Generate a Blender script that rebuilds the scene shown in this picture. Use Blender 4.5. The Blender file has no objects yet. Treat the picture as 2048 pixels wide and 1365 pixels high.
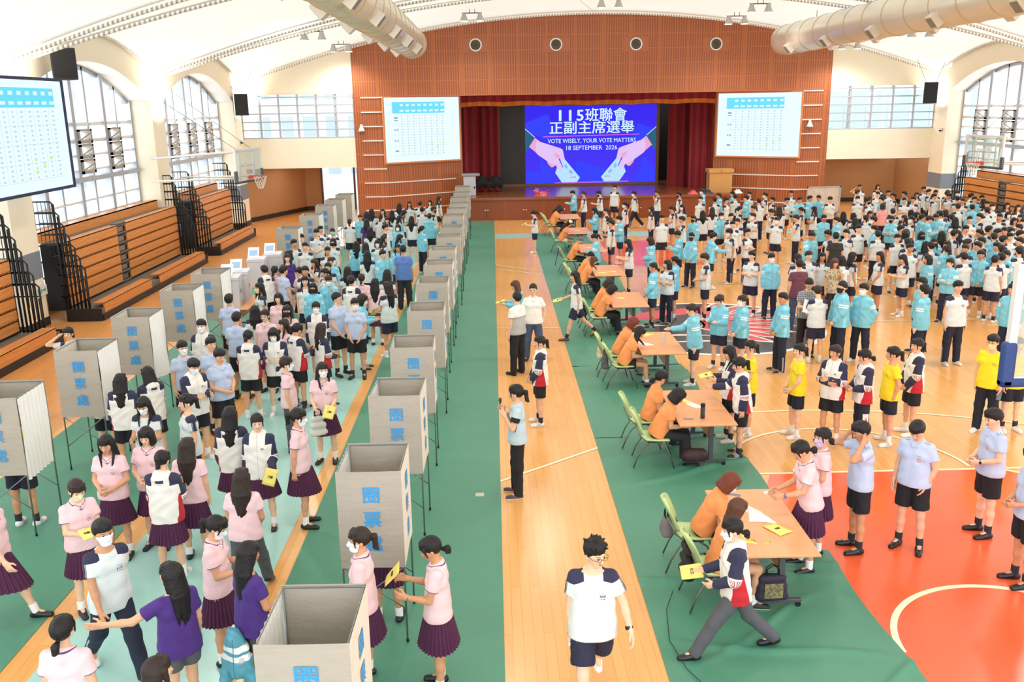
import bpy, math, random, os
import numpy as np
from mathutils import Vector, Matrix
R_ = random.Random(7)
S = bpy.context.scene
COL = S.collection
# ---------------------------------------------------------------- camera (metres; x right, y into the hall, z up)
YAW, PITCH, ROLL, FPX, CH = 0.0177280, 0.2533805, -0.0158212, 1828.02, 5.4
def _cam_axes():
    cy, sy, cp, sp, cr, sr = (math.cos(YAW), math.sin(YAW), math.cos(PITCH), math.sin(PITCH), math.cos(ROLL), math.sin(ROLL))
    f = np.array([sy*cp, cy*cp, -sp]); r0 = np.array([cy, -sy, 0.0]); u0 = np.cross(r0, f)
    return cr*r0+sr*u0, -sr*r0+cr*u0, f
CR, CU, CF = _cam_axes()
cd = bpy.data.cameras.new('camera'); cam = bpy.data.objects.new('camera', cd); COL.objects.link(cam)
cd.sensor_width = 36; cd.lens = 36*FPX/2048; cd.clip_end = 400; cd.clip_start = 0.1
m = Matrix(((CR[0], CU[0], -CF[0], 0), (CR[1], CU[1], -CF[1], 0), (CR[2], CU[2], -CF[2], CH), (0, 0, 0, 1)))
cam.matrix_world = m
S.camera = cam
S.view_settings.view_transform = 'Standard'; S.view_settings.look = 'None'
S.view_settings.gamma = 1.0; S.view_settings.use_curve_mapping = False
S.view_settings.exposure = 0.10
S.cycles.max_bounces = 6; S.cycles.diffuse_bounces = 3; S.cycles.glossy_bounces = 2
S.cycles.transparent_max_bounces = 8; S.cycles.transmission_bounces = 2
S.cycles.caustics_reflective = False; S.cycles.caustics_refractive = False
S.cycles.sample_clamp_indirect = 6
S.cycles.use_denoising = True
# ---------------------------------------------------------------- daylight
w = bpy.data.worlds.new('world'); S.world = w; w.use_nodes = True
bg = w.node_tree.nodes['Background']; bg.inputs[0].default_value = (0.86, 0.93, 1.0, 1); bg.inputs[1].default_value = 2.2
def area(name, loc, rot, sx, sy, power, col=(1, 1, 1)):
    l = bpy.data.lights.new(name, 'AREA'); l.shape = 'RECTANGLE'; l.size = sx; l.size_y = sy; l.energy = power; l.color = col
    o = bpy.data.objects.new(name, l); o.location = loc; o.rotation_euler = rot; COL.objects.link(o); return o
PW = 0.36
for yc in (7.6, 17.9, 28.3, 38.6):      # daylight falling in through the arched windows of both long walls
    area('window_daylight', (-14.6, yc, 4.3), (0, -math.pi/2, 0), 5.6, 9.0, 1500*PW, (0.93, 0.97, 1))
    area('window_daylight', (24.0, yc, 4.3), (0, math.pi/2, 0), 5.6, 9.0, 1500*PW, (0.93, 0.97, 1))
area('rear_window_daylight', (4.7, -8.0, 4.8), (math.radians(80), 0, 0), 30.0, 7.0, 3000*PW, (1, 0.98, 0.95))
# ---------------------------------------------------------------- pixel helpers (used only to read real positions off the floor plan)
def ray(x, y):
    return CR*((x-1024)/FPX)+CU*((682.5-y)/FPX)+CF
CP = np.array([0, 0, CH])
def G(x, y, z=0.0):
    d = ray(x, y); t = (z-CH)/d[2]; p = CP+t*d; return float(p[0]), float(p[1])
# ---------------------------------------------------------------- materials
MATS = {}
def lin(c):
    return tuple(((v/12.92) if v <= 0.04045 else ((v+0.055)/1.055)**2.4) for v in c)
def hexc(h):
    return lin(tuple(int(h[i:i+2], 16)/255 for i in (0, 2, 4)))
def newmat(name):
    m = bpy.data.materials.new(name); m.use_nodes = True; return m, m.node_tree, m.node_tree.nodes['Principled BSDF']
def N(nt, t, **kw):
    n = nt.nodes.new(t)
    for k, v in kw.items(): setattr(n, k, v)
    return n
def put(nt, sock, v):
    if isinstance(v, bpy.types.NodeSocket): nt.links.new(v, sock)
    elif isinstance(v, (tuple, list)) and len(v) == 3 and sock.type == 'RGBA': sock.default_value = (*v, 1)
    else: sock.default_value = v
def MA(nt, op, a, b=0.0, c=None):
    n = N(nt, 'ShaderNodeMath', operation=op); put(nt, n.inputs[0], a); put(nt, n.inputs[1], b)
    if c is not None: put(nt, n.inputs[2], c)
    return n.outputs[0]
def MIX(nt, f, a, b):
    n = N(nt, 'ShaderNodeMix', data_type='RGBA'); put(nt, n.inputs[0], f); put(nt, n.inputs[6], a); put(nt, n.inputs[7], b); return n.outputs[2]
def COORD(nt, which='Object'):
    c = N(nt, 'ShaderNodeTexCoord'); s = N(nt, 'ShaderNodeSeparateXYZ'); nt.links.new(c.outputs[which], s.inputs[0]); return c.outputs[which], s.outputs
def NOISE(nt, vec, scale, detail=3, rough=0.6, dim=None):
    n = N(nt, 'ShaderNodeTexNoise'); n.inputs['Scale'].default_value = scale; n.inputs['Detail'].default_value = detail
    n.inputs['Roughness'].default_value = rough
    if vec is not None: nt.links.new(vec, n.inputs['Vector'])
    return n.outputs['Fac']
def SCALEV(nt, vec, sx, sy, sz):
    n = N(nt, 'ShaderNodeMapping'); n.inputs['Scale'].default_value = (sx, sy, sz); nt.links.new(vec, n.inputs['Vector']); return n.outputs[0]
def BUMP(nt, bsdf, h, strength=0.3, dist=0.02):
    b = N(nt, 'ShaderNodeBump'); b.inputs['Strength'].default_value = strength; b.inputs['Distance'].default_value = dist
    nt.links.new(h, b.inputs['Height']); nt.links.new(b.outputs[0], bsdf.inputs['Normal'])
def mat(name, col, rough=0.6, metal=0.0, var=0.06, vscale=3.0, spec=0.5, bump=0.0, bscale=30.0, emit=None, estr=0.0):
    """plain procedural material: base colour with a soft noise variation"""
    if name in MATS: return MATS[name]
    m, nt, b = newmat(name)
    v, _ = COORD(nt)
    nz = NOISE(nt, v, vscale, 3)
    c = MIX(nt, nz, tuple(x*(1-var) for x in col), tuple(min(1, x*(1+var)) for x in col))
    nt.links.new(c, b.inputs['Base Color'])
    b.inputs['Roughness'].default_value = rough; b.inputs['Metallic'].default_value = metal
    b.inputs['Specular IOR Level'].default_value = spec
    if bump: BUMP(nt, b, NOISE(nt, v, bscale, 4), bump, 0.01)
    if emit is not None:
        put(nt, b.inputs['Emission Color'], emit); b.inputs['Emission Strength'].default_value = estr
    MATS[name] = m; return m
# ---------------------------------------------------------------- mesh builder
class MB:
    def __init__(s): s.v = []; s.f = []; s.mi = []; s.cur = 0
    def m(s, i): s.cur = i; return s
    def add(s, vs, fs):
        o = len(s.v); s.v += [tuple(map(float, p)) for p in vs]
        for f in fs: s.f.append(tuple(i+o for i in f)); s.mi.append(s.cur)
        return s
    def box(s, x0, x1, y0, y1, z0, z1):
        return s.add([(x0,y0,z0),(x1,y0,z0),(x1,y1,z0),(x0,y1,z0),(x0,y0,z1),(x1,y0,z1),(x1,y1,z1),(x0,y1,z1)],
                     [(0,3,2,1),(4,5,6,7),(0,1,5,4),(1,2,6,5),(2,3,7,6),(3,0,4,7)])
    def quad(s, a, b, c, d): return s.add([a, b, c, d], [(0, 1, 2, 3)])
    def grid(s, P):
        """P[i][j] -> points"""
        n, k = len(P), len(P[0]); vs = [p for r in P for p in r]
        return s.add(vs, [(i*k+j, i*k+j+1, (i+1)*k+j+1, (i+1)*k+j) for i in range(n-1) for j in range(k-1)])
    def prism(s, poly, z0, z1, axis='z'):
        n = len(poly)
        def q(p, h): return (p[0], p[1], h) if axis == 'z' else ((h, p[0], p[1]) if axis == 'x' else (p[0], h, p[1]))
        return s.add([q(p, z0) for p in poly]+[q(p, z1) for p in poly],
                     [tuple(range(n))[::-1], tuple(range(n, 2*n))]+[(i, (i+1) % n, n+(i+1) % n, n+i) for i in range(n)])
    def tube(s, pts, r, seg=8, closed=False, cap=True):
        pts = [np.array(p, float) for p in pts]; n = len(pts); rr = r if isinstance(r, (list, tuple)) else [r]*n
        ref = None; rings = []
        for i in range(n):
            if closed: d = pts[(i+1) % n]-pts[i-1]
            else: d = pts[min(i+1, n-1)]-pts[max(i-1, 0)]
            d = d/(np.linalg.norm(d)+1e-9)
            if ref is None:
                ref = np.array([0, 0, 1.0]) if abs(d[2]) < 0.9 else np.array([1.0, 0, 0])
            u = np.cross(d, ref); u /= (np.linalg.norm(u)+1e-9); v = np.cross(u, d); ref = v
            rings.append([pts[i]+rr[i]*(math.cos(2*math.pi*k/seg)*u+math.sin(2*math.pi*k/seg)*v) for k in range(seg)])
        vs = [p for r_ in rings for p in r_]; fs = []
        for i in range(n if closed else n-1):
            a, b = i*seg, ((i+1) % n)*seg
            fs += [(a+k, a+(k+1) % seg, b+(k+1) % seg, b+k) for k in range(seg)]
        if cap and not closed: fs += [tuple(range(seg))[::-1], tuple((n-1)*seg+k for k in range(seg))]
        return s.add(vs, fs)
    def lathe(s, prof, seg=16, c=(0, 0, 0), axis='z'):
        """prof: list of (r, h)"""
        vs = []
        for r, h in prof:
            for k in range(seg):
                a = 2*math.pi*k/seg; p = (r*math.cos(a), r*math.sin(a), h)
                if axis == 'y': p = (p[0], p[2], p[1])
                if axis == 'x': p = (p[2], p[0], p[1])
                vs.append((p[0]+c[0], p[1]+c[1], p[2]+c[2]))
        n = len(prof)
        fs = [(i*seg+k, i*seg+(k+1) % seg, (i+1)*seg+(k+1) % seg, (i+1)*seg+k) for i in range(n-1) for k in range(seg)]
        fs += [tuple(range(seg))[::-1], tuple((n-1)*seg+k for k in range(seg))]
        return s.add(vs, fs)
    def build(s, name, mats, parent=None, smooth=False, bevel=0.0):
        me = bpy.data.meshes.new(name); me.from_pydata(s.v, [], s.f)
        if not isinstance(mats, (list, tuple)): mats = [mats]
        for m in mats: me.materials.append(m)
        if len(mats) > 1: me.polygons.foreach_set('material_index', s.mi)
        if smooth: me.polygons.foreach_set('use_smooth', [True]*len(me.polygons))
        me.update()
        o = bpy.data.objects.new(name, me); COL.objects.link(o)
        if parent: o.parent = parent
        if bevel:
            b = o.modifiers.new('bevel', 'BEVEL'); b.width = bevel; b.segments = 2; b.limit_method = 'ANGLE'
        return o
def empty(name, loc=(0, 0, 0), rz=0.0):
    o = bpy.data.objects.new(name, None); o.empty_display_size = 0.1; COL.objects.link(o); o.location = loc; o.rotation_euler = (0, 0, rz); return o
def tag(o, label=None, cat=None, group=None, kind=None):
    if label: o['label'] = label
    if cat: o['category'] = cat
    if group: o['group'] = group
    if kind: o['kind'] = kind
    return o
def struct(o): o['kind'] = 'structure'; return o
def copy_tree(o, parent=None):
    c = o.copy(); COL.objects.link(c); c.parent = parent
    for ch in list(o.children): copy_tree(ch, c)
    return c
def text_mesh(txt, size, bold=0.0, ext=0.002, align='CENTER', cjk=True, spacing=1.0, name='lettering'):
    cu = bpy.data.curves.new('t', 'FONT'); cu.body = txt; cu.size = size; cu.align_x = align; cu.align_y = 'CENTER'
    cu.extrude = ext; cu.offset = bold; cu.resolution_u = 2; cu.space_character = spacing
    o = bpy.data.objects.new('t', cu); COL.objects.link(o)
    bpy.context.view_layer.update()
    me = bpy.data.meshes.new_from_object(o.evaluated_get(bpy.context.evaluated_depsgraph_get()))
    bpy.data.objects.remove(o); bpy.data.curves.remove(cu)
    me.name = name; return me
def embolden(me, d):
    """heavier strokes: the same glyph laid three times, a hair apart"""
    b = MB(); V = [v.co[:] for v in me.vertices]; Fc = [tuple(p.vertices) for p in me.polygons]
    for k, (dx, dy) in enumerate(((0, 0), (-d, 0), (d, 0), (0, d*0.6), (0, -d*0.6))): b.add([(x+dx, y+dy, z+k*0.00012) for x, y, z in V], Fc)
    n = bpy.data.meshes.new(me.name); n.from_pydata(b.v, [], b.f); n.update(); return n
def mesh_obj(name, me, m, parent=None, loc=(0, 0, 0), rot=(0, 0, 0)):
    me.materials.clear(); me.materials.append(m)
    o = bpy.data.objects.new(name, me); COL.objects.link(o); o.location = loc; o.rotation_euler = rot
    if parent: o.parent = parent
    return o
# ================================================================ THE HALL
XL, XR, XC = -11.7, 21.0, 4.65
YF = 44.2
M_CREAM = mat('cream_plaster', hexc('F6EBD3'), 0.8, var=0.02)
M_WHITE = mat('white_paint', hexc('F4F3EE'), 0.7, var=0.02)
M_GREYB = mat('slate_grey_paint', hexc('7E858E'), 0.7)
M_DARK = mat('black_plinth', hexc('2A2826'), 0.6)
M_ALU = mat('window_aluminium', hexc('B4B9C0'), 0.45, 0.3)
M_BRONZE = mat('taupe_metal', hexc('A8A096'), 0.5, 0.2)
M_BROWNW = mat('brown_wall', hexc('B98E62'), 0.75, var=0.04)
M_BLK = mat('black_metal', hexc('1C1C1E'), 0.4, 0.3)
M_WMET = mat('white_metal', hexc('E9E7E2'), 0.4, 0.1)
def m_glass():
    m, nt, b = newmat('window_glass'); nt.nodes.remove(b); out = nt.nodes['Material Output']
    t = N(nt, 'ShaderNodeBsdfTransparent'); t.inputs[0].default_value = (0.93, 0.97, 1, 1)
    g = N(nt, 'ShaderNodeBsdfGlossy'); g.inputs['Roughness'].default_value = 0.08
    x = N(nt, 'ShaderNodeMixShader'); x.inputs[0].default_value = 0.06
    nt.links.new(t.outputs[0], x.inputs[1]); nt.links.new(g.outputs[0], x.inputs[2]); nt.links.new(x.outputs[0], out.inputs[0]); return m
M_GLASS = m_glass()
def m_floor():
    m, nt, b = newmat('maple_court_floor'); v, (x, y, z) = COORD(nt)
    br = N(nt, 'ShaderNodeTexBrick'); br.inputs['Scale'].default_value = 1.0; br.offset = 0.5
    rot = N(nt, 'ShaderNodeMapping'); rot.inputs['Rotation'].default_value = (0, 0, math.pi/2); nt.links.new(v, rot.inputs[0]); nt.links.new(rot.outputs[0], br.inputs['Vector'])
    br.inputs['Brick Width'].default_value = 1.9; br.inputs['Row Height'].default_value = 0.11; br.inputs['Mortar Size'].default_value = 0.0035
    br.inputs['Color1'].default_value = (*hexc('ECB06A'), 1); br.inputs['Color2'].default_value = (*hexc('E3A057'), 1); br.inputs['Mortar'].default_value = (*hexc('C98A45'), 1)
    gr = NOISE(nt, SCALEV(nt, v, 14, 0.8, 1), 2.0, 5)
    c = MIX(nt, MA(nt, 'MULTIPLY', gr, 0.45), br.outputs['Color'], hexc('F4C684'))
    big = NOISE(nt, v, 0.18, 2)
    c = MIX(nt, MA(nt, 'MULTIPLY', big, 0.35), c, hexc('E39A50'))
    # the boards outside the court are stained deeper
    dk = MA(nt, 'LESS_THAN', x, -7.7)
    c = MIX(nt, MA(nt, 'MULTIPLY', dk, 0.45), c, hexc('CE7A38'))
    nt.links.new(c, b.inputs['Base Color']); b.inputs['Roughness'].default_value = 0.22; b.inputs['Specular IOR Level'].default_value = 0.5
    BUMP(nt, b, NOISE(nt, v, 1.2, 2), 0.05, 0.02)
    return m
M_FLOOR = m_floor()
f = MB(); f.box(-13.4, 22.8, -3, 52.5, -0.3, 0.0); struct(f.build('floor', M_FLOOR))
# ---- painted court surfaces and mats: thin layers on the boards
def m_mat(name, h, rough, b_=0.25):
    m, nt, b = newmat(name); v, _ = COORD(nt)
    c = hexc(h); n1 = NOISE(nt, v, 0.5, 4); n2 = NOISE(nt, v, 9, 3)
    cc = MIX(nt, n1, tuple(x*0.86 for x in c), tuple(min(1, x*1.14) for x in c))
    cc = MIX(nt, MA(nt, 'MULTIPLY', n2, 0.12), cc, tuple(min(1, x*1.5) for x in c))
    nt.links.new(cc, b.inputs['Base Color']); b.inputs['Roughness'].default_value = rough
    BUMP(nt, b, NOISE(nt, v, 0.9, 3, 0.55), b_, 0.05); return m
M_GREEN = m_mat('green_floor_covering', '4B8A71', 0.5)
M_TEAL = m_mat('pale_teal_court_paint', 'A3D3CC', 0.25, 0.05)
M_RED = m_mat('vermilion_court_paint', 'F0633A', 0.22, 0.05)
M_LINE = mat('cream_court_line', hexc('F6EBC8'), 0.35)
def sheet(name, poly, z, m, h=0.004):
    b = MB(); b.prism(poly, z, z+h); return b.build(name, m)
o = sheet('floor_teal_lane', [(-4.66, -2), (-2.74, -2), (-2.74, 41), (-4.66, 41)], 0.001, M_TEAL); struct(o); o.name = 'floor_1'
TH = 13.05
def rect(x0, x1, y0, y1): return [(x0, y0), (x1, y0), (x1, y1), (x0, y1)]
g = [tag(sheet('floor_covering', rect(-7.58, -5.0, -2, 36.5), 0.002, M_GREEN, 0.006), 'long green floor covering under the left row of voting booths', 'floor covering'),
     tag(sheet('floor_covering', rect(-2.52, 0.02, -2, 43.9), 0.002, M_GREEN, 0.006), 'long green floor covering under the right row of voting booths', 'floor covering')]
# middle covering: overlapping lengths with wrinkles along the tables
def wrinkled(name, x0, x1, y0, y1, z, seed, nr=5):
    r = random.Random(seed); nx, ny = 80, int((y1-y0)/0.045)
    rid = [(r.uniform(x0+0.9, x1), r.uniform(y0, y1), r.uniform(-0.8, 0.9), r.uniform(0.4, 1.5), r.uniform(0.018, 0.04)) for _ in range(nr)]
    P = []
    for i in range(ny+1):
        row = []
        for j in range(nx+1):
            x = x0+(x1-x0)*j/nx; y = y0+(y1-y0)*i/ny; h = 0.0
            for cx, cy, a, L, A in rid:
                u = (x-cx)*math.cos(a)+(y-cy)*math.sin(a); v = -(x-cx)*math.sin(a)+(y-cy)*math.cos(a)
                v += 0.05*math.sin(u*3+cx)
                h += A*math.exp(-(v/0.045)**2-(u/L)**4)
            ex = 0.03*math.sin(y*2.3+seed)*(j == nx)
            row.append((x+ex, y, z+h))
        P.append(row)
    b = MB(); b.grid(P); return b.build(name, M_GREEN, smooth=True)
for k, (y0, y1, x1, lab) in enumerate(((5.6, 10.2, 4.02, 'wrinkled green floor covering under the nearest registration table'),
                                  (10.15, 14.3, 3.86, 'green floor covering under the second nearest registration table'),
                                  (14.25, 18.6, 3.93, 'green floor covering under the third nearest registration table'),
                                  (18.55, 39.2, 3.9, 'green floor covering under the far registration tables'))):
    g.append(tag(wrinkled('floor_covering', 1.6, x1, y0, y1, 0.008, 3+k, 7 if k < 3 else 12), lab, 'floor covering'))
# teal cross band and emblem patches near the stage
o = sheet('floor_2', rect(0.04, 21.0, 37.9, 39.3), 0.0015, M_TEAL, 0.003); struct(o)
o = sheet('floor_3', [(3.0, 30.6), (7.2, 30.6), (6.9, 36.6), (4.1, 36.6)], 0.0015, M_RED, 0.003); struct(o)
def arcpts(cx, cy, r, a0, a1, n=48): return [(cx+r*math.cos(a0+(a1-a0)*i/n), cy+r*math.sin(a0+(a1-a0)*i/n)) for i in range(n+1)]
def strip(pts, wd, z=0.0085):
    b = MB(); vs = []
    for i, p in enumerate(pts):
        a = pts[max(0, i-1)]; c = pts[min(len(pts)-1, i+1)]; d = (c[0]-a[0], c[1]-a[1]); L = math.hypot(*d) or 1; n = (-d[1]/L*wd/2, d[0]/L*wd/2)
        vs.append([(p[0]+n[0], p[1]+n[1], z), (p[0]-n[0], p[1]-n[1], z)])
    b.grid(vs); return b
# near red key (trapezoid) with its circle
key = [G(1540, 948), G(2008, 947), G(2110, 994), (11.6, 5.0), (0.3, 5.0)]
key = [(4.05, 12.63), (7.47, 12.63), (9.6, 10.4), (11.0, 5.0), (1.7, 5.0), (1.7, 7.0)]
o = sheet('floor_4', key, 0.0015, M_RED, 0.003); struct(o)
def line(name_i, pts, wd=0.055, z=0.0056):
    o = strip(pts, wd, z).build('trim_%d' % name_i, M_LINE); struct(o)
line(1, [(1.9, 12.63), (13.6, 12.63)]); line(2, [(7.47, 12.63), (8.42, 11.9), (11.2, 7.4)])
line(3, [(-0.1+0.03, 12.5), (1.62, 13.85)], 0.05)
line(4, [(0.02, 22.14), (1.6, 22.04)]); line(5, [(0.02, 30.6), (0.8, 30.05), (1.6, 29.3)])
line(6, arcpts(5.3, 8.0, 1.27, 0.02, math.pi-0.02), 0.07); line(7, arcpts(5.3, 12.7, 1.8, 0.02, math.pi-0.02))
line(8, arcpts(5.35, 8.1, 7.35, 0.25, math.pi-1.09)); line(9, [(3.95, 22.08), (20.5, 22.08)])
line(10, arcpts(5.35, 35.9, 6.9, math.pi+0.3, 2*math.pi-0.1)); line(11, [(3.95, 30.6), (7.2, 30.6)])
line(12, [(13.4, 6), (13.4, 38)])
# emblem on the centre circle: dark disc, white outline, red feathers and a white-eyed head
def emblem():
    t = empty('court_emblem', (5.3, 21.9, 0)); tag(t, 'round black, red and white bird emblem painted at the centre of the court', 'floor emblem')
    mk = mat('emblem_black', hexc('4A4648'), 0.3); mr = mat('emblem_red', hexc('E2535A'), 0.3); mw = mat('emblem_white', hexc('F3E9DC'), 0.3)
    o = MB(); o.prism([(2.75*math.cos(a)*1.0, 2.75*math.sin(a)) for a in np.linspace(0, 2*math.pi, 64, endpoint=False)], 0.0045, 0.006); o.build('outline', mw, t)
    o = MB(); o.prism([(2.6*math.cos(a), 2.6*math.sin(a)) for a in np.linspace(0, 2*math.pi, 64, endpoint=False)], 0.006, 0.0075); o.build('disc', mk, t)
    b = MB(); r = random.Random(5)
    for k in range(9):       # wing feathers fanned from the upper left
        a = math.radians(62-14*k); L = 2.2-0.05*k; c, s = math.cos(a), math.sin(a)
        q = [(0.2, -0.10), (L, -0.17), (L+0.3, 0.0), (L*0.93, 0.10), (0.3, 0.12)]
        b.prism([(-0.3+c*u-s*v, 0.5-0.06*k+s*u+c*v) for u, v in q], 0.009, 0.0105)
    b.prism([(-2.1, 1.15), (-1.2, 1.75), (0.2, 2.2), (0.9, 1.9), (0.0, 1.5), (-1.0, 1.0), (-1.5, 0.6)], 0.009, 0.0105)
    b.build('feathers', mr, t)
    b = MB()
    for k in range(9):
        a = math.radians(62-14*k); L = 2.3-0.05*k; c, s = math.cos(a), math.sin(a)
        q = [(0.1, -0.16), (L, -0.23), (L+0.4, 0.0), (L*0.93, 0.17), (0.2, 0.18)]
        b.prism([(-0.3+c*u-s*v, 0.5-0.06*k+s*u+c*v) for u, v in q], 0.0075, 0.009)
    for q in ([(-1.9, -0.9), (-0.9, -0.75), (0.1, -0.95), (-0.9, -0.9)], [(-1.5, -1.5), (-0.6, -1.35), (0.4, -1.5), (-0.5, -1.5)], [(-2.2, 0.1), (-1.5, 0.35), (-1.0, 0.15), (-1.5, 0.1)]):
        b.prism(q, 0.0075, 0.009)
    b.build('white_strokes', mw, t)
emblem()
# ---------------------------------------------------------------- roof profile
BAY = [2.4, 12.7, 23.0, 33.3, 44.2]      # pillar lines along the hall
def arch_z(x): return 9.35-0.01055*(x-XC)**2
def wid(x): return 0.12+1.15*max(0.0, 1-((x-XC)/16.35)**2)
def membrane_z(x, t):
    """t in 0..1 across one bay between the arch pair"""
    e = abs((x-XC)/16.35)
    return arch_z(x)+(0.30+0.85*e**2.2)*math.sin(math.pi*t)**0.85
def m_membrane():
    m, nt, b = newmat('roof_membrane'); out = nt.nodes['Material Output']; v, (x, y, z) = COORD(nt)
    c = MIX(nt, NOISE(nt, v, 0.25, 2), hexc('FBF5E6'), hexc('FFFBF0'))
    nt.links.new(c, b.inputs['Base Color']); b.inputs['Roughness'].default_value = 0.8
    tr = N(nt, 'ShaderNodeBsdfTranslucent'); nt.links.new(c, tr.inputs[0])
    mx = N(nt, 'ShaderNodeMixShader'); mx.inputs[0].default_value = 0.35
    nt.links.new(b.outputs[0], mx.inputs[1]); nt.links.new(tr.outputs[0], mx.inputs[2]); nt.links.new(mx.outputs[0], out.inputs[0]); return m
M_MEM = m_membrane()
XS = np.linspace(XL-0.1, XR+0.1, 61)
b = MB()
for k in range(len(BAY)-1):
    y0, y1 = BAY[k], BAY[k+1]; P = []
    for x in XS:
        a = y0+wid(x); c = y1-wid(x) if k < 3 else y1+0.2
        P.append([(x, a+(c-a)*t, membrane_z(x, t)) for t in np.linspace(0, 1, 17)])
    b.grid(P)
    if k > 0: b.grid([[(x, y0-wid(x), arch_z(x)), (x, y0, arch_z(x)+0.10*math.cos((x-XC)/16.4*1.5)), (x, y0+wid(x), arch_z(x))] for x in XS])
    else: b.grid([[(x, -3, arch_z(x)), (x, y0+wid(x), arch_z(x))] for x in XS])
struct(b.build('ceiling', M_MEM, smooth=True))
# arch trusses: paired white tubes with dark lacing between
def m_lace():
    m, nt, b = newmat('truss_lacing'); v, _ = COORD(nt)
    wv = N(nt, 'ShaderNodeTexWave'); wv.bands_direction = 'X'; wv.inputs['Scale'].default_value = 2.6; wv.inputs['Distortion'].default_value = 0.6; nt.links.new(v, wv.inputs[0])
    c = MIX(nt, MA(nt, 'GREATER_THAN', wv.outputs['Fac'], 0.45), hexc('B9AE9C'), hexc('FFFFFF'))
    nt.links.new(c, b.inputs['Base Color']); b.inputs['Roughness'].default_value = 0.6; return m
def m_lace_y():
    m = M_LACE.copy(); m.name = 'truss_lacing_lengthwise'
    for n in m.node_tree.nodes:
        if n.type == 'TEX_WAVE': n.bands_direction = 'Y'
    return m
M_LACE = m_lace(); M_LACEY = m_lace_y()
for k, yb in enumerate(BAY[1:]):
    for sgn in (-1, 1):
        if yb > 40 and sgn > 0: continue
        t = empty('roof_arch', (0, yb, 0))
        lab = {(12.7): 'fourth', 23.0: 'third', 33.3: 'second', 44.2: 'nearest-to-stage'}[yb]
        tag(t, ('roof arch running across the hall along the top of the stage wall' if yb > 40 else 'roof arch across the hall, %s of its pair at the %s pillars from the stage' % ('nearer' if sgn < 0 else 'farther', lab)), 'roof arch', 'roof arches')
        b = MB(); b.tube([(x, sgn*wid(x), arch_z(x)-0.09) for x in XS[1:-1]], 0.045, 6); b.build('lower_chord', M_LACE, t, smooth=True)
        b = MB(); b.tube([(x, sgn*(wid(x)+0.16), arch_z(x)+0.02) for x in XS[1:-1]], 0.035, 6); b.build('upper_chord', M_WMET, t, smooth=True)
for side, xx in (('left', XL+0.03), ('right', XR-0.03)):
    for k in range(1, 4):
        y0, y1 = BAY[k]+0.15, BAY[k+1]-0.15; b = MB(); b.tube([(xx+(0.06 if side == 'left' else -0.06), y0+(y1-y0)*q, membrane_z(xx, (y0+(y1-y0)*q-BAY[k])/(BAY[k+1]-BAY[k]))-0.05) for q in np.linspace(0, 1, 25)], 0.05, 6); struct(b.build('trim_%d' % (30+k+(5 if side == 'right' else 0)), M_LACEY, None, smooth=True))
# membrane seams
for k in range(1, 4):
    y0, y1 = BAY[k], BAY[k+1]
    for j, xs in enumerate((-4.2, 4.65, 13.5)):
        t = empty('roof_seam', (0, 0, 0)); tag(t, 'welded seam line on the roof membrane, %s seam of the %s bay from the stage' % (('left', 'middle', 'right')[j], ('third', 'second', 'first')[k-1]), 'membrane seam', 'membrane seams')
        b = MB(); b.tube([(xs+1.1*math.sin(math.pi*tt)*(1 if xs > XC else -1), y0+wid(xs)+(y1-y0-2*wid(xs))*tt, membrane_z(xs, tt)-0.012) for tt in np.linspace(0, 1, 13)], 0.012, 4)
        b.build('seam', mat('seam_grey', hexc('E4DAC4'), 0.8), t)
# ---------------------------------------------------------------- side walls
def sidewall(side):
    s = 1 if side == 'left' else -1; X0 = XL if s > 0 else XR
    xin = X0; xw = X0-0.75*s          # pillar face and window plane
    nm = 'wall_'+side
    b = MB()
    for k, yb in enumerate(BAY):      # pillars
        w0, w1 = (yb-0.6, yb+0.6)
        if yb > 40: w0, w1 = 43.0, 44.35
        b.m(0); b.box(min(xin, xw-0.3*s), max(xin, xw-0.3*s), w0, w1, 0.22, 1.25)
        b.m(1); b.box(min(xin-0.0*s, xw-0.3*s)-0.004, max(xin, xw-0.3*s)+0.004, w0-0.004, w1+0.004, 1.25, 1.95)
        b.m(0); b.box(min(xin, xw-0.3*s), max(xin, xw-0.3*s), w0, w1, 1.95, 6.75)
        b.m(2); b.box(min(xin+0.02*s, xw-0.3*s), max(xin+0.02*s, xw-0.3*s), w0-0.02, w1+0.02, 0, 0.22)
    b.m(0)
    # arch band over each window (thick, follows the roof edge)
    for k in range(len(BAY)-1):
        y0, y1 = BAY[k]+0.6, BAY[k+1]-(0.6 if k < 3 else 1.2); n = 20; P1, P2, P3 = [], [], []
        for i in range(n+1):
            t = i/n; y = y0+(y1-y0)*t; u = 2*t-1
            zl = 5.70+1.10*(1-u*u); tt = (y-BAY[k])/(BAY[k+1]-BAY[k])
            zu = membrane_z(xin, min(1, max(0, tt)))+0.05
            P1.append([(xin, y, zl), (xin, y, zu)]); P2.append([(xin, y, zl), (xw-0.2*s, y, zl)]); P3.append([(xw-0.22*s, y, zl), (xw-0.22*s, y, zu+0.3)])
        b.m(0).grid(P1); b.m(3).grid(P2); b.m(0).grid(P3)
    struct(b.build(nm, [M_CREAM, M_GREYB, M_DARK, M_WHITE]))
    # low sill wall under windows
    bb = MB(); bb.box(min(xw, xw-0.25*s), max(xw, xw-0.25*s), -3, 44, 0, 0.55); o = bb.build('wall_%s_sill' % side, M_WHITE); struct(o); o.name = 'wall_'+side+'_sill'
sidewall('left'); sidewall('right')
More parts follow.
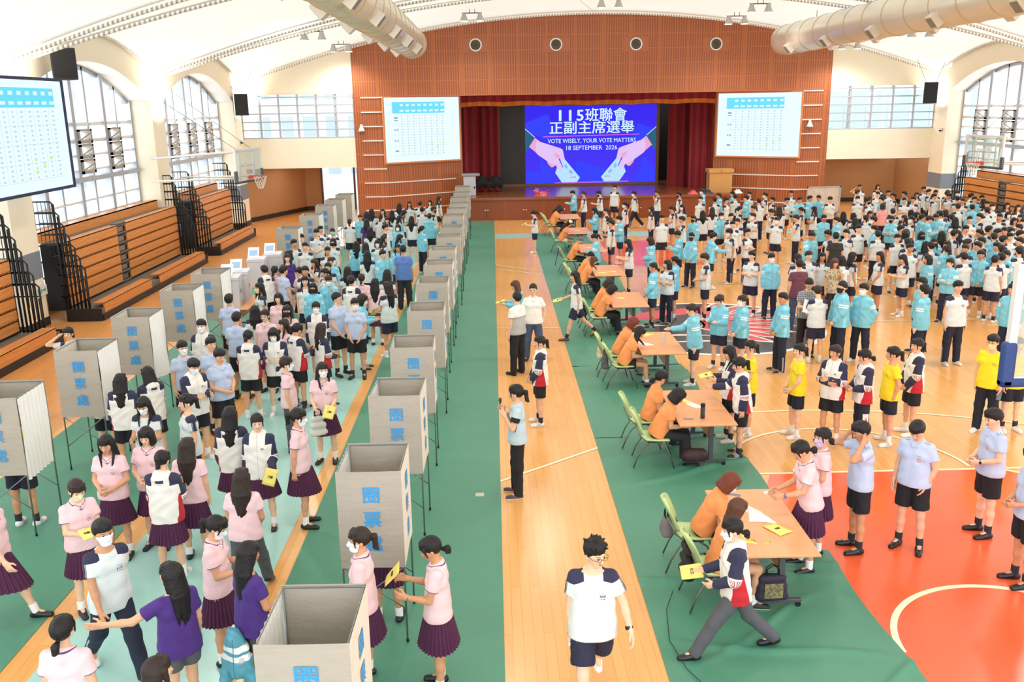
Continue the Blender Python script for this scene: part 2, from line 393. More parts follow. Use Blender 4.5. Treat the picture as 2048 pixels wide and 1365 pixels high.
def side_window(idx, side, k):
    s = 1 if side == 'left' else -1; X0 = XL if s > 0 else XR; xw = X0-0.85*s
    y0, y1 = BAY[k]+0.6, BAY[k+1]-(0.6 if k < 3 else 1.2)
    def ztop(y): u = 2*(y-y0)/(y1-y0)-1; return 5.70+1.10*(1-u*u)
    root = empty('window_%d' % idx, (xw, 0, 0)); root['kind'] = 'structure'
    fr = MB(); n = 8; ys = [y0+(y1-y0)*i/n for i in range(n+1)]
    for i, y in enumerate(ys):
        w = 0.10 if i % 2 == 0 else 0.05; d = 0.16 if i % 2 == 0 else 0.08
        fr.box(-d, d, y-w, y+w, 0.55, ztop(min(max(y, y0+0.05), y1-0.05))+0.02)
    for i in range(n):
        ya, yb = ys[i], ys[i+1]
        fr.add([(-0.08, ya, ztop(ya)-0.12), (0.08, ya, ztop(ya)-0.12), (0.08, yb, ztop(yb)-0.12), (-0.08, yb, ztop(yb)-0.12), (-0.08, ya, ztop(ya)), (0.08, ya, ztop(ya)), (0.08, yb, ztop(yb)), (-0.08, yb, ztop(yb))], [(0, 3, 2, 1), (4, 5, 6, 7), (0, 1, 5, 4), (1, 2, 6, 5), (2, 3, 7, 6), (3, 0, 4, 7)])
    fr.box(-0.2, 0.24, y0, y1, 3.32, 3.46)
    fr.build('window_frame', M_ALU, root)
    ru = MB()       # horizontal light shelves between mullions, in two tones
    for z in [0.95+0.45*j for j in range(11)]:
        if abs(z-3.4) < 0.2 or z > 5.0: continue
        for i in range(n):
            ru.box(-0.02, 0.13, ys[i]+0.1, ys[i+1]-0.1, z-0.03, z+0.03)
    for z in (4.5, 5.05): ru.box(-0.02, 0.1, y0, y1, z-0.02, z+0.02)
    ru.build('louver', M_WMET, root)
    vt = MB()       # opened vent sashes with taupe frames in the middle band
    for i in (2, 4, 6) if side == 'left' else (1, 4, 6):
        for z in (3.55, 4.0, 4.45):
            ya, yb = ys[i]+0.1, ys[i+1]-0.08
            for q in ((ya, ya+0.12, z, z+0.42), (yb-0.12, yb, z, z+0.42), (ya, yb, z, z+0.09), (ya, yb, z+0.36, z+0.42)):
                vt.box(0.02, 0.2, *q)
            vt.tube([(0.1, ya+0.3, z+0.1), (0.38, ya+0.42, z+0.3), (0.1, ya+0.55, z+0.33)], 0.02, 5)
    vt.build('vent_sash', M_BRONZE, root)
    gl = MB()
    for i in range(n): gl.quad((-0.05, ys[i], 0.55), (-0.05, ys[i+1], 0.55), (-0.05, ys[i+1], ztop(ys[i+1])), (-0.05, ys[i], ztop(ys[i])))
    gl.build('glass', M_GLASS, root)
    if s < 0:
        for c in root.children: c.scale = (-1, 1, 1)
i_ = 1
for side in ('left', 'right'):
    for k in range(4): side_window(i_, side, k); i_ += 1
# dull city blocks and greenery outside the glass
for k, (x, y, sx, sy, h, c) in enumerate(((-34, 36, 8, 14, 11, 'EEF1F5'), (-30, 58, 9, 8, 14, 'E9EDF2'), (-10, 70, 14, 6, 13, 'F2F4F6'), (30, 72, 12, 6, 6, 'C6D4EA'), (46, 40, 8, 18, 9, 'EEF2F2'))):
    b = MB(); b.m(0).box(-sx/2, sx/2, -sy/2, sy/2, -1, h)
    for i in range(int(sx/1.6)):
        for j in range(int(h/2.6)): b.m(1).box(-sx/2+0.4+i*1.6, -sx/2+1.3+i*1.6, -sy/2-0.05, -sy/2, 0.8+j*2.6, 2.2+j*2.6)
    for i in range(int(sy/1.6)):
        for j in range(int(h/2.6)):
            xx = sx/2 if x < 0 else -sx/2-0.05
            b.m(1).box(xx, xx+0.05, -sy/2+0.4+i*1.6, -sy/2+1.3+i*1.6, 0.8+j*2.6, 2.2+j*2.6)
    o = b.build('building', [mat('facade_%d' % k, hexc(c), 0.8), mat('facade_glass', hexc('C4D2E2'), 0.4)]); o.location = (x, y, 0)
    tag(o, ('pale apartment block outside the left windows', 'tall pale block beyond the far left corner of the hall', 'light block seen through the back windows left of the stage', 'low bluish building outside the window right of the stage', 'white building outside the right windows')[k], 'building')
b = MB(); b.box(-60, 60, -20, 100, -0.5, -0.31); o = b.build('ground', mat('pale_paving', hexc('D9D6CC'), 0.9)); struct(o); o.name = 'ground_outside'
# ---------------------------------------------------------------- stage end of the hall
def m_panel():
    m, nt, b = newmat('perforated_wood_panel'); v, (x, y, z) = COORD(nt)
    px, pz = 1.312, 0.655
    def frac(s, p, o): return MA(nt, 'FRACT', MA(nt, 'DIVIDE', MA(nt, 'ADD', s, o), p))
    fx = frac(x, px, 100*px+0.09); fz = frac(z, pz, 0.04)
    inx = MA(nt, 'MULTIPLY', MA(nt, 'GREATER_THAN', fx, 0.10), MA(nt, 'LESS_THAN', fx, 0.985))
    inz = MA(nt, 'MULTIPLY', MA(nt, 'GREATER_THAN', fz, 0.07), MA(nt, 'LESS_THAN', fz, 0.975))
    ins = MA(nt, 'MULTIPLY', inx, inz)
    sx = MA(nt, 'FRACT', MA(nt, 'MULTIPLY', x, 9.0)); st = MA(nt, 'GREATER_THAN', sx, 0.72)
    dots = MA(nt, 'GREATER_THAN', MA(nt, 'SINE', MA(nt, 'MULTIPLY', z, 120.0)), 0.1)
    plain = hexc('B36434'); light = hexc('C07444'); dark = hexc('8E4724')
    inner = MIX(nt, st, MIX(nt, MA(nt, 'MULTIPLY', dots, 0.35), dark, light), light)
    n = NOISE(nt, SCALEV(nt, v, 1, 1, 6), 1.3, 4)
    c = MIX(nt, ins, plain, inner); c = MIX(nt, MA(nt, 'MULTIPLY', n, 0.25), c, hexc('A2552E'))
    nt.links.new(c, b.inputs['Base Color']); b.inputs['Roughness'].default_value = 0.45; return m
M_PANEL = m_panel()
M_WOODO = mat('orange_brown_wood', hexc('B0623A'), 0.4, var=0.08)
M_STAGEW = mat('stage_cabinet_wood', hexc('944F2E'), 0.35, var=0.1)
WX0, WX1, OX0, OX1 = -6.45, 15.95, -1.5, 11.05     # stage wall and opening, left to right
YW = 46.4
b = MB()
n = 40; xs = np.linspace(WX0, WX1, n+1)
P = [[(x, YF, 5.83), (x, YF, arch_z(x)+0.35)] for x in xs]; b.grid(P)
b.box(WX0, WX1, YF+0.002, YF+0.3, 5.83, 5.9)
b.quad((WX0, YF, 0), (WX0, YF, 9), (WX0, YF+9, 9), (WX0, YF+9, 0)); b.quad((WX1, YF, 0), (WX1, YF+9, 0), (WX1, YF+9, 9), (WX1, YF, 9))
b.quad((WX0, YF, 0), (-5.0, YF, 0), (-5.0, YF, 5.84), (WX0, YF, 5.84)); b.quad((14.5, YF, 0), (WX1, YF, 0), (WX1, YF, 5.84), (14.5, YF, 5.84))
b.quad((-5.0, YF, 0), (OX0, YW, 0), (OX0, YW, 5.84), (-5.0, YF, 5.84)); b.quad((OX1, YW, 0), (14.5, YF, 0), (14.5, YF, 5.84), (OX1, YW, 5.84))
b.quad((OX0, YW, 0), (OX0, YW+0.5, 0), (OX0, YW+0.5, 5.84), (OX0, YW, 5.84)); b.quad((OX1, YW, 0), (OX1, YW, 5.84), (OX1, YW+0.5, 5.84), (OX1, YW+0.5, 0))
b.quad((WX0, YF, 5.84), (WX1, YF, 5.84), (WX1, YW+4, 5.84), (WX0, YW+4, 5.84))
struct(b.build('wall_back', M_PANEL))
# white metal reveals on the wings
b = MB()
def wing(x):
    if x < -5.0 or x > 14.5: return YF
    if x < 3: return YF+(x+5.0)/(OX0+5.0)*(YW-YF)
    return YF+(14.5-x)/(14.5-OX1)*(YW-YF)
for j in range(9):
    z = 5.78-0.655*j
    full = j >= 7 or False
    xl = OX0+0.35 if j >= 7 else (-5.02 if j < 5 else -5.02)
    for a, c in (((-6.1, -5.0), (-5.0, -1.85)) if j >= 6 else ((-6.1, -5.02),)):
        b.add([(a, wing(a)-0.05, z), (c, wing(c)-0.05, z), (c, wing(c)-0.05, z+0.05), (a, wing(a)-0.05, z+0.05), (a, wing(a), z), (c, wing(c), z), (c, wing(c), z+0.05), (a, wing(a), z+0.05)], [(0, 1, 2, 3), (0, 4, 5, 1), (3, 2, 6, 7)])
        a2, c2 = 2*4.75-c, 2*4.75-a
        b.add([(a2, wing(a2)-0.05, z), (c2, wing(c2)-0.05, z), (c2, wing(c2)-0.05, z+0.05), (a2, wing(a2)-0.05, z+0.05), (a2, wing(a2), z), (c2, wing(c2), z), (c2, wing(c2), z+0.05), (a2, wing(a2), z+0.05)], [(0, 1, 2, 3), (0, 4, 5, 1), (3, 2, 6, 7)])
struct(b.build('trim_20', M_WMET))
# round air diffusers
M_DIFF = mat('diffuser_black', hexc('33302C'), 0.5)
for k, (px, py) in enumerate(((951, 90), (1112, 89), (1272, 88), (1432, 88))):
    d = ray(px, py); t = YF/d[1]; x, z = d[0]*t, CH+d[2]*t
    r = empty('round_air_vent', (x, YF, z)); tag(r, 'round white-rimmed air vent high on the wood wall, %s of four' % ('leftmost', 'second from left', 'second from right', 'rightmost')[k], 'air vent', 'round vents above the stage')
    o = MB(); o.box(-0.6, 0.6, -0.012, 0, -0.32, 0.3); o.build('panel', M_WOODO, r)
    o = MB(); o.lathe([(0.0, -0.02), (0.27, -0.02), (0.29, -0.05), (0.235, -0.06), (0.23, -0.03), (0.0, -0.03)], 28, axis='y'); o.build('rim', M_WMET, r, smooth=False)
    o = MB(); o.lathe([(0.0, -0.035), (0.228, -0.035), (0.228, -0.045), (0, -0.045)], 28, axis='y')
    o.build('grille', M_DIFF, r)
    o = MB()
    for q in (0.06, 0.11, 0.16, 0.205): o.lathe([(q, -0.046), (q+0.014, -0.046), (q+0.014, -0.055), (q, -0.055), (q, -0.046)], 28, axis='y')
    o.build('rings', mat('diffuser_ring', hexc('A59A80'), 0.5), r)
# stage deck, front cabinets
b = MB(); b.box(OX0-0.05, 11.9, YF-0.25, YW, 0.98, 1.10); b.box(OX0-0.4, 11.6, YW-0.02, 52.5, 0.98, 1.10)
m, nt, bs = newmat('stage_floor'); v, _ = COORD(nt)
nt.links.new(MIX(nt, NOISE(nt, SCALEV(nt, v, 1, 9, 1), 1.2, 4), hexc('83492C'), hexc('9C5F3C')), bs.inputs['Base Color']); bs.inputs['Roughness'].default_value = 0.2
struct(b.build('floor_5', m))
r = empty('stage_cabinet_front', (0, YF-0.15, 0)); tag(r, 'reddish wooden stage front with double cabinet doors below the stage floor', 'stage front')
o = MB(); o.box(OX0-0.05, 11.9, 0, 0.12, 0.0, 0.97); o.build('body', M_STAGEW, r)
k = 0; x = OX0+0.3
while x < 11.2:
    for q in (0, 1):
        d = MB(); d.box(x+q*0.86+0.02, x+q*0.86+0.84, -0.02, 0, 0.06, 0.9); dd = d.build('door', mat('cabinet_door_wood', hexc('8A4626'), 0.35, var=0.12), r)
        kx = x+0.8 if q == 0 else x+0.92
        h = MB(); h.lathe([(0.03, -0.06), (0.03, -0.02), (0.012, -0.02)], 10, (kx, 0, 0.5), axis='y'); h.build('knob', M_WMET, dd)
    x += 1.84
# LED wall with artwork
M_LED = None
def emis(name, col, st=1.0):
    if name in MATS: return MATS[name]
    m, nt, b = newmat(name); nt.nodes.remove(b); e = N(nt, 'ShaderNodeEmission'); e.inputs[0].default_value = (*col, 1); e.inputs[1].default_value = st
    nt.links.new(e.outputs[0], nt.nodes['Material Output'].inputs[0]); MATS[name] = m; return m
LX0, LX1, LZ0, LZ1, LY = 1.76, 8.78, 1.22, 5.30, 50.0
led = empty('led_screen', (LX0, LY, LZ0)); tag(led, 'large blue led screen on stage showing voting hands and a title', 'screen')
LW, LH = LX1-LX0, LZ1-LZ0
b = MB(); b.box(-1.45, LW+0.18, 0.02, 0.3, -0.12, LH+0.2); b.build('frame', mat('bronze_frame', hexc('7A5530'), 0.4, 0.3), led)
b = MB(); b.box(-1.35, 0, 0.0, 0.05, 0, LH+0.1); b.build('unlit_panel', mat('unlit_led', hexc('37302B'), 0.5), led)
def m_ledbg():
    m, nt, b = newmat('led_blue'); nt.nodes.remove(b); v, (x, y, z) = COORD(nt); e = N(nt, 'ShaderNodeEmission')
    c = MIX(nt, MA(nt, 'DIVIDE', z, 4.2), hexc('4A3BF2'), hexc('3A2AEC'))
    nt.links.new(c, e.inputs[0]); e.inputs[1].default_value = 1.0; nt.links.new(e.outputs[0], nt.nodes['Material Output'].inputs[0]); return m
b = MB(); b.box(0, LW, 0.0, 0.05, 0, LH); b.build('display', m_ledbg(), led)
def lp(u, v):   # from the picture's own 2015x1365 crop to screen metres
    return ((u-135)/(1843-135)*LW, (1150-v)/(1150-140)*LH)
def flat(name, polys, m, d, parent=led):
    for q in polys: b = MB(); b.prism([lp(*p) for p in q], -d-0.004, -d, axis='y'); b.build(name, m, parent)
mir = lambda q: [(1000*2-30+2-u+8, v-14) for u, v in q]
shade = [[(135, 360), (430, 240), (560, 560), (380, 570), (135, 440)], [(1600, 380), (1840, 460), (1840, 690), (1500, 620)], [(800, 860), (1200, 975), (1130, 1150), (780, 1150)], [(330, 830), (480, 960), (540, 1150), (330, 1150)], [(150, 1000), (300, 980), (330, 1150), (150, 1150)], [(1690, 800), (1840, 1000), (1830, 1150), (1560, 1150)]]
flat('pale_shapes', shade, emis('led_mid', hexc('3A44FB'), 1.0), 0.004)
sleeve = [(135, 430), (262, 540), (190, 660), (160, 720), (140, 720)]
hand = [(262, 548), (330, 600), (600, 690), (625, 710), (650, 830), (600, 860), (585, 820), (570, 830), (620, 930), (600, 985), (560, 965), (530, 905), (500, 935), (470, 935), (430, 890), (415, 850), (300, 770), (270, 735), (185, 665)]
paper = [(640, 820), (850, 1075), (800, 1150), (620, 1150), (525, 1010), (545, 950), (590, 975), (630, 930), (600, 860)]
wrist = [(262, 548), (290, 580), (270, 640), (275, 735), (185, 665)]
fold = [(505, 745), (580, 770), (590, 800), (570, 830), (520, 790)]
thumb = [(415, 850), (500, 900), (520, 910), (500, 935), (470, 935), (430, 890)]
def both(q): return [q, [(1978-u, v-4) for u, v in q]]
flat('sleeve', both(sleeve), emis('led_teal', hexc('2F6182'), 1.0), 0.008)
flat('cuff', both([(135, 425), (262, 535), (258, 545), (135, 437)]), emis('led_pale', hexc('B8D8F8'), 1.0), 0.012)
flat('paper', both(paper), emis('led_paper', hexc('B5DEF8'), 1.0), 0.012)
flat('hand', both(hand), emis('led_hand', hexc('DFC0F2'), 1.0), 0.016)
flat('wrist_shade', both(wrist)+both(fold)+both(thumb), emis('led_rose', hexc('E9A5CC'), 1.0), 0.02)
flat('paper_marks', both([(720, 1068), (795, 1062), (795, 1080), (788, 1080), (788, 1070), (720, 1074)]), emis('led_red', hexc('C43D8E'), 1.0), 0.018)
flat('paper_boxes', both([(660, 890), (695, 935), (670, 965), (638, 922)])+both([(727, 965), (760, 1008), (735, 1035), (700, 992)]), emis('led_box', hexc('8FB6EE'), 1.0), 0.016)
flat('rule', [[(370, 530), (1625, 514), (1625, 526), (370, 544)], [(520, 1137), (1490, 1127), (1490, 1143), (520, 1150)]], emis('led_pink', hexc('C565D8'), 1.0), 0.02)
M_LT = emis('led_text', hexc('BFE0FA'), 1.15)
def ltext(s, u, v, h, wd, bold=0.01, sp=1.0):
    me = embolden(text_mesh(s, 1.0, 0.0, 0.001, spacing=sp), bold); co = np.array([q.co[:] for q in me.vertices]); w0 = co[:, 0].max()-co[:, 0].min(); h0 = co[:, 1].max()-co[:, 1].min()
    cx = (co[:, 0].max()+co[:, 0].min())/2; cy = (co[:, 1].max()+co[:, 1].min())/2
    X, Z = lp(u, v); k1 = wd/(2015/310)/1828*50.0/w0; k2 = h/(2015/310)/1828*50.0/h0
    for q in me.vertices: q.co = ((q.co[0]-cx)*k1, (q.co[1]-cy)*k2, q.co[2])
    return mesh_obj('lettering', me, M_LT, led, (X, -0.026, Z), (math.pi/2, 0, 0))
ltext('115', 736, 268, 138, 315, 0.03, 1.25); ltext('班聯會', 1186, 262, 165, 530, 0.018, 1.0)
ltext('正副主席選舉', 1004, 422, 160, 1080, 0.018, 1.0)
ltext('VOTE WISELY, YOUR VOTE MATTERS', 1003, 598, 62, 1125, 0.01); ltext('18 SEPTEMBER  2026', 1003, 686, 56, 650, 0.01)
# curtains
def m_velvet(name, h):
    m, nt, b = newmat(name); v, _ = COORD(nt); c = hexc(h)
    nt.links.new(MIX(nt, NOISE(nt, v, 1.5, 3), tuple(q*0.8 for q in c), tuple(q*1.2 for q in c)), b.inputs['Base Color']); b.inputs['Roughness'].default_value = 0.8
    b.inputs['Sheen Weight'].default_value = 0.3; return m
M_RC = m_velvet('red_velvet', '96131F')
def curtain(name, x0, x1, y, z0, z1, lab, cat='curtain', amp=0.12, pitch=0.42, m=None, gather=0.0):
    nx = int((x1-x0)/pitch*8); P = []
    for i in range(nx+1):
        x = x0+(x1-x0)*i/nx; row = []
        for j in range(7):
            t = j/6; g = gather*math.sin(math.pi*min(1, t*1.0))*(1 if x0 < 3 else -1)
            row.append((x+g*(i/nx)*0, y+amp*math.sin(2*math.pi*x/pitch+0.6*math.sin(x*3)), z0+(z1-z0)*t))
        P.append(row)
    b = MB(); b.grid(P); o = b.build(name, m or M_RC, smooth=True); tag(o, lab, cat); return o
curtain('stage_curtain', -2.1, 0.35, 49.0, 1.1, 5.84, 'dark red velvet stage curtain gathered left of the led screen')
curtain('stage_curtain', 9.15, 11.3, 48.7, 1.1, 5.84, 'dark red velvet stage curtain gathered right of the led screen')
curtain('stage_curtain', 10.0, 11.3, 47.4, 1.1, 5.84, 'front red curtain hanging at the right edge of the stage opening', amp=0.16)
curtain('stage_curtain', -1.9, -0.9, 47.4, 1.1, 5.84, 'front red curtain hanging at the left edge of the stage opening', amp=0.16)
o = MB(); o.box(OX0-1.5, OX1+1.5, 52.4, 52.5, 1.1, 6); struct(o.build('wall_back_of_stage', mat('stage_black', hexc('241A18'), 0.9)))
o = MB(); o.box(-2.6, -2.5, YW, 52.5, 1.1, 6); o.box(11.9, 12, YW, 52.5, 1.1, 6); struct(o.build('wall_stage_sides', mat('stage_black', hexc('241A18'), 0.9)))
val = empty('stage_valance', (0, YW+0.1, 0)); tag(val, 'red velvet valance with gold fringe across the top of the stage', 'valance')
def scal(x): return 5.47+0.05*abs(math.sin((x-OX0)*math.pi/2.1))
P = [[(x, 0.09*math.sin(x*13), scal(x)+0.0), (x, 0.09*math.sin(x*13), 5.86)] for x in np.linspace(OX0, OX1, 220)]
b = MB(); b.grid(P); b.build('drape', M_RC, val, smooth=True)
P = [[(x, 0.09*math.sin(x*13)-0.03, scal(x)-0.17), (x, 0.09*math.sin(x*13)-0.03, scal(x)+0.04)] for x in np.linspace(OX0, OX1, 220)]
b = MB(); b.grid(P); b.build('fringe', m_velvet('gold_fringe', 'DB7A1E'), val, smooth=True)
# projection screens on the wings
M_SCR = emis('projected_white', hexc('E6F6FE'), 1.02); M_CYAN = emis('projected_cyan', hexc('74DCF6'), 1.0)
M_INK = emis('projected_ink', hexc('7FA9BE'), 1.0); M_INKL = emis('projected_grey', hexc('C2D6DF'), 1.0); M_LIME = emis('projected_lime', hexc('D8F5A0'), 1.0); M_HEADW = emis('projected_head_white', hexc('D9F5FD'), 1.0)
M_FRAMEO = mat('screen_frame_wood', hexc('D88A52'), 0.4)
def table_screen(name, W, Hh, label, frame, seed=1, cols=8, x0=0.105, x1=0.80, crop=0.0):
    """local: x 0..W, z 0..H, picture faces -y"""
    t = empty(name); tag(t, label, 'projection screen', 'projection screens')
    fw = 0.07
    b = MB()
    for q in ((-fw, 0, -fw, Hh+fw), (W, W+fw, -fw, Hh+fw), (0, W, -fw, 0), (0, W, Hh, Hh+fw)): b.box(q[0], q[1], -0.04, 0.05, q[2], q[3])
    b.build('frame', frame, t)
    b = MB(); b.box(0, W, 0, 0.03, 0, Hh); b.build('screen_surface', M_SCR, t)
    def bars(nm, rects, m, d):
        b = MB()
        for a, c, e, g in rects: b.box(a*W, c*W, -d-0.002, -d, (1-g)*Hh, (1-e)*Hh)
        b.build(nm, m, t)
    bars('table_header', [(x0, x1, 0.07, 0.245)], M_CYAN, 0.002)
    cx = [x0+0.12+(x1-x0-0.15)*i/(cols-1) for i in range(cols)]
    bars('header_text', [(c-0.02, c+0.02, 0.10, 0.135) for c in cx]+[(c-0.026, c+0.026, 0.19, 0.22) for c in cx], M_HEADW, 0.006)
    ys = [0.275+0.0425*i for i in range(15)]
    r = random.Random(seed)
    bars('cell_text', [(c-0.011, c+0.004+0.011*r.random(), y, y+0.017) for y in ys for c in cx], M_INKL, 0.004)
    bars('row_titles', [(x0+0.02, x0+0.065, 0.30, 0.325), (x0+0.02, x0+0.065, 0.345, 0.36), (x0+0.02, x0+0.035, 0.485, 0.51), (x0+0.05, x0+0.066, 0.485, 0.51), (x0+0.02, x0+0.035, 0.655, 0.68), (x0+0.05, x0+0.066, 0.655, 0.68), (x0+0.02, x0+0.066, 0.815, 0.84)], M_INK, 0.005)
    bars('table_rules', [(x0, x1, y, y+0.003) for y in (0.405, 0.575, 0.745, 0.9)]+[(c-0.045, c-0.043, 0.245, 0.9) for c in cx], M_INKL, 0.003)
    for k, (ci, y) in enumerate(((5, 0.70), (7, 0.70), (6, 0.765), (5, 0.81))):
        bars('highlight', [(cx[ci]-0.017, cx[ci]+0.017, y, y+0.03)], M_LIME, 0.0035)
    return t
def place_wing(t, x0, x1, z0):
    y0, y1 = wing(x0)-0.16, wing(x1)-0.16; t.location = (x0, y0, z0); t.rotation_euler = (0, 0, math.atan2(y1-y0, x1-x0))
wl = math.hypot(3.42, wing(-1.62)-wing(-5.0))
t = table_screen('projection_screen', wl, 2.98, 'projection screen with blue-headed table on the wood wall left of the stage', M_FRAMEO, 1); place_wing(t, -5.02, -1.65, 2.82)
t = table_screen('projection_screen', wl, 2.98, 'projection screen with blue-headed table on the wood wall right of the stage', M_FRAMEO, 1); place_wing(t, 11.15, 14.52, 2.78)
# big hanging screen on the left long wall
t = table_screen('projection_screen', 4.6, 2.52, 'big black-framed projection screen hanging on the left long wall', mat('navy_frame', hexc('1D2A4A'), 0.5), 2, cols=9, x0=0.08, x1=0.90)
t.location = (XL+1.0, 19.2, 3.60); t.rotation_euler = (0, 0, math.pi/2)
# ---------------------------------------------------------------- side bays of the end wall
def end_bay(side):
    s = 1 if side == 'left' else -1
    xa, xb = (XL, WX0) if s > 0 else (WX1, XR)
    b = MB()
    n = 14; b.m(0).grid([[(x, YF+0.05, 6.06), (x, YF+0.05, arch_z(x)+0.45)] for x in np.linspace(xa-0.8, xb+0.8, n)])
    b.m(1).box(xa, xb, YF+0.04, YF+0.35, 2.62, 4.0)
    b.m(1).box(xa, xb, YF+0.06, YF+0.3, 6.0, 6.1)
    b.m(0).box(xa, xb, YF+0.35, YF+6.5, 2.62, 2.7)       # soffit over the recess
    struct(b.build('wall_back_'+side, [M_CREAM, M_CREAM]))
    bb = MB()
    if s > 0:
        pts = [(XL-0.2, 45.0), (-10.1, 50.0), (-9.3, 50.3)]; pts2 = None
    else:
        pts = [(WX1, 49.9), (18.3, 49.9), (XR+0.5, 49.2), (XR+0.5, 44.3)]
    for a, c in zip(pts[:-1], pts[1:]):
        bb.m(0).quad((*a, 0), (*c, 0), (*c, 2.7), (*a, 2.7))
        dx, dy = c[0]-a[0], c[1]-a[1]; L = math.hypot(dx, dy); nx, ny = (dy/L*0.03, -dx/L*0.03)
        bb.m(1).quad((a[0]+nx, a[1]+ny, 0), (c[0]+nx, c[1]+ny, 0), (c[0]+nx, c[1]+ny, 0.22), (a[0]+nx, a[1]+ny, 0.22))
    struct(bb.build('wall_recess_'+side, [M_BROWNW, M_DARK]))
    # window band
    root = empty('window_%d' % (9 if s > 0 else 10), (0, YF+0.2, 0)); root['kind'] = 'structure'
    fr = MB(); lo, hi = 4.0, 6.05; nx = 6 if s > 0 else 5
    for i in range(nx+1):
        x = xa+(xb-xa)*i/nx; fr.box(x-0.05, x+0.05, -0.1, 0.1, lo, hi)
    for j in range(6):
        z = lo+0.03+(hi-lo-0.2)*j/5; fr.box(xa, xb, -0.14, 0.02, z-0.03, z+0.03)
    fr.build('window_frame', M_ALU, root)
    gl = MB(); gl.quad((xa, 0.05, lo), (xb, 0.05, lo), (xb, 0.05, hi), (xa, 0.05, hi)); gl.build('glass', M_GLASS, root)
end_bay('left'); end_bay('right')
# glazed door in the left recess
d = empty('door_1', (-9.3, 50.3, 0)); d['kind'] = 'structure'
b = MB()
for x in (0, 1.75, 1.95, 2.75): b.box(x, x+0.09, -0.08, 0.08, 0, 2.7)
b.box(0, 2.85, -0.08, 0.08, 2.6, 2.7); b.build('door_frame', mat('dark_bronze', hexc('5E4A40'), 0.5), d)
b = MB(); b.quad((0, 0, 0), (2.85, 0, 0), (2.85, 0, 2.7), (0, 0, 2.7)); b.build('glass', M_GLASS, d)
area('recess_fill', (-9.2, 46.5, 2.55), (0, 0, 0), 2.5, 2.5, 45, (1, 0.95, 0.85)); area('recess_fill', (18.4, 46.8, 2.55), (0, 0, 0), 3.5, 2.5, 60, (1, 0.95, 0.85))  # added fill lights under the recess soffits, brightening the brown walls
area('rear_daylight', (-8.2, 53.5, 2.2), (math.radians(-90), 0, 0), 3, 3, 60)
area('rear_daylight', (-9.0, 46.6, 5.0), (math.radians(-90), 0, 0), 4.6, 1.9, 120)
area('rear_daylight', (18.4, 46.6, 5.0), (math.radians(-90), 0, 0), 4.6, 1.9, 120)
# ================================================================ FURNITURE AND FITTINGS
M_TUBE = mat('grey_steel_tube', hexc('8E9290'), 0.35, 0.7)
def m_cloth(name, h, nz=0.5, dirty=0.08):
    m, nt, b = newmat(name); v, _ = COORD(nt); c = hexc(h)
    nt.links.new(MIX(nt, NOISE(nt, v, 4, 4), tuple(q*(1-dirty) for q in c), tuple(min(1, q*(1+dirty)) for q in c)), b.inputs['Base Color']); b.inputs['Roughness'].default_value = 0.75
    tr = nt.nodes['Material Output']; BUMP(nt, b, NOISE(nt, SCALEV(nt, v, 1, 1, 2.2), 3.2, 4, 0.6), nz, 0.06); return m
M_BG = m_cloth('booth_grey_cloth', 'B3A99D', 0.28, 0.03); M_BI = m_cloth('booth_inner_cloth', 'E4DDD0', 0.25, 0.03); M_BW = m_cloth('booth_white_curtain', 'F2EFEA', 0.25, 0.02)
M_BLUE = mat('booth_blue_paint', hexc('3F9BDA'), 0.6)
CH3 = [embolden(text_mesh(c, 0.185, 0.0, 0.0006), 0.0045) for c in '圈票處']
def cloth_panel(p0, p1, z0, z1, seed, n=(14, 20), amp=0.006, sag=0.0):
    r = random.Random(seed); ph = [r.uniform(0, 6) for _ in range(6)]; d = np.array([p1[0]-p0[0], p1[1]-p0[1]]); L = np.linalg.norm(d); nn = np.array([d[1], -d[0]])/L; P = []
    for i in range(n[0]+1):
        u = i/n[0]; row = []
        for j in range(n[1]+1):
            v = j/n[1]; w = amp*(math.sin(5*u+7*v+ph[0])*0.6+math.sin(11*v+3*u+ph[1])*0.5+math.sin(9*u-6*v+ph[2])*0.4)*min(1, 3*v+0.3)*min(1, 4*u+.2)*min(1, 4*(1-u)+.2)
            z = z1-(z1-z0)*v-sag*math.sin(math.pi*u)*(1-v)
            row.append((p0[0]+d[0]*u+nn[0]*w, p0[1]+d[1]*u+nn[1]*w, z))
        P.append(row)
    return P
BW_, BD_, BT_, BB_ = 0.62, 0.76, 1.90, 0.86
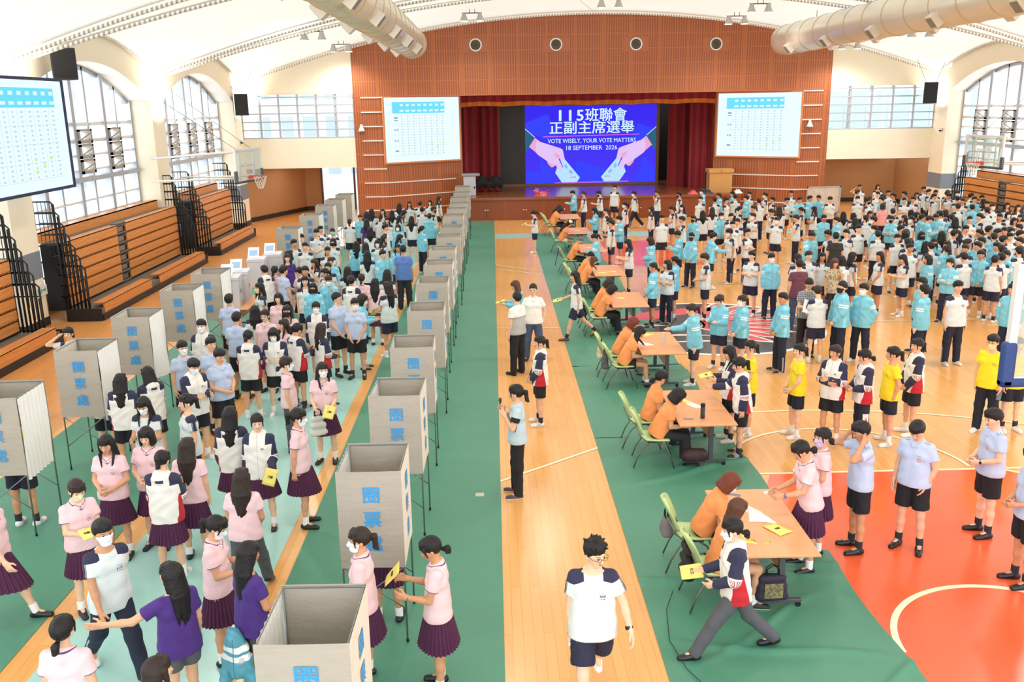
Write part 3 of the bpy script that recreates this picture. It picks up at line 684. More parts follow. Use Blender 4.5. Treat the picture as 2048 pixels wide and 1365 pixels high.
def make_booth(mirror, seed, curtain_out=0.0):
    s = -1 if mirror else 1
    t = empty('voting_booth')
    X = lambda x: x if s > 0 else BW_-x
    for i, (x, y) in enumerate(((0, 0), (BW_, 0), (BW_, BD_), (0, BD_))):
        b = MB(); b.tube([(x, y, 0.02), (x, y, BT_)], 0.011, 6); lg = b.build('leg', M_TUBE, t, smooth=True)
        c = MB(); c.lathe([(0.015, 0), (0.016, 0.03), (0.012, 0.04)], 8, (x, y, 0)); c.build('foot_cap', M_BLK, lg)
    for y in (0.0, BD_):
        for a, c in ((0, BW_), (BW_, 0)):
            b = MB(); b.tube([(a, y, 0.86), (a*0.5+c*0.5, y, 0.62), (c, y, 0.38)], 0.007, 5); b.build('brace', M_TUBE, t, smooth=True)
    b = MB(); b.tube([(0, 0, BT_-.01), (BW_, 0, BT_-.01), (BW_, BD_, BT_-.01), (0, BD_, BT_-.01)], 0.008, 5, closed=True); b.build('top_rail', M_TUBE, t)
    o = 0.014
    b = MB(); b.m(0).grid(cloth_panel((-o, -o), (BW_+o, -o), BB_, BT_+.01, seed, sag=0.006)); b.m(1).grid(cloth_panel((0, -o+.004), (BW_, -o+.004), BB_+.01, BT_, seed))
    fp = b.build('front_panel', [M_BG, M_BI], t, smooth=True)
    b = MB(); b.m(0).grid(cloth_panel((-o, BD_+o), (BW_+o, BD_+o), BB_, BT_+.01, seed+1)); b.m(1).grid(cloth_panel((0, BD_+o-.004), (BW_, BD_+o-.004), BB_+.01, BT_, seed+1))
    b.build('back_panel', [M_BG, M_BG], t, smooth=True)
    xo = X(BW_)+(o if s > 0 else -o)
    b = MB(); b.m(0).grid(cloth_panel((xo, -o), (xo, BD_+o), BB_, BT_+.01, seed+2)); b.m(1).grid(cloth_panel((xo-s*.004, 0), (xo-s*.004, BD_), BB_+.01, BT_, seed+2))
    sp = b.build('side_panel', [M_BI, M_BI], t, smooth=True)
    for k in range(3):
        z = 1.645-0.262*k
        mesh_obj('lettering', CH3[k], M_BLUE, fp, (BW_*0.5+0.02, -o-0.0085, z), (math.pi/2, 0, 0))
        mesh_obj('lettering', CH3[k], M_BLUE, sp, (xo+s*0.0085, BD_*0.5, z), (math.pi/2, 0, s*math.pi/2))
    # curtain over the entrance, gathered, partly drawn
    xi = X(0.0); n = 36; P = []
    for i in range(n+1):
        u = i/n; y = 0.02+u*(BD_-0.04); row = []
        for j in range(13):
            v = j/12; out = curtain_out*v**1.2*(math.sin(math.pi*min(1, u*1.1))); g = 0.022*math.sin(u*44+0.5*math.sin(v*5))*(0.4+0.6*v)
            row.append((xi-s*(0.012+out)+g*1.0, y*(1-0.25*curtain_out*v), BT_-0.02-(BT_-0.80)*v))
        P.append(row)
    b = MB(); b.grid(P); b.build('curtain', M_BW, t, smooth=True)
    b = MB(); b.box(0.02, BW_-.02, BD_-0.34, BD_-.02, 0.93, 0.945); b.build('writing_shelf', mat('shelf_wood', hexc('C9B08A'), 0.6), t)
    return t
ORD = ['nearest', 'second', 'third', 'fourth', 'fifth', 'sixth', 'seventh', 'eighth', 'ninth', 'tenth', 'eleventh', 'twelfth', 'thirteenth', 'fourteenth', 'fifteenth', 'sixteenth', 'seventeenth', 'eighteenth']
RB = [5.47, 8.44, 10.88, 13.2, 15.7, 18.3, 20.5, 22.65, 24.95, 26.9, 29.8, 31.8, 33.6, 35.7, 37.9, 40.6]
LB = [11.1, 13.4, 15.65, 18.0, 19.85, 27.3, 30.7, 33.6, 35.8, 37.9]
protoR = [make_booth(False, 11), make_booth(False, 23, 0.16)]
protoL = [make_booth(True, 31), make_booth(True, 47, 0.14)]
used = set()
def put_booth(protos, k, x, y, rz, label, group):
    p = protos[k % 2]
    o = copy_tree(p) if id(p) in used else p
    used.add(id(p)); o.location = (x, y, 0.01); o.rotation_euler = (0, 0, rz); o.scale = (1, 1, 1); tag(o, label, 'voting booth', group)
rr = random.Random(4)
for k, y in enumerate(RB):
    put_booth(protoR, (0, 0, 0, 0, 0, 1, 0, 1, 0, 1, 1, 0, 0, 1, 1, 0)[k], -1.56+(-0.10 if k == 0 else rr.uniform(-.05, .03))-0.006*max(0, k-4), y, rr.uniform(-.03, .03), 'grey cloth voting booth in the right row, %s from the camera' % ORD[k], 'voting booths, right row')
for k, y in enumerate(LB):
    put_booth(protoL, (0, 0, 1, 1, 1, 0, 0, 0, 0, 0)[k], -6.68+rr.uniform(-.03, .05)+(0.2 if k > 4 else 0), y, rr.uniform(-.04, .02), 'grey cloth voting booth in the left row, %s from the camera' % ORD[k], 'voting booths, left row')
# ---------------------------------------------------------------- registration tables
def m_top_wood():
    m, nt, b = newmat('table_beech'); v, _ = COORD(nt)
    nt.links.new(MIX(nt, NOISE(nt, SCALEV(nt, v, 9, 0.9, 1), 2.5, 4), hexc('E29A66'), hexc('F0B07E')), b.inputs['Base Color']); b.inputs['Roughness'].default_value = 0.35; return m
M_TT = m_top_wood(); M_TG = mat('dark_grey_steel', hexc('55585E'), 0.45, 0.3)
def make_table():
    t = empty('folding_table'); W2, L2 = 0.43, 0.86
    b = MB(); b.box(-W2, W2, -L2, L2, 0.715, 0.742); b.build('tabletop', M_TT, t, bevel=0.006)
    for y in (-0.62, 0.62):
        b = MB(); b.box(-0.33, 0.33, y-0.025, y+0.025, 0.06, 0.10); b.box(0.06, 0.13, y-0.022, y+0.022, 0.10, 0.66); b.box(-0.10, 0.30, y-0.03, y+0.03, 0.66, 0.70)
        lg = b.build('leg_frame', M_TG, t, bevel=0.005)
        for x in (-0.30, 0.30):
            c = MB(); c.lathe([(0.0, -0.014), (0.03, -0.014), (0.03, 0.014), (0, 0.014)], 12, (x, y, 0.03), axis='y'); c.build('caster', M_BLK, lg)
    b = MB(); b.box(0.08, 0.11, -0.62, 0.62, 0.40, 0.70); b.build('modesty_panel', M_TT, t)
    b = MB(); b.tube([(-0.2, -0.58, 0.66), (-0.05, -0.2, 0.68), (0.0, 0.0, 0.69)], 0.008, 5); b.build('fold_lever', M_TUBE, t)
    return t
TY = [9.55, 13.6, 17.6, 21.8, 25.85, 30.1, 34.4, 38.9]
TX = [2.96, 3.13, 3.2, 3.2, 3.22, 3.2, 3.15, 3.2]
tb = make_table()
for k, y in enumerate(TY):
    o = tb if k == 0 else copy_tree(tb); o.location = (TX[k], y, 0.01); o.rotation_euler = (0, 0, 0.01*((k*7) % 3-1))
    tag(o, 'beech-topped folding registration table, %s from the camera' % ORD[k], 'table', 'registration tables')
M_CG = mat('lime_green_plastic', hexc('C3DE9C'), 0.35); M_CM = mat('chair_steel', hexc('74716B'), 0.3, 0.7)
def make_chair():
    """faces +x"""
    t = empty('stacking_chair')
    P = []
    for i in range(9):
        u = i/8; row = []
        for j in range(9):
            v = j/8*2-1; x = -0.20+0.41*u; z = 0.44+0.012*v*v-0.02*math.sin(math.pi*u)-0.03*max(0, u-0.8)*5*0.5
            row.append((x, v*(0.225-0.03*abs(u-.5)), z))
        P.append(row)
    def shell(P, th, nm):
        b = MB(); b.grid(P); b.grid([[(p[0], p[1], p[2]) for p in r] for r in P][::-1]); o = b.build(nm, M_CG, t, smooth=True); m_ = o.modifiers.new('s', 'SOLIDIFY'); m_.thickness = th; return o
    b = MB(); b.grid(P); o = b.build('seat', M_CG, t, smooth=True); m_ = o.modifiers.new('s', 'SOLIDIFY'); m_.thickness = 0.02; m_.offset = 0
    P = []
    for i in range(11):
        u = i/10; row = []
        for j in range(9):
            v = j/8*2-1; w = 0.215*math.sqrt(max(0.05, 1-max(0, (u-0.72)/0.30)**2.2)) if u > 0.72 else 0.20+0.02*u
            row.append((-0.235-0.16*u**1.2+0.05*v*v, v*w, 0.52+0.36*u))
        P.append(row)
    b = MB(); b.grid(P); o = b.build('backrest', M_CG, t, smooth=True); m_ = o.modifiers.new('s', 'SOLIDIFY'); m_.thickness = 0.02; m_.offset = 0
    for sy in (-1, 1):
        b = MB(); b.tube([(-0.32, sy*0.20, 0.70), (-0.23, sy*0.215, 0.50), (-0.14, sy*0.22, 0.43), (0.10, sy*0.22, 0.42)], 0.011, 6); b.build('back_frame', M_CM, t, smooth=True)
        b = MB(); b.tube([(0.02, sy*0.21, 0.42), (0.14, sy*0.23, 0.36), (0.22, sy*0.24, 0.20), (0.28, sy*0.25, 0.01)], 0.011, 6); b.build('leg', M_CM, t, smooth=True)
        b = MB(); b.tube([(-0.05, sy*0.21, 0.42), (-0.18, sy*0.23, 0.34), (-0.27, sy*0.24, 0.18), (-0.33, sy*0.25, 0.01)], 0.011, 6); b.build('leg', M_CM, t, smooth=True)
    b = MB(); b.box(-0.12, 0.10, -0.21, 0.21, 0.40, 0.425); b.build('under_frame', M_BLK, t)
    return t
ch = make_chair(); first = True
CHY = [(9.08, 9.92), (13.15, 13.95), (17.15, 17.95), (21.35, 22.15), (25.6, 26.4), (29.6, None), (34.0, None), (38.5, 39.3)]
CHX = [2.36, 2.40, 2.44, 2.45, 2.45, 2.45, 2.45, 2.45]
for k, ys in enumerate(CHY):
    for j, y in enumerate(ys):
        if y is None: continue
        o = ch if first else copy_tree(ch); first = False
        o.location = (CHX[k]+(-0.06 if j else 0), y, 0.01); o.rotation_euler = (0, 0, random.Random(k*3+j).uniform(-.15, .08))
        tag(o, 'pale green chair at the %s registration table from the camera, %s' % (ORD[k], 'the farther of its two' if j else 'the nearer one'), 'chair', 'green chairs at the registration tables')
# things on the tables
M_PAPER = mat('white_paper', hexc('F4F2F4'), 0.7); M_YEL = mat('yellow_ballot_paper', hexc('F2E27A'), 0.7); M_INKB = mat('black_print', hexc('2A2826'), 0.6)
BAL = text_mesh('選票', 0.034, 0.001, 0.0006)
def sheet_thing(name, loc, rz, w, h, m, label, cat, group=None, tilt=(0, 0), marks=True, th=0.002):
    t = empty(name, loc); t.rotation_euler = (tilt[0], tilt[1], rz); tag(t, label, cat, group)
    b = MB(); n = 6; P = [[(-w/2+w*i/n, -h/2+h*j/n, 0.006*math.sin(3*i/n+2*j/n)) for j in range(n+1)] for i in range(n+1)]; b.grid(P); o = b.build('sheet', m, t, smooth=True); md = o.modifiers.new('s', 'SOLIDIFY'); md.thickness = th
    if marks:
        o = mesh_obj('printing', BAL, M_INKB, t, (0, 0, 0.009), (0, 0, 0))
    return t
sheet_thing('printed_list', (2.95, 9.95, 0.746), 0.1, 0.30, 0.42, M_PAPER, 'open white name list on the nearest registration table', 'paper', marks=False)
sheet_thing('printed_list', (3.02, 9.65, 0.75), -0.2, 0.30, 0.34, M_PAPER, 'white list sheet overlapping the open list on the nearest registration table', 'paper', marks=False)
sheet_thing('ballot_paper', (3.10, 9.30, 0.756), 0.5, 0.20, 0.28, M_YEL, 'yellow ballot lying in the middle of the nearest registration table', 'ballot paper', 'yellow ballots')
sheet_thing('ballot_paper', (2.72, 9.12, 0.748), -0.15, 0.20, 0.28, M_YEL, 'yellow ballot by the elbow of the nearest seated orange woman', 'ballot paper', 'yellow ballots', marks=False)
for k, (x, y, r, tb_) in enumerate(((3.15, 13.75, .1, 'second'), (3.0, 17.6, 0.2, 'third'))):
    sheet_thing('printed_list', (x, y, 0.746), r, 0.3, 0.44, M_PAPER, 'white name list on the %s nearest registration table' % tb_, 'paper', marks=False)
for k, (x, y) in enumerate(((3.0, 13.95), (2.95, 18.2), (3.1, 18.3), (3.05, 22.0), (3.0, 25.5), (3.3, 25.6), (3.1, 30.2), (3.1, 34.3))):
    sheet_thing('ballot_paper', (x, y, 0.75), 0.3*k, 0.21, 0.29, M_YEL, ['yellow ballot on the second nearest registration table', 'left yellow ballot at the far end of the third nearest table', 'right yellow ballot at the far end of the third nearest table', 'yellow ballot on the fourth registration table from the camera', 'left yellow ballot on the fifth registration table from the camera', 'right yellow ballot on the fifth registration table from the camera', 'yellow ballot on the sixth registration table from the camera', 'yellow ballot on the seventh registration table from the camera'][k], 'ballot paper', 'yellow ballots', marks=False)
t = empty('thermos', (3.10, 13.05, 0.743)); tag(t, 'black cylindrical bottle standing on the second nearest registration table', 'bottle')
b = MB(); b.lathe([(0.033, 0), (0.034, 0.02), (0.034, 0.20)], 18); b.build('flask', mat('black_bottle', hexc('26262A'), 0.4), t, smooth=True); b = MB(); b.lathe([(0.035, 0.20), (0.035, 0.235), (0.03, 0.245)], 18); b.build('cap', M_BLK, t)
t = empty('water_bottle', (3.32, 17.5, 0.743)); tag(t, 'clear plastic water bottle on the third nearest registration table', 'bottle')
m, nt, bb = newmat('clear_plastic'); bb.inputs['Base Color'].default_value = (0.9, 0.92, 0.94, 1); bb.inputs['Roughness'].default_value = 0.15; bb.inputs['Transmission Weight'].default_value = 0.5
b = MB(); b.lathe([(0.03, 0), (0.034, 0.01), (0.034, 0.17), (0.014, 0.21)], 14); b.build('bottle_body', m, t, smooth=True); b = MB(); b.lathe([(0.016, 0.21), (0.016, 0.235)], 10); b.build('cap', M_WMET, t)
def phone(loc, rz, label, tilt=(0, 0)):
    t = empty('phone', loc); t.rotation_euler = (*tilt, rz); tag(t, label, 'phone'); b = MB(); b.box(-0.037, 0.037, -0.077, 0.077, 0, 0.008); b.build('case', M_BLK, t, bevel=0.003); b = MB(); b.box(-0.033, 0.033, -0.072, 0.072, 0.0081, 0.0095); b.build('screen', mat('phone_glass', hexc('6D7A86'), 0.1), t); return t
phone((2.88, 13.02, 0.744), 1.4, 'dark phone lying near the black bottle on the second nearest table')
phone((2.86, 10.25, 0.744), 1.1, 'white-grey phone beside the list on the nearest registration table')
for x, y, lab in ((2.88, 8.98, 'yellow highlighter pen on the nearest registration table'), (2.70, 10.22, 'wooden pencil at the far end of the nearest registration table')):
    t = empty('pen', (x, y, 0.752)); t.rotation_euler = (0, 0, 0.5); tag(t, lab, 'pen'); b = MB(); b.tube([(-0.05, 0, 0), (0.045, 0, 0)], 0.008, 8); b.build('barrel', mat('pen_yellow', hexc('E8C73A'), 0.4), t); b = MB(); b.tube([(0.045, 0, 0), (0.068, 0, 0)], [0.008, 0.002], 8); b.build('tip', M_BLK, t)
# bags
def bag(loc, rz, w, d, h, m, label, handle=True, panel=None):
    t = empty('tote_bag', loc, rz); tag(t, label, 'bag'); F = Field(); F.cone((-w/2+.04, 0, .04), (w/2-.04, 0, .04), d/2, d/2, 0.02); F.cone((-w/2+.05, 0, h-.05), (w/2-.05, 0, h-.05), d/2-.02, d/2-.02, 0.05); F.cone((-w/2+.05, 0, h*.5), (w/2-.05, 0, h*.5), d/2-.005, d/2-.005, 0.05)
    V, Q = F.mesh(0.014, 0.006, planes=[((0, 0, 0.002), A_(0, 0, -1))]); me = to_mesh('body', V, Q); me.materials.append(m); o = bpy.data.objects.new('bag_body', me); COL.objects.link(o); o.parent = t
    if handle:
        for y in (-0.02, 0.02): b = MB(); b.tube([(-w*.22, y, h-.02), (-w*.2, y, h+.07), (0, y, h+.11), (w*.2, y, h+.07), (w*.22, y, h-.02)], 0.007, 5); b.build('handle', M_BLK, t, smooth=True)
    if panel:
        b = MB(); b.box(-w*.32, w*.32, -d/2-.004, -d/2+.01, h*.15, h*.72); b.build('printed_panel', panel, t)
    return t
# ---------------------------------------------------------------- bleachers
def m_oak():
    m, nt, b = newmat('bleacher_oak'); v, (x, y, z) = COORD(nt)
    g = NOISE(nt, SCALEV(nt, v, 10, 1.0, 14), 1.6, 5, 0.7); w = N(nt, 'ShaderNodeTexWave'); w.bands_direction = 'Z'; w.inputs['Scale'].default_value = 3; w.inputs['Distortion'].default_value = 9; w.inputs['Detail'].default_value = 2
    nt.links.new(SCALEV(nt, v, 1, 0.25, 1), w.inputs[0])
    c = MIX(nt, g, hexc('C97B3C'), hexc('EDA55E')); c = MIX(nt, MA(nt, 'MULTIPLY', w.outputs['Fac'], 0.35), c, hexc('BA6A32'))
    nt.links.new(c, b.inputs['Base Color']); b.inputs['Roughness'].default_value = 0.4; return m
M_OAK = m_oak(); M_DECK = mat('bleacher_deck_grey', hexc('6F665C'), 0.6); M_BLACKP = mat('bleacher_black', hexc('1B1A1C'), 0.5)
def rail_set(t, s, xb, y, fence_to=0.0):
    """stack of folded black guard rails at the end of a closed bleacher"""
    for k in range(7):
        x = xb+s*(0.05-0.0+k*0.10); z0 = 2.25-0.30*k; z1 = 3.15-0.28*k; w = 0.95
        b = MB(); x1 = x-s*0.62
        b.tube([(x, y, z0-0.45), (x, y, z1-0.08), (x-s*0.08, y, z1), (x1, y, z1)], 0.022, 6); b.tube([(x, y, z1-0.30), (x1, y, z1-0.30)], 0.016, 5)
        for i in range(1, 6): xx = x-s*0.62*i/6; b.tube([(xx, y, z1), (xx, y, z1-0.75)], 0.008, 4)
        b.build('guard_rail', M_BLK, t, smooth=True)
    b = MB()
    for k in range(7): b.tube([(xb+s*(0.05+k*0.10), y-0.02, 0.12), (xb+s*(0.05+k*0.10)-s*0.02, y-0.02, 3.1-0.33*k)], 0.026, 6)
    b.build('rail_posts', M_BLK, t, smooth=True)
def make_bleacher(name_label, side, y0, y1, aisles=(), near_rail=True, far_rail=True):
    s = 1 if side == 'left' else -1; xb = (-11.3 if s > 0 else 21.0-0.4+0.0)
    if s < 0: xb = 20.4
    t = empty('retractable_bleacher', (0, 0, 0)); tag(t, name_label, 'bleacher', 'retractable bleachers')
    segs = []; a = y0
    for (p, q) in aisles: segs.append((a, p)); a = q
    segs.append((a, y1)); bx = lambda x0, x1, *r: (min(x0, x1), max(x0, x1), *r)
    for (p, q) in segs:
        for k in range(6):
            z0 = 0.36+0.288*k
            b = MB(); b.box(*bx(xb, xb-s*0.045, p, q, z0+0.015, z0+0.275)); b.box(*bx(xb-s*0.0, xb-s*0.24, p, q, z0+0.25, z0+0.28)); b.build('seat_board', M_OAK, t)
        b = MB(); b.box(*bx(xb+s*0.86, xb+s*0.82, p+0.02, q-0.02, 0.17, 0.44)); b.box(*bx(xb+s*0.86, xb+s*0.56, p+0.02, q-0.02, 0.42, 0.445)); b.build('front_step', M_OAK, t)
    b = MB(); b.box(*bx(xb-s*0.05, xb+s*0.84, y0-0.25, y1+0.25, 0.10, 0.30)); b.build('deck', M_DECK, t)
    b = MB(); b.box(*bx(xb+s*0.90, xb+s*0.86, y0-0.2, y1+0.2, 0.01, 0.16)); b.box(*bx(xb-s*0.05, xb+s*0.88, y0-0.27, y0-0.22, 0.01, 0.34)); b.box(*bx(xb-s*0.05, xb+s*0.88, y1+0.22, y1+0.27, 0.01, 0.34)); b.build('kickboard', M_BLACKP, t)
    b = MB(); b.box(*bx(xb-s*0.06, xb-s*0.62, y0, y1, 0.25, 2.02)); b.build('understructure', M_BLACKP, t)
    b = MB(); b.box(*bx(xb-s*0.55, xb-s*0.60, y0-0.1, y1+0.1, 2.06, 2.34)); b.box(*bx(xb-s*0.55, xb-s*0.85, y0-0.1, y1+0.1, 2.31, 2.34)); b.build('top_board', M_OAK, t)
    b = MB(); b.box(*bx(xb-s*0.02, xb-s*0.60, y0, y1, 2.03, 2.06)); b.build('top_deck', M_DECK, t)
    for (p, q) in aisles:
        for k in range(7):
            z = 0.34+0.29*k; b = MB(); b.box(*bx(xb+s*0.0, xb-s*0.20, p, q, z, z+0.045)); b.build('aisle_step', M_DECK, t)
        for k in range(6):
            z = 0.36+0.288*k; b = MB(); b.tube([(xb-s*0.02, p+0.58, z+0.24), (xb-s*0.14, p+0.52, z+0.06)], 0.012, 5); b.box(*bx(xb-s*.03, xb-s*.05, p+0.1, p+0.5, z+0.06, z+0.2)); b.build('step_bracket', M_TUBE, t)
    if near_rail: rail_set(t, s, xb-s*0.12, y0-0.12)
    if far_rail: rail_set(t, s, xb-s*0.12, y1+0.15)
    return t
make_bleacher('closed oak bleacher at the left edge, only its far end in view', 'left', 13.6, 21.3)
make_bleacher('closed oak bleacher with a stepped aisle along the left wall', 'left', 24.1, 32.9, ((27.62, 28.3),))
make_bleacher('farthest closed oak bleacher on the left wall, beside the end pillar', 'left', 35.0, 39.9)
make_bleacher('closed oak bleacher along the right wall behind the crowd', 'right', 34.2, 39.6, ((36.3, 36.9),))
# ---------------------------------------------------------------- basketball goals
M_REDM = mat('rim_red', hexc('E0482E'), 0.4); M_NET = mat('net_cord', hexc('EFE6DA'), 0.8); M_PADB = mat('navy_pad', hexc('22407E'), 0.5)
m, nt, bb = newmat('backboard_glass'); nt.nodes.remove(bb); tpn = N(nt, 'ShaderNodeBsdfTransparent'); tpn.inputs[0].default_value = (0.86, 0.9, 0.86, 1); gg = N(nt, 'ShaderNodeBsdfPrincipled'); gg.inputs['Base Color'].default_value = (0.8, 0.84, 0.8, 1); gg.inputs['Roughness'].default_value = 0.1
mx = N(nt, 'ShaderNodeMixShader'); mx.inputs[0].default_value = 0.25; nt.links.new(tpn.outputs[0], mx.inputs[1]); nt.links.new(gg.outputs[0], mx.inputs[2]); nt.links.new(mx.outputs[0], nt.nodes['Material Output'].inputs[0]); M_BBG = m
def goal(loc, rz, label, arms=None, pad=None, net=True):
    """board plane x-z, faces -y"""
    t = empty('basketball_goal', loc, rz); tag(t, label, 'basketball hoop')
    b = MB(); b.box(-0.9, 0.9, 0, 0.012, 0, 1.05); b.build('backboard', M_BBG, t)
    b = MB()
    for q in ((-0.93, -0.86, -0.03, 1.08), (0.86, 0.93, -0.03, 1.08), (-0.86, 0.86, -0.03, 0.03), (-0.86, 0.86, 1.02, 1.08)): b.box(q[0], q[1], -0.015, 0.05, q[2], q[3])
    b.build('board_frame', M_WMET, t)
    b = MB()
    for q in ((-0.3, -0.25, 0.16, 0.61), (0.25, 0.3, 0.16, 0.61), (-0.3, 0.3, 0.56, 0.61), (-0.3, 0.3, 0.16, 0.20)): b.box(q[0], q[1], -0.006, -0.001, q[2], q[3])
    b.build('target_square', M_WMET, t)
    b = MB(); pd = pad or M_TG
    b.box(-0.97, -0.85, -0.04, 0.07, -0.07, 0.36); b.box(0.85, 0.97, -0.04, 0.07, -0.07, 0.36); b.box(-0.97, 0.97, -0.04, 0.07, -0.07, 0.02); b.build('edge_padding', pd, t, bevel=0.03)
    b = MB(); b.tube([(0.225*math.cos(a), -0.38+0.225*math.sin(a), 0.15) for a in np.linspace(0, 2*math.pi, 24, endpoint=False)], 0.011, 6, closed=True); b.box(-0.09, 0.09, -0.17, -0.0, 0.06, 0.17); b.tube([(-0.08, -0.02, 0.12), (-0.16, -0.24, 0.145)], 0.01, 5); b.tube([(0.08, -0.02, 0.12), (0.16, -0.24, 0.145)], 0.01, 5); b.build('rim', M_REDM, t, smooth=False)
    b = MB(); n = 12
    for k in range(n):
        for d in (-1, 1):
            pts = []
            for j in range(6):
                a = 2*math.pi*(k+d*j*0.5)/n; r = 0.225-0.02*j-0.002*j*j; pts.append((r*math.cos(a), -0.38+r*math.sin(a), 0.14-0.085*j))
            b.tube(pts, 0.0055, 4)
    b.build('net', M_NET, t)
    if arms:
        for k, (p, q, r) in enumerate(arms): b = MB(); b.tube([p, q], r, 8); b.build('support_arm', M_WMET, t, smooth=True)
    return t
# left side goal faces +x, folded out from the left wall
def side_goal(s, loc, rz, label):
    d = 3.1
    arms = [((-0.5, 0.06, 0.98), (-0.9, d, 0.78), 0.035), ((0.5, 0.06, 0.98), (0.9, d, 0.78), 0.035), ((-0.5, 0.06, 0.10), (-0.9, d, 0.02), 0.035), ((0.5, 0.06, 0.10), (0.9, d, 0.02), 0.035), ((-0.55, 0.07, 0.5), (0.55, 0.07, 0.5), 0.03), ((-0.5, 0.07, 0.0), (-0.5, 0.07, 1.0), 0.03), ((0.5, 0.07, 0.0), (0.5, 0.07, 1.0), 0.03)]
    t = goal(loc, rz, label, arms)
    for x in (-0.5, 0.5): b = MB(); b.tube([(x, 0.1, 1.02), (x*1.5, d, 3.0)], 0.008, 4); b.build('stay_cable', M_TG, t)
side_goal(1, (-8.35, 32.0, 3.02), math.radians(90-13), 'glass basketball backboard with red rim swung out from the left wall')
side_goal(-1, (17.35, 32.6, 3.02), math.radians(-90+13), 'glass basketball backboard with red rim swung out from the right wall')
# near end goal seen from behind at the right edge: hung from the roof
t = goal((5.62, 8.0, 2.86), math.radians(0), 'near basketball backboard with navy blue corner padding at the right edge', [((-0.5, -0.1, 0.1), (-0.2, -3.2, 4.8), 0.05), ((0.5, -0.1, 0.1), (0.2, -3.2, 4.8), 0.05), ((-0.5, -0.06, 0.9), (0.5, -0.06, 0.9), 0.03)], M_PADB); 
# ---------------------------------------------------------------- air ducts
M_DUCT = mat('galvanised_duct', hexc('E4DCCB'), 0.32, 0.35, var=0.05, vscale=1.5); M_SEAM = mat('duct_seam', hexc('CDBB96'), 0.5, 0.2)
def duct(x, z, y1, label):
    t = empty('air_duct', (x, 0, z)); tag(t, label, 'air duct'); R0 = 0.62
    b = MB(); b.lathe([(R0, -3.0), (R0, y1-0.55), (R0*0.96, y1-0.2), (R0*0.75, y1-0.05), (0.01, y1)], 36, axis='y'); b.build('duct_tube', M_DUCT, t, smooth=True)
    y = 3.0
    while y < y1-0.3: b = MB(); b.tube([((R0+.006)*math.cos(a), y, (R0+.006)*math.sin(a)) for a in np.linspace(0, 2*math.pi, 36, endpoint=False)], 0.018, 5, closed=True); b.build('seam_ring', M_SEAM, t, smooth=True); y += 1.6
    k = 0; y = 16.0
    while y < y1-0.5:
        for sg in (-1, 1):
            a = math.radians(-40 if sg > 0 else -140); M3 = Matrix.Rotation(-(a+math.pi/2), 4, 'Y')
            b = MB(); b.box(-0.19, 0.19, -0.2, 0.2, -(R0+0.20), -(R0-0.1)); o = b.build('outlet_box', M_DUCT, t); o.matrix_local = Matrix.Translation((0, y+(0.0 if sg > 0 else 2.1), 0))@Matrix.Rotation(-(a+math.pi/2), 4, 'Y')
            g = MB(); g.box(-0.15, 0.15, -0.16, 0.16, -(R0+0.208), -(R0+0.202)); g.build('grille', mat('duct_grille', hexc('8B8578'), 0.5), o)
        y += 4.3
    for y in (20, 26, 32, 38):
        b = MB(); b.tube([(0.0, y, R0), (0.0, y, arch_z(x)-z+0.2)], 0.012, 4); b.build('hanger', M_TG, t)
    return t
duct(-3.38, 8.02, 42.3, 'long round air duct under the roof left of the stage'); duct(12.95, 7.95, 42.3, 'long round air duct under the roof right of the stage')
# ---------------------------------------------------------------- floodlights on the arches
M_LAMP = emis('floodlight_lens', (1, 0.97, 0.9), 9.0); M_LH = mat('lamp_housing', hexc('B9B6B0'), 0.4, 0.5)
nfl = 0
def flood(px, py, Y, label):
    global nfl
    d = ray(px, py); tt = Y/d[1]; x, z = d[0]*tt, CH+d[2]*tt
    t = empty('floodlight', (x, Y, z)); tag(t, label, 'floodlight', 'twin floodlights under the roof')
    up = max(0.35, min(1.6, arch_z(x)-z))
    b = MB(); b.tube([(-0.1, 0, 0.2), (-0.1, 0, up)], 0.015, 5); b.tube([(0.12, 0, 0.2), (0.12, 0, up)], 0.015, 5); b.tube([(-0.42, 0, 0.2), (0.42, 0, 0.2)], 0.022, 6); b.build('bracket', M_TG, t)
    for sx in (-0.34, 0.34):
        b = MB(); b.lathe([(0.07, 0.2), (0.10, 0.1), (0.17, -0.10), (0.175, -0.12)], 14, (sx, 0, 0)); h = b.build('housing', M_LH, t, smooth=True)
        b = MB(); b.lathe([(0.0, -0.135), (0.155, -0.13), (0.155, -0.115), (0, -0.115)], 14, (sx, 0, 0)); b.build('lens', M_LAMP, h)
    l = bpy.data.lights.new('floodlight_beam', 'SPOT'); l.energy = 360; l.spot_size = math.radians(150); l.spot_blend = 0.6; l.shadow_soft_size = 0.35; l.color = (1, 0.955, 0.88)
    o = bpy.data.objects.new('floodlight_beam', l); o.location = (0, 0, -0.3); COL.objects.link(o); o.parent = t
    nfl += 1
for px, py, Y, lab in ((575, 10, 33, 'twin floodlight at the top edge, left of the left duct'), (626, 74, 37.5, 'twin floodlight hanging left of the left duct'), (682, 98, 43, 'twin floodlight just left of the wood wall top corner'), (944, 36, 41, 'floodlight above the leftmost round vent'), (1220, 9, 38, 'floodlight at the top edge above the middle of the stage'), (1520, 18, 38.5, 'floodlight near the top edge left of the right duct'), (1473, 42, 41, 'floodlight above the rightmost round vent'), (1700, 92, 42.6, 'twin floodlight beside the wood wall top right corner'), (1841, 68, 36.5, 'twin floodlight hanging right of the right duct')): flood(px, py, Y, lab)
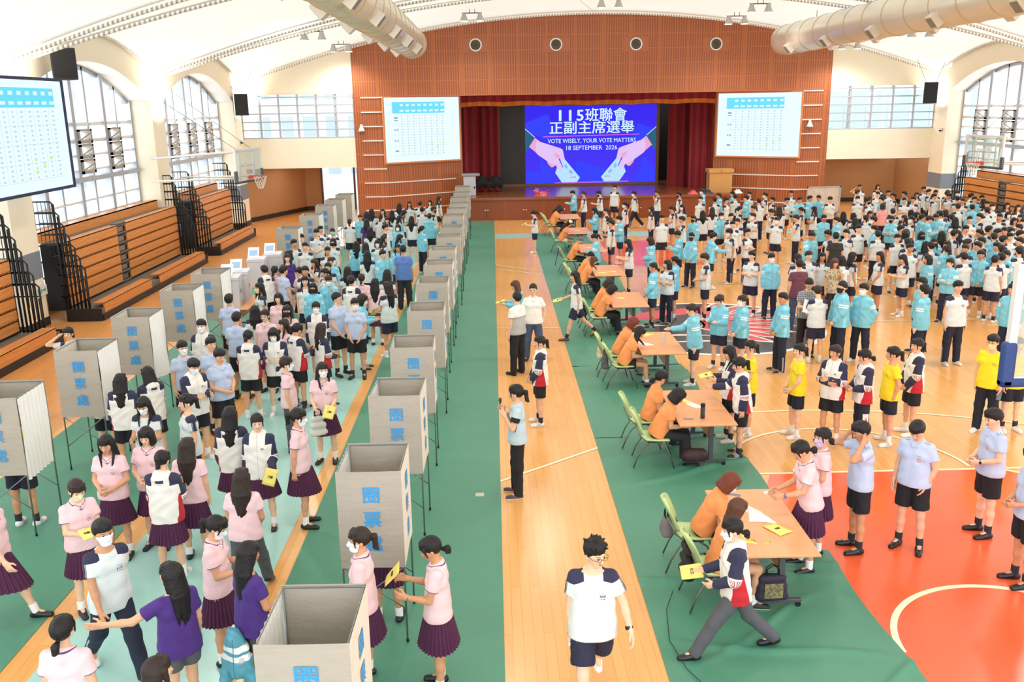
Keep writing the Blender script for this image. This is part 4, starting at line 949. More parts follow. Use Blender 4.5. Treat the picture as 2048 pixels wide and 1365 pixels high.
# the lamps over the near half of the hall (same fittings, above the picture)
for x, y in ((-6, 8), (0, 8), (6, 8), (12, 8), (-6, 18), (0, 18), (6, 18), (12, 18), (17, 18), (-6, 27), (1.5, 27), (9, 27), (16, 27)):
    l = bpy.data.lights.new('roof_lamp', 'SPOT'); l.energy = 130 if y < 10 else 360; l.spot_size = math.radians(150); l.spot_blend = 0.6; l.shadow_soft_size = 0.35; l.color = (1, 0.955, 0.88)
    o = bpy.data.objects.new('roof_lamp', l); o.location = (x, y, arch_z(x)-0.6); COL.objects.link(o)
for x, y, side in ((XL+0.6, 23.0, 1), (XL+0.6, 33.3, 1), (XL+0.6, 12.7, 1), (XR-0.6, 12.7, -1), (XR-0.6, 23.0, -1), (XR-0.6, 33.3, -1), (XL+0.6, 43.6, 1), (XR-0.6, 43.6, -1)):      # wall uplights washing the membrane
    l = bpy.data.lights.new('wall_uplight', 'SPOT'); l.energy = 430; l.spot_size = math.radians(140); l.spot_blend = 0.8; l.shadow_soft_size = 0.3; l.color = (1, 0.95, 0.84)
    o = bpy.data.objects.new('wall_uplight', l); o.location = (x, y, 5.2); o.rotation_euler = (0, math.radians(180-28*side), 0); COL.objects.link(o)
# ---------------------------------------------------------------- speakers, horns, cameras, stage items
def speaker(loc, rz, label, h=0.9):
    t = empty('loudspeaker', loc, rz); tag(t, label, 'loudspeaker', 'hanging loudspeakers')
    b = MB(); b.prism([(-0.3, -0.28), (0.3, -0.28), (0.22, 0.28), (-0.22, 0.28)], 0, h); b.build('cabinet', mat('speaker_black', hexc('242324'), 0.6), t, bevel=0.01)
    b = MB(); b.box(-0.26, 0.26, -0.295, -0.282, 0.06, h-.05); b.build('grille', mat('speaker_grille', hexc('1A191A'), 0.7, bump=0.5, bscale=90), t)
    b = MB(); b.tube([(-0.2, 0, h), (-0.65, 0.1, h+1.0)], 0.01, 4); b.tube([(0.2, 0, h), (0.65, 0.1, h+1.2)], 0.01, 4); b.build('hanging_cable', M_TG, t)
speaker((-11.35, 43.0, 5.1), 0.35, 'black loudspeaker hanging at the far left corner of the hall', 0.95); speaker((20.3, 43.4, 5.15), -0.35, 'black loudspeaker hanging at the far right corner of the hall', 0.95)
speaker((-11.2, 25.2, 6.2), 0.6, 'black loudspeaker hanging above the big left projection screen', 0.8)
for px, py, lab in ((723, 257, 'white bell-shaped horn speaker on the wood wall, left side'), (1620, 248, 'white bell-shaped horn speaker on the wood wall, right side')):
    d = ray(px, py); tt = (YF-0.15)/d[1]; t = empty('horn_speaker', (d[0]*tt, YF-0.12, CH+d[2]*tt)); tag(t, lab, 'horn speaker'); b = MB(); b.lathe([(0.18, -0.14), (0.13, -0.05), (0.07, 0.08), (0.05, 0.18), (0.0, 0.19)], 14); b.build('horn', M_WMET, t, smooth=True); b = MB(); b.box(-0.03, 0.03, 0, 0.12, 0.05, 0.12); b.build('bracket', M_WMET, t)
t = empty('stage_spotlight', (XL+0.55, 23.5, 4.6)); tag(t, 'black tubular spotlight fixed behind the big left projection screen', 'spotlight')
b = MB(); b.lathe([(0.10, -0.1), (0.12, 0.35), (0.17, 0.4)], 14, axis='x'); b.build('barrel', M_BLK, t, smooth=True); b = MB(); b.tube([(0.1, 0, 0.1), (0.1, 0, 0.55), (-0.6, 0, 0.55)], 0.02, 5); b.build('yoke', M_BLK, t)
for x, y, z, lab in ((-11.64, 43.7, 3.9, 'small dome camera on the far left pillar'), (20.9, 43.3, 3.95, 'small dome camera on the far right pillar')):
    t = empty('security_camera', (x, y, z)); tag(t, lab, 'camera'); b = MB(); b.lathe([(0.10, 0.08), (0.10, 0.0), (0.0, 0.0)], 12); b.build('housing', M_WMET, t); b = MB(); b.lathe([(0.07, 0.0), (0.05, -0.06), (0, -0.08)], 12); b.build('dome', M_BLK, t, smooth=True)
# exit sign on the near left pillar
t = empty('exit_sign', (-11.66, 23.25, 0.95), 0); tag(t, 'small green and white exit sign low on the left pillar', 'sign')
b = MB(); b.box(0.0, 0.04, -0.3, 0.3, -0.13, 0.13); b.build('plate', M_WMET, t); b = MB()
b.m(0).prism([(-0.20, -0.06), (-0.11, -0.06), (-0.11, 0.07), (-0.20, 0.07)], 0.041, 0.045, axis='x'); b.prism([(-0.05, -0.06), (-0.01, -0.06), (0.03, 0.03), (-0.02, 0.07)], 0.041, 0.045, axis='x'); b.prism([(0.06, -0.01), (0.16, -0.01), (0.16, -0.05), (0.23, 0.01), (0.16, 0.07), (0.16, 0.03), (0.06, 0.03)], 0.041, 0.045, axis='x'); b.build('pictogram', mat('sign_green', hexc('2FAE76'), 0.5), t)
# lectern, cloth-covered piano, box, flowers on stage
t = empty('lectern', (-1.1, 45.4, 1.10)); tag(t, 'grey metal lectern at the left end of the stage', 'lectern')
b = MB(); b.box(-0.35, 0.25, -0.25, 0.25, 0, 0.95); b.build('body', mat('lectern_grey', hexc('B9BCC2'), 0.5), t, bevel=0.02); b = MB(); b.box(-0.42, 0.45, -0.3, 0.3, 0.95, 1.06); b.build('desktop', mat('lectern_top', hexc('8F9299'), 0.5), t, bevel=0.02); b = MB(); b.box(0.15, 0.22, -0.26, -0.25, 0.35, 0.45); b.build('lock', M_BLK, t)
b = MB(); P = [[(0.1+1.9*i/16, 46.2+0.7*j/8, 1.75+0.12*math.sin(i*1.1)+0.08*math.sin(j*2+i)) for j in range(9)] for i in range(17)]
b.grid(P); b.grid([[(p[0], p[1]-0.0, p[2]) for p in r[:1]]+[(r[0][0], r[0][1]-0.04, 1.35+0.1*math.sin(i*2.0))] for i, r in enumerate(P)]); o = b.build('covered_equipment', mat('black_cloth', hexc('19181B'), 0.8), smooth=True); o.modifiers.new('s', 'SOLIDIFY').thickness = 0.02; tag(o, 'black cloth draped over equipment beside the lectern on stage', 'cloth')
o.location = (-1.5, 0.6, 0.0)
t = empty('equipment_table', (-0.4, 47.1, 1.1)); tag(t, 'trolley under the black cloth beside the lectern', 'trolley'); b = MB(); b.box(-0.8, 0.9, -0.2, 0.4, 0.45, 0.55); b.build('shelf', M_BLK, t); 
for x in (-0.75, 0.85): b = MB(); b.box(x-.03, x+.03, -0.15, 0.35, 0, 0.45); b.build('leg', M_BLK, t)
t = empty('cardboard_box', (11.05, 45.0, 1.10)); tag(t, 'tall brown cardboard box at the right end of the stage', 'box'); mc = mat('cardboard', hexc('C79454'), 0.8)
b = MB(); b.box(-0.55, 0.55, -0.35, 0.35, 0, 0.95); b.build('carton', mc, t); b = MB(); b.box(-0.6, 0.6, -0.4, 0.4, 0.95, 1.12); b.build('lid', mc, t); b = MB(); b.box(-0.03, 0.03, -0.41, -0.40, 0.95, 1.12); b.build('tape', mat('tape', hexc('B07C40'), 0.4), t)
t = empty('flower_bouquet', (2.3, 44.4, 1.10)); tag(t, 'pink and red flower bouquet lying on the stage edge', 'flowers'); r = random.Random(8)
for k in range(9):
    c = (r.uniform(-.28, .28), r.uniform(-.1, .1), r.uniform(.05, .28)); b = MB()
    for j in range(5):
        a = j*1.257+k; b.add([(c[0], c[1], c[2]), (c[0]+.11*math.cos(a-.4), c[1]-.04, c[2]+.11*math.sin(a-.4)), (c[0]+.15*math.cos(a), c[1]-.08, c[2]+.15*math.sin(a)), (c[0]+.11*math.cos(a+.4), c[1]-.04, c[2]+.11*math.sin(a+.4))], [(0, 1, 2, 3)])
    b.build('flower', mat('flower_%d' % (k % 3), hexc(('F0525F', 'F58A92', 'D9303F')[k % 3]), 0.6), t)
b = MB(); b.prism([(-0.3, 0.0), (0.3, 0.0), (0.2, 0.2), (-0.2, 0.2)], -0.08, 0.08, axis='y'); b.build('wrapping', mat('pink_wrap', hexc('F2A0A8'), 0.6), t)
for x, lab, c, w_ in ((9.6, 'red plastic bag lying on the stage edge near the cardboard box', 'E05A64', .5), (10.3, 'dark blue folded bag on the stage edge near the cardboard box', '2F3550', .6), (11.75, 'crumpled white plastic on the stage edge right of the cardboard box', 'E6E2DC', .5)):
    b = MB(); n = 10; P = [[(x+w_*(i/n-.5), 44.15+0.4*(j/n-.5), 1.10+0.16*math.sin(math.pi*i/n)*math.sin(math.pi*j/n)*(1+.4*math.sin(i*2.3+j))) for j in range(n+1)] for i in range(n+1)]; b.grid(P); o = b.build('plastic_bag', mat('bag_'+c, hexc(c), 0.5), smooth=True); tag(o, lab, 'bag')
t = empty('display_board', (15.6, 43.2, 0)); tag(t, 'aluminium framed display board leaning at the right end of the wood wall', 'display board'); b = MB(); b.box(-0.75, 0.75, 0, 0.03, 0.25, 1.38); b.build('panel', mat('board_photo', hexc('CDBFB2'), 0.5, var=0.35, vscale=5), t); b = MB()
for q in ((-0.8, -0.74, 0.2, 1.43), (0.74, 0.8, 0.2, 1.43), (-0.8, 0.8, 1.38, 1.43), (-0.8, 0.8, 0.2, 0.25)): b.box(q[0], q[1], -0.02, 0.05, q[2], q[3])
b.build('frame', M_ALU, t); b = MB(); b.box(-0.7, -0.66, -0.2, 0.3, 0, 0.25); b.box(0.66, 0.7, -0.2, 0.3, 0, 0.25); b.build('foot', M_ALU, t)
# ---------------------------------------------------------------- ballot boxes on tables in the left row
M_BOX = mat('ballot_box_white', hexc('D8D5DA'), 0.7)
for k, (x, y, lab) in enumerate(((-6.42, 22.0, 'nearest white ballot box with a printed lid sign'), (-6.40, 22.75, 'second white ballot box, just behind the nearest one'), (-6.45, 24.7, 'third white ballot box, at the left of the far pair'), (-6.2, 25.5, 'fourth white ballot box, the farthest one'))):
    t = empty('ballot_box', (x, y, 0.75), 0.12); tag(t, lab, 'ballot box', 'ballot boxes')
    b = MB(); b.box(-0.22, 0.22, -0.3, 0.3, 0, 0.72); b.build('carton', M_BOX, t, bevel=0.005); b = MB(); b.box(-0.235, 0.235, -0.315, 0.315, 0.66, 0.735); b.build('lid', M_BOX, t, bevel=0.004)
    b = MB(); b.box(-0.1, 0.1, -0.12, -0.10, 0.7355, 0.737); b.build('slot', M_INKB, t)
    b = MB(); b.prism([(0, -.02), (0.015, -.02), (0.015, .08), (0.04, .08), (0.0075, .15), (-0.025, .08), (0, .08)], 0.236, 0.238, axis='x'); b.box(0.221, 0.223, -0.05, 0.05, 0.30, 0.40); o = b.build('printed_mark', mat('box_ink', hexc('55525E'), 0.6), t); o.location = (-0.0, 0, 0.0)
    b = MB(); b.add([(-0.24, 0.02, 0.735), (0.05, 0.02, 0.735), (0.05, 0.30, 0.97), (-0.24, 0.30, 0.97), (-0.24, 0.03, 0.735), (0.05, 0.03, 0.735), (0.05, 0.31, 0.97), (-0.24, 0.31, 0.97)], [(0, 1, 2, 3), (7, 6, 5, 4), (0, 4, 5, 1), (1, 5, 6, 2), (2, 6, 7, 3), (3, 7, 4, 0)]); sg = b.build('lid_sign', M_PAPER, t)
    b = MB(); b.add([(-0.20, 0.07, 0.785), (0.01, 0.07, 0.785), (0.01, 0.22, 0.911), (-0.20, 0.22, 0.911)], [(0, 1, 2, 3)]); b.build('lettering_panel', mat('sign_pale_blue', hexc('9DBBE0'), 0.6), sg)
for k, (x, y) in enumerate(((-6.35, 22.35), (-6.3, 25.1))):
    t = copy_tree(tb); t.location = (x, y, 0.01); tag(t, ('folding table carrying the two nearer ballot boxes', 'folding table carrying the two farther ballot boxes')[k], 'table', 'ballot box tables')
# thin cable looping on the green covering
b = MB(); P = [(1.95, 9.3), (1.8, 8.9), (1.72, 8.3), (1.8, 7.8), (1.95, 7.45), (2.05, 7.3)]; b.tube([(x, y, 0.03) for x, y in P], 0.004, 5); o = b.build('cable', M_BLK, smooth=True); tag(o, 'thin dark cable on the green covering by the nearest table', 'cable')
b = MB(); b.box(-0.06, 0.06, -0.06, 0.06, 0, 0.004); o = b.build('tape_mark', mat('tape_cream', hexc('C9C6A8'), 0.7)); o.location = (-0.28, 12.1, 0.008); tag(o, 'small square tape mark on the green covering', 'tape')
# ================================================================ PEOPLE: implicit surfaces polygonised with surface nets
A_ = lambda *p: np.array(p, float)
def nrm(v): v = np.array(v, float); return v/(np.linalg.norm(v)+1e-12)
def rotx(a): c, s = math.cos(a), math.sin(a); return np.array([[1, 0, 0], [0, c, -s], [0, s, c]])
def roty(a): c, s = math.cos(a), math.sin(a); return np.array([[c, 0, s], [0, 1, 0], [-s, 0, c]])
def rotz(a): c, s = math.cos(a), math.sin(a); return np.array([[c, -s, 0], [s, c, 0], [0, 0, 1]])
class Field:
    def __init__(s): s.ops = []
    def cone(s, a, b, ra, rb, k=0.03, clip=None, sub=False, flat=None):
        s.ops.append(('c', np.array(a, float), np.array(b, float), ra, rb, k, clip, sub, flat)); return s
    def ell(s, c, r, M=None, k=0.03, clip=None, sub=False):
        s.ops.append(('e', np.array(c, float), np.array(r, float), M, None, k, clip, sub, None)); return s
    def bbox(s):
        lo, hi = [], []
        for o in s.ops:
            if o[7]: continue
            if o[0] == 'c':
                r = max(o[3], o[4]); lo.append(np.minimum(o[1], o[2])-r); hi.append(np.maximum(o[1], o[2])+r)
            else:
                r = o[2].max(); lo.append(o[1]-r); hi.append(o[1]+r)
        return np.min(lo, 0)-0.03, np.max(hi, 0)+0.03
    def mesh(s, h, noise=0.0, lo=None, hi=None, planes=None, nf=9.0):
        l, u = s.bbox()
        if lo is not None: l = np.maximum(l, lo)
        if hi is not None: u = np.minimum(u, hi)
        n = np.ceil((u-l)/h).astype(int)+2
        ax = [l[i]+h*np.arange(n[i]) for i in range(3)]
        F = np.full(tuple(n), 0.5)
        for (kd, a, b, ra, rb, k, clip, sub, flat) in s.ops:
            if kd == 'c': r = max(ra, rb); mn, mx = np.minimum(a, b)-r, np.maximum(a, b)+r
            else: r = b.max(); mn, mx = a-r, a+r
            pad = k+2*h+abs(noise)+0.004
            i0 = np.clip(np.floor((mn-pad-l)/h).astype(int), 0, n); i1 = np.clip(np.ceil((mx+pad-l)/h).astype(int)+1, 0, n)
            if (i1 <= i0).any(): continue
            X = ax[0][i0[0]:i1[0]][:, None, None]; Y = ax[1][i0[1]:i1[1]][None, :, None]; Z = ax[2][i0[2]:i1[2]][None, None, :]
            if kd == 'c':
                d = b-a; L2 = max(d@d, 1e-9); px, py, pz = X-a[0], Y-a[1], Z-a[2]
                t = np.clip((px*d[0]+py*d[1]+pz*d[2])/L2, 0, 1)
                qx, qy, qz = px-t*d[0], py-t*d[1], pz-t*d[2]
                if flat is not None:      # squash along a direction: wider than deep
                    f, q = flat; dd = qx*f[0]+qy*f[1]+qz*f[2]; dist = np.sqrt(np.maximum(qx*qx+qy*qy+qz*qz+dd*dd*(q*q-1), 0))
                else: dist = np.sqrt(qx*qx+qy*qy+qz*qz)
                D = dist-(ra+(rb-ra)*t)
            else:
                px, py, pz = X-a[0], Y-a[1], Z-a[2]
                if ra is not None:
                    M = ra; px, py, pz = (px*M[0, 0]+py*M[1, 0]+pz*M[2, 0], px*M[0, 1]+py*M[1, 1]+pz*M[2, 1], px*M[0, 2]+py*M[1, 2]+pz*M[2, 2])
                k0 = np.sqrt((px/b[0])**2+(py/b[1])**2+(pz/b[2])**2); k1 = np.sqrt((px/b[0]**2)**2+(py/b[1]**2)**2+(pz/b[2]**2)**2)+1e-9
                D = k0*(k0-1)/k1
            if clip:
                for (p0, nn) in clip: D = np.maximum(D, (X-p0[0])*nn[0]+(Y-p0[1])*nn[1]+(Z-p0[2])*nn[2])
            V = F[i0[0]:i1[0], i0[1]:i1[1], i0[2]:i1[2]]
            if sub:
                D = -D; hh = np.clip(0.5+0.5*(D-V)/k, 0, 1); F[i0[0]:i1[0], i0[1]:i1[1], i0[2]:i1[2]] = V+(D-V)*hh+k*hh*(1-hh)
            else:
                hh = np.clip(0.5+0.5*(V-D)/k, 0, 1); F[i0[0]:i1[0], i0[1]:i1[1], i0[2]:i1[2]] = V+(D-V)*hh-k*hh*(1-hh)
        if noise:
            X, Y, Z = ax[0][:, None, None], ax[1][None, :, None], ax[2][None, None, :]
            F = F+noise*(np.sin(nf*X*2.1+3*np.sin(nf*Z*.9)+Y*nf)*np.sin(nf*Z*1.3+2.2*np.sin(nf*Y*1.1+1)+X*nf*.5))
        if planes:
            X, Y, Z = ax[0][:, None, None], ax[1][None, :, None], ax[2][None, None, :]
            for (p0, nn) in planes: F = np.maximum(F, (X-p0[0])*nn[0]+(Y-p0[1])*nn[1]+(Z-p0[2])*nn[2])
        F[0] = F[-1] = 0.5; F[:, 0] = F[:, -1] = 0.5; F[:, :, 0] = F[:, :, -1] = 0.5
        return nets(F, l, h)
def nets(F, o, h):
    ins = F < 0; nx, ny, nz = F.shape
    c = ins[:-1, :-1, :-1].astype(np.int8)
    cnt = np.zeros_like(c, dtype=np.int8)
    for i in (0, 1):
        for j in (0, 1):
            for k in (0, 1): cnt += ins[i:nx-1+i, j:ny-1+j, k:nz-1+k]
    act = (cnt > 0) & (cnt < 8); idx = np.argwhere(act)
    if len(idx) == 0: return np.zeros((0, 3)), np.zeros((0, 4), int)
    ids = np.full(act.shape, -1, dtype=np.int64); ids[act] = np.arange(len(idx))
    acc = np.zeros((len(idx), 3)); w = np.zeros(len(idx)); I, J, K = idx.T
    cor = [(0, 0, 0), (1, 0, 0), (0, 1, 0), (1, 1, 0), (0, 0, 1), (1, 0, 1), (0, 1, 1), (1, 1, 1)]
    E = [(0, 1), (2, 3), (4, 5), (6, 7), (0, 2), (1, 3), (4, 6), (5, 7), (0, 4), (1, 5), (2, 6), (3, 7)]
    vals = [F[I+a, J+b, K+c_] for a, b, c_ in cor]
    for a, b in E:
        va, vb = vals[a], vals[b]; m = (va < 0) != (vb < 0)
        t = np.where(m, va/np.where(m, va-vb, 1), 0)
        ca, cb = np.array(cor[a], float), np.array(cor[b], float)
        acc += (ca+(cb-ca)*t[:, None])*m[:, None]; w += m
    V = o+h*(idx+acc/w[:, None])
    Q = []
    for ax_ in range(3):
        sl = [slice(1, -1)]*3; s0 = [slice(1, -1)]*3; s1 = [slice(1, -1)]*3; s0[ax_] = slice(0, -1); s1[ax_] = slice(1, None)
        a = ins[tuple(s0)]; b = ins[tuple(s1)]; e = np.argwhere(a != b)
        off = np.array([1, 1, 1]); off[ax_] = 0; e = e+off
        fl = ins[e[:, 0], e[:, 1], e[:, 2]]
        u, v = [(1, 2), (2, 0), (0, 1)][ax_]
        du = np.zeros(3, int); du[u] = 1; dv = np.zeros(3, int); dv[v] = 1
        def g(q): return ids[q[:, 0], q[:, 1], q[:, 2]]
        q = np.stack([g(e-du-dv), g(e-dv), g(e), g(e-du)], 1)
        q = np.where(fl[:, None], q, q[:, ::-1]); Q.append(q)
    Q = np.concatenate(Q); Q = Q[(Q >= 0).all(1)]
    return V, Q
def join(parts):
    V, Q, o = [], [], 0
    for v, q in parts:
        V.append(v); Q.append(q+o); o += len(v)
    return np.concatenate(V), np.concatenate(Q)
def to_mesh(name, V, Q, attrs=None):
    me = bpy.data.meshes.new(name); n = len(Q)
    me.vertices.add(len(V)); me.vertices.foreach_set('co', np.ascontiguousarray(V, dtype=np.float32).ravel())
    me.loops.add(4*n); me.loops.foreach_set('vertex_index', np.ascontiguousarray(Q, dtype=np.int32).ravel())
    me.polygons.add(n); me.polygons.foreach_set('loop_start', np.arange(0, 4*n, 4, dtype=np.int32)); me.polygons.foreach_set('use_smooth', np.ones(n, dtype=bool))
    for k, a in (attrs or {}).items():
        at = me.attributes.new(k, 'FLOAT_VECTOR', 'POINT'); at.data.foreach_set('vector', np.ascontiguousarray(a, dtype=np.float32).ravel())
    me.update(calc_edges=True); me.validate(); return me
# ---------------------------------------------------------------- skeleton (figure 1.70 m tall, facing -y)
HAND_DOWN = dict(ua=(0.16, 0.03, -1), fa=(0.05, -0.16, -1))
POSES = {}
def pose(name, **k): POSES[name] = k
def arm(ua, fa, **k): return dict(ua=ua, fa=fa, **k)
REL = arm((0.17, 0.02, -1), (0.03, -0.2, -1)); FRONT = arm((0.22, -0.12, -1), (-0.62, -0.85, -0.30)); LOWF = arm((0.18, -0.18, -1), (-0.42, -0.55, -0.85))
CROSS = arm((0.20, -0.30, -1), (-1.0, -0.42, 0.12)); HOLD = arm((0.14, -0.25, -1), (-0.28, -0.95, 0.15)); FACE = arm((0.25, -0.55, -1), (-0.45, -0.25, 1.0))
POCK = arm((0.42, 0.12, -1), (-0.25, -0.2, -1)); BACK = arm((0.25, 0.35, -1), (-0.55, 0.5, -0.7)); HEADT = arm((0.9, -0.3, 0.1), (-0.85, 0.15, 0.65)); REACH = arm((0.1, -0.75, -0.65), (0.0, -1, 0.05))
WR = arm((0.15, -0.40, -0.9), (-0.25, -1, 0.42)); WL = arm((0.22, -0.30, -0.95), (-0.65, -0.8, 0.42))
ST = (0, 3, 0, 8)      # thigh forward deg, abduct deg, knee bend, toe out
pose('stand', L=ST, R=ST, aL=REL, aR=REL)
pose('stand_left', L=ST, R=(4, 4, 6, 14), aL=REL, aR=REL, hy=35)
pose('stand_right', L=(5, 4, 8, 14), R=ST, aL=REL, aR=REL, hy=-35)
pose('cross', L=ST, R=(3, 4, 5, 14), aL=CROSS, aR=arm((0.20, -0.25, -1), (-1.0, -0.55, -0.05)), hy=-12)
pose('front', L=ST, R=ST, aL=FRONT, aR=FRONT, hp=14)
pose('low', L=ST, R=(4, 4, 5, 12), aL=LOWF, aR=LOWF, hy=20)
pose('pocket', L=(2, 6, 2, 15), R=(-3, 6, 2, 15), aL=POCK, aR=POCK, hy=-10)
pose('face', L=ST, R=ST, aL=FACE, aR=REL, hp=8)
pose('behind', L=ST, R=ST, aL=BACK, aR=BACK, hy=10)
pose('hold', L=ST, R=ST, aL=HOLD, aR=HOLD, hp=22)
pose('reach', L=(6, 3, 6, 6), R=ST, aL=REL, aR=REACH, hp=10, lean=6)
pose('headtouch', L=ST, R=ST, aL=REL, aR=HEADT)
pose('walk', L=(24, 2, 6, 5), R=(-20, 2, 22, 5), aL=arm((0.12, 0.35, -1), (0.0, 0.05, -1)), aR=arm((0.12, -0.35, -1), (0, -0.6, -1)), lean=3)
pose('sit', L=(86, 6, 84, 6), R=(84, 8, 78, 10), aL=WL, aR=WR, lean=24, hp=30, sit=1)
pose('sit_side', L=(86, 5, 80, 6), R=(86, 8, 92, 10), aL=WL, aR=arm((0.2, -0.3, -1), (-0.6, -0.9, 0.35)), lean=14, hp=14, hy=20, sit=1)
def skeleton(P, fat=1.0):
    S_ = {}; leg = {}
    for sd, key in ((1, 'L'), (-1, 'R')):      # +x is the figure's left
        f, ab, kb, to = [math.radians(v) for v in P[key]]
        hip = A_(sd*0.085, 0, 0.0); R = roty(-sd*ab)@rotx(-f)
        th = R@A_(0, 0, -1); kn = hip+0.42*th; sh = roty(-sd*ab*0.6)@rotx(-f+kb)@A_(0, 0, -1); an = kn+0.40*sh
        leg[key] = [hip, kn, an, sd, to, sh]
    low = min(leg['L'][2][2], leg['R'][2][2]); base = 0.075-low
    if P.get('sit'): base = P.get('seat', 0.53)
    S_['base'] = base
    for key, q in leg.items():
        hip, kn, an, sd, to, sh = q; d = A_(0, 0, base); fd = rotz(sd*to)@A_(0, -1, 0)
        hgt = an[2]+base-0.075
        if hgt > 0.03: fd = nrm(fd+A_(0, 0, -min(1.2, hgt*6)))
        S_['leg'+key] = (hip+d, kn+d, an+d, fd)
    T = rotz(math.radians(P.get('tw', 0)))@rotx(math.radians(P.get('lean', 0)))@roty(math.radians(P.get('side', 0)))
    piv = A_(0, 0, base+0.02); S_['T'] = T; S_['piv'] = piv
    def tp(x, y, z): return piv+T@A_(x, y, z-0.92)
    S_['tp'] = tp
    for sd, key in ((1, 'L'), (-1, 'R')):
        a = P['a'+key]; shd = tp(sd*0.150*(0.5+0.5*fat), 0.005, 1.358)
        u = T@nrm(A_(a['ua'][0]*sd, a['ua'][1], a['ua'][2])); f = T@nrm(A_(a['fa'][0]*sd, a['fa'][1], a['fa'][2]))
        el = shd+0.265*u; wr = el+0.235*f; S_['arm'+key] = (shd, el, wr, u, f, sd, a)
    H_ = rotz(math.radians(P.get('hy', 0)))@T@rotx(math.radians(P.get('hp', 0)))
    H_ = T@rotz(math.radians(P.get('hy', 0)))@rotx(math.radians(P.get('hp', 0)-0.6*P.get('lean', 0)))
    nb = tp(0, 0.012, 1.42); S_['nb'] = nb; S_['H'] = H_; S_['hc'] = nb+T@A_(0, -0.005, 0.065)+H_@A_(0, -0.012, 0.102)
    return S_
def torso(F, s, inf, fat, k=0.04, lowz=0.93):
    t = s['tp']; fy = (s['T']@A_(0, 1, 0), 1.0/0.86)
    q = (0.5+0.5*fat)
    F.cone(t(-0.072*q, 0.0, 0.93), t(0.072*q, 0.0, 0.93), 0.098*fat+inf, 0.098*fat+inf, k)
    F.cone(t(-0.045*q, -0.004, 1.08), t(0.045*q, -0.004, 1.08), 0.094*fat+inf, 0.094*fat+inf, k)
    F.cone(t(-0.068*q, 0.0, 1.25), t(0.068*q, 0.0, 1.25), 0.100*fat+inf, 0.100*fat+inf, k)
    for sx in (-1, 1): F.cone(t(0, 0.012, 1.385), t(sx*0.122*q, 0.01, 1.355), 0.058+inf*0.8, 0.050+inf*0.8, k)
    F.cone(t(0, 0.01, 1.36), t(0, 0.012, 1.43), 0.068+inf, 0.048+inf*0.6, k)
def head(F, s, fine=True):
    H_, c = s['H'], s['hc']
    def hp(x, y, z): return c+H_@A_(x, y, z)
    F.cone(s['nb']-s['T']@A_(0, 0, 0.03), c+H_@A_(0, 0.015, -0.05), 0.052, 0.048, 0.02)
    F.ell(hp(0, 0.014, 0.030), (0.076, 0.094, 0.092), H_, 0.02)
    F.cone(hp(0, -0.018, -0.02), hp(0, -0.050, -0.078), 0.066, 0.034, 0.03)
    F.ell(hp(0, -0.03, 0.0), (0.066, 0.062, 0.075), H_, 0.03)
    for sd in (1, -1):
        F.ell(hp(sd*0.076, 0.012, -0.012), (0.010, 0.018, 0.031), H_, 0.006)
        if fine:
            F.ell(hp(sd*0.031, -0.094, 0.004), (0.020, 0.010, 0.012), H_, 0.012, sub=True)
            F.ell(hp(sd*0.031, -0.080, 0.003), (0.0135, 0.0115, 0.010), H_, 0.004)
            F.cone(hp(sd*0.012, -0.094, -0.056), hp(0, -0.097, -0.055), 0.007, 0.0085, 0.006)
    F.cone(hp(0, -0.088, 0.005), hp(0, -0.106, -0.030), 0.008, 0.0125, 0.012)
def hand(F, s, key, fine):
    sh, el, wr, u, f, sd, a = s['arm'+key]
    ref = s['T']@A_(-sd, 0, 0)              # palm faces the body by default
    if 'pn' in a: ref = s['T']@A_(a['pn'][0]*sd, a['pn'][1], a['pn'][2])
    n = nrm(ref-f*(ref@f)); w = np.cross(f, n)*sd         # w: towards the little finger side
    w = nrm(w); fw = s['T']@A_(0, -1, 0)
    th = -w if (w@fw) < 0 or abs(f@fw) > 0.9 else -w
    cur = a.get('curl', 0.5)
    def q(d, v, m): return wr+f*d+w*v+n*m
    if not fine:
        F.cone(wr, q(0.07, 0, 0.0), 0.026, 0.032, 0.02, flat=(n, 1.5)); F.cone(q(0.07, 0, 0), q(0.135, 0, 0.03*cur), 0.03, 0.02, 0.02, flat=(n, 1.5))
        F.cone(q(0.03, -0.02, 0.005), q(0.08, -0.045, 0.02), 0.014, 0.011, 0.012); return
    for v in (-0.024, 0.0, 0.024): F.cone(q(0.0, v*0.5, 0), q(0.075, v, 0.002), 0.018, 0.0145, 0.02)
    for i, (v, L) in enumerate(((-0.030, 0.070), (-0.010, 0.080), (0.011, 0.074), (0.031, 0.058))):
        c1 = cur*(0.5+0.12*i); b0 = q(0.078, v, 0.002)
        d1 = nrm(f*math.cos(c1)+n*math.sin(c1)+w*v*2.5); d2 = nrm(f*math.cos(2.4*c1)+n*math.sin(2.4*c1)+w*v*1.5)
        m_ = b0+d1*L*0.52; F.cone(b0, m_, 0.0095, 0.0088, 0.006); F.cone(m_, m_+d2*L*0.48, 0.0086, 0.0072, 0.004)
    b0 = q(0.02, -0.026, 0.008); m_ = b0+nrm(f*0.7-w*0.75+n*0.35)*0.042; e = m_+nrm(f*0.95-w*0.25+n*0.35)*0.034
    F.cone(b0, m_, 0.014, 0.0105, 0.01); F.cone(m_, e, 0.0105, 0.0085, 0.005)
def limb_arm(F, s, key, fat, inf=0.0, t1=1.0):
    sh, el, wr, u, f, sd, a = s['arm'+key]; q = 0.6+0.4*fat
    F.cone(sh, el, 0.047*q+inf, 0.036*q+inf, 0.03); F.cone(el, el+(wr-el)*0.35, 0.036*q+inf, 0.036*q+inf, 0.015); F.cone(el+(wr-el)*0.35, wr, 0.035*q+inf, 0.024*q+inf, 0.015)
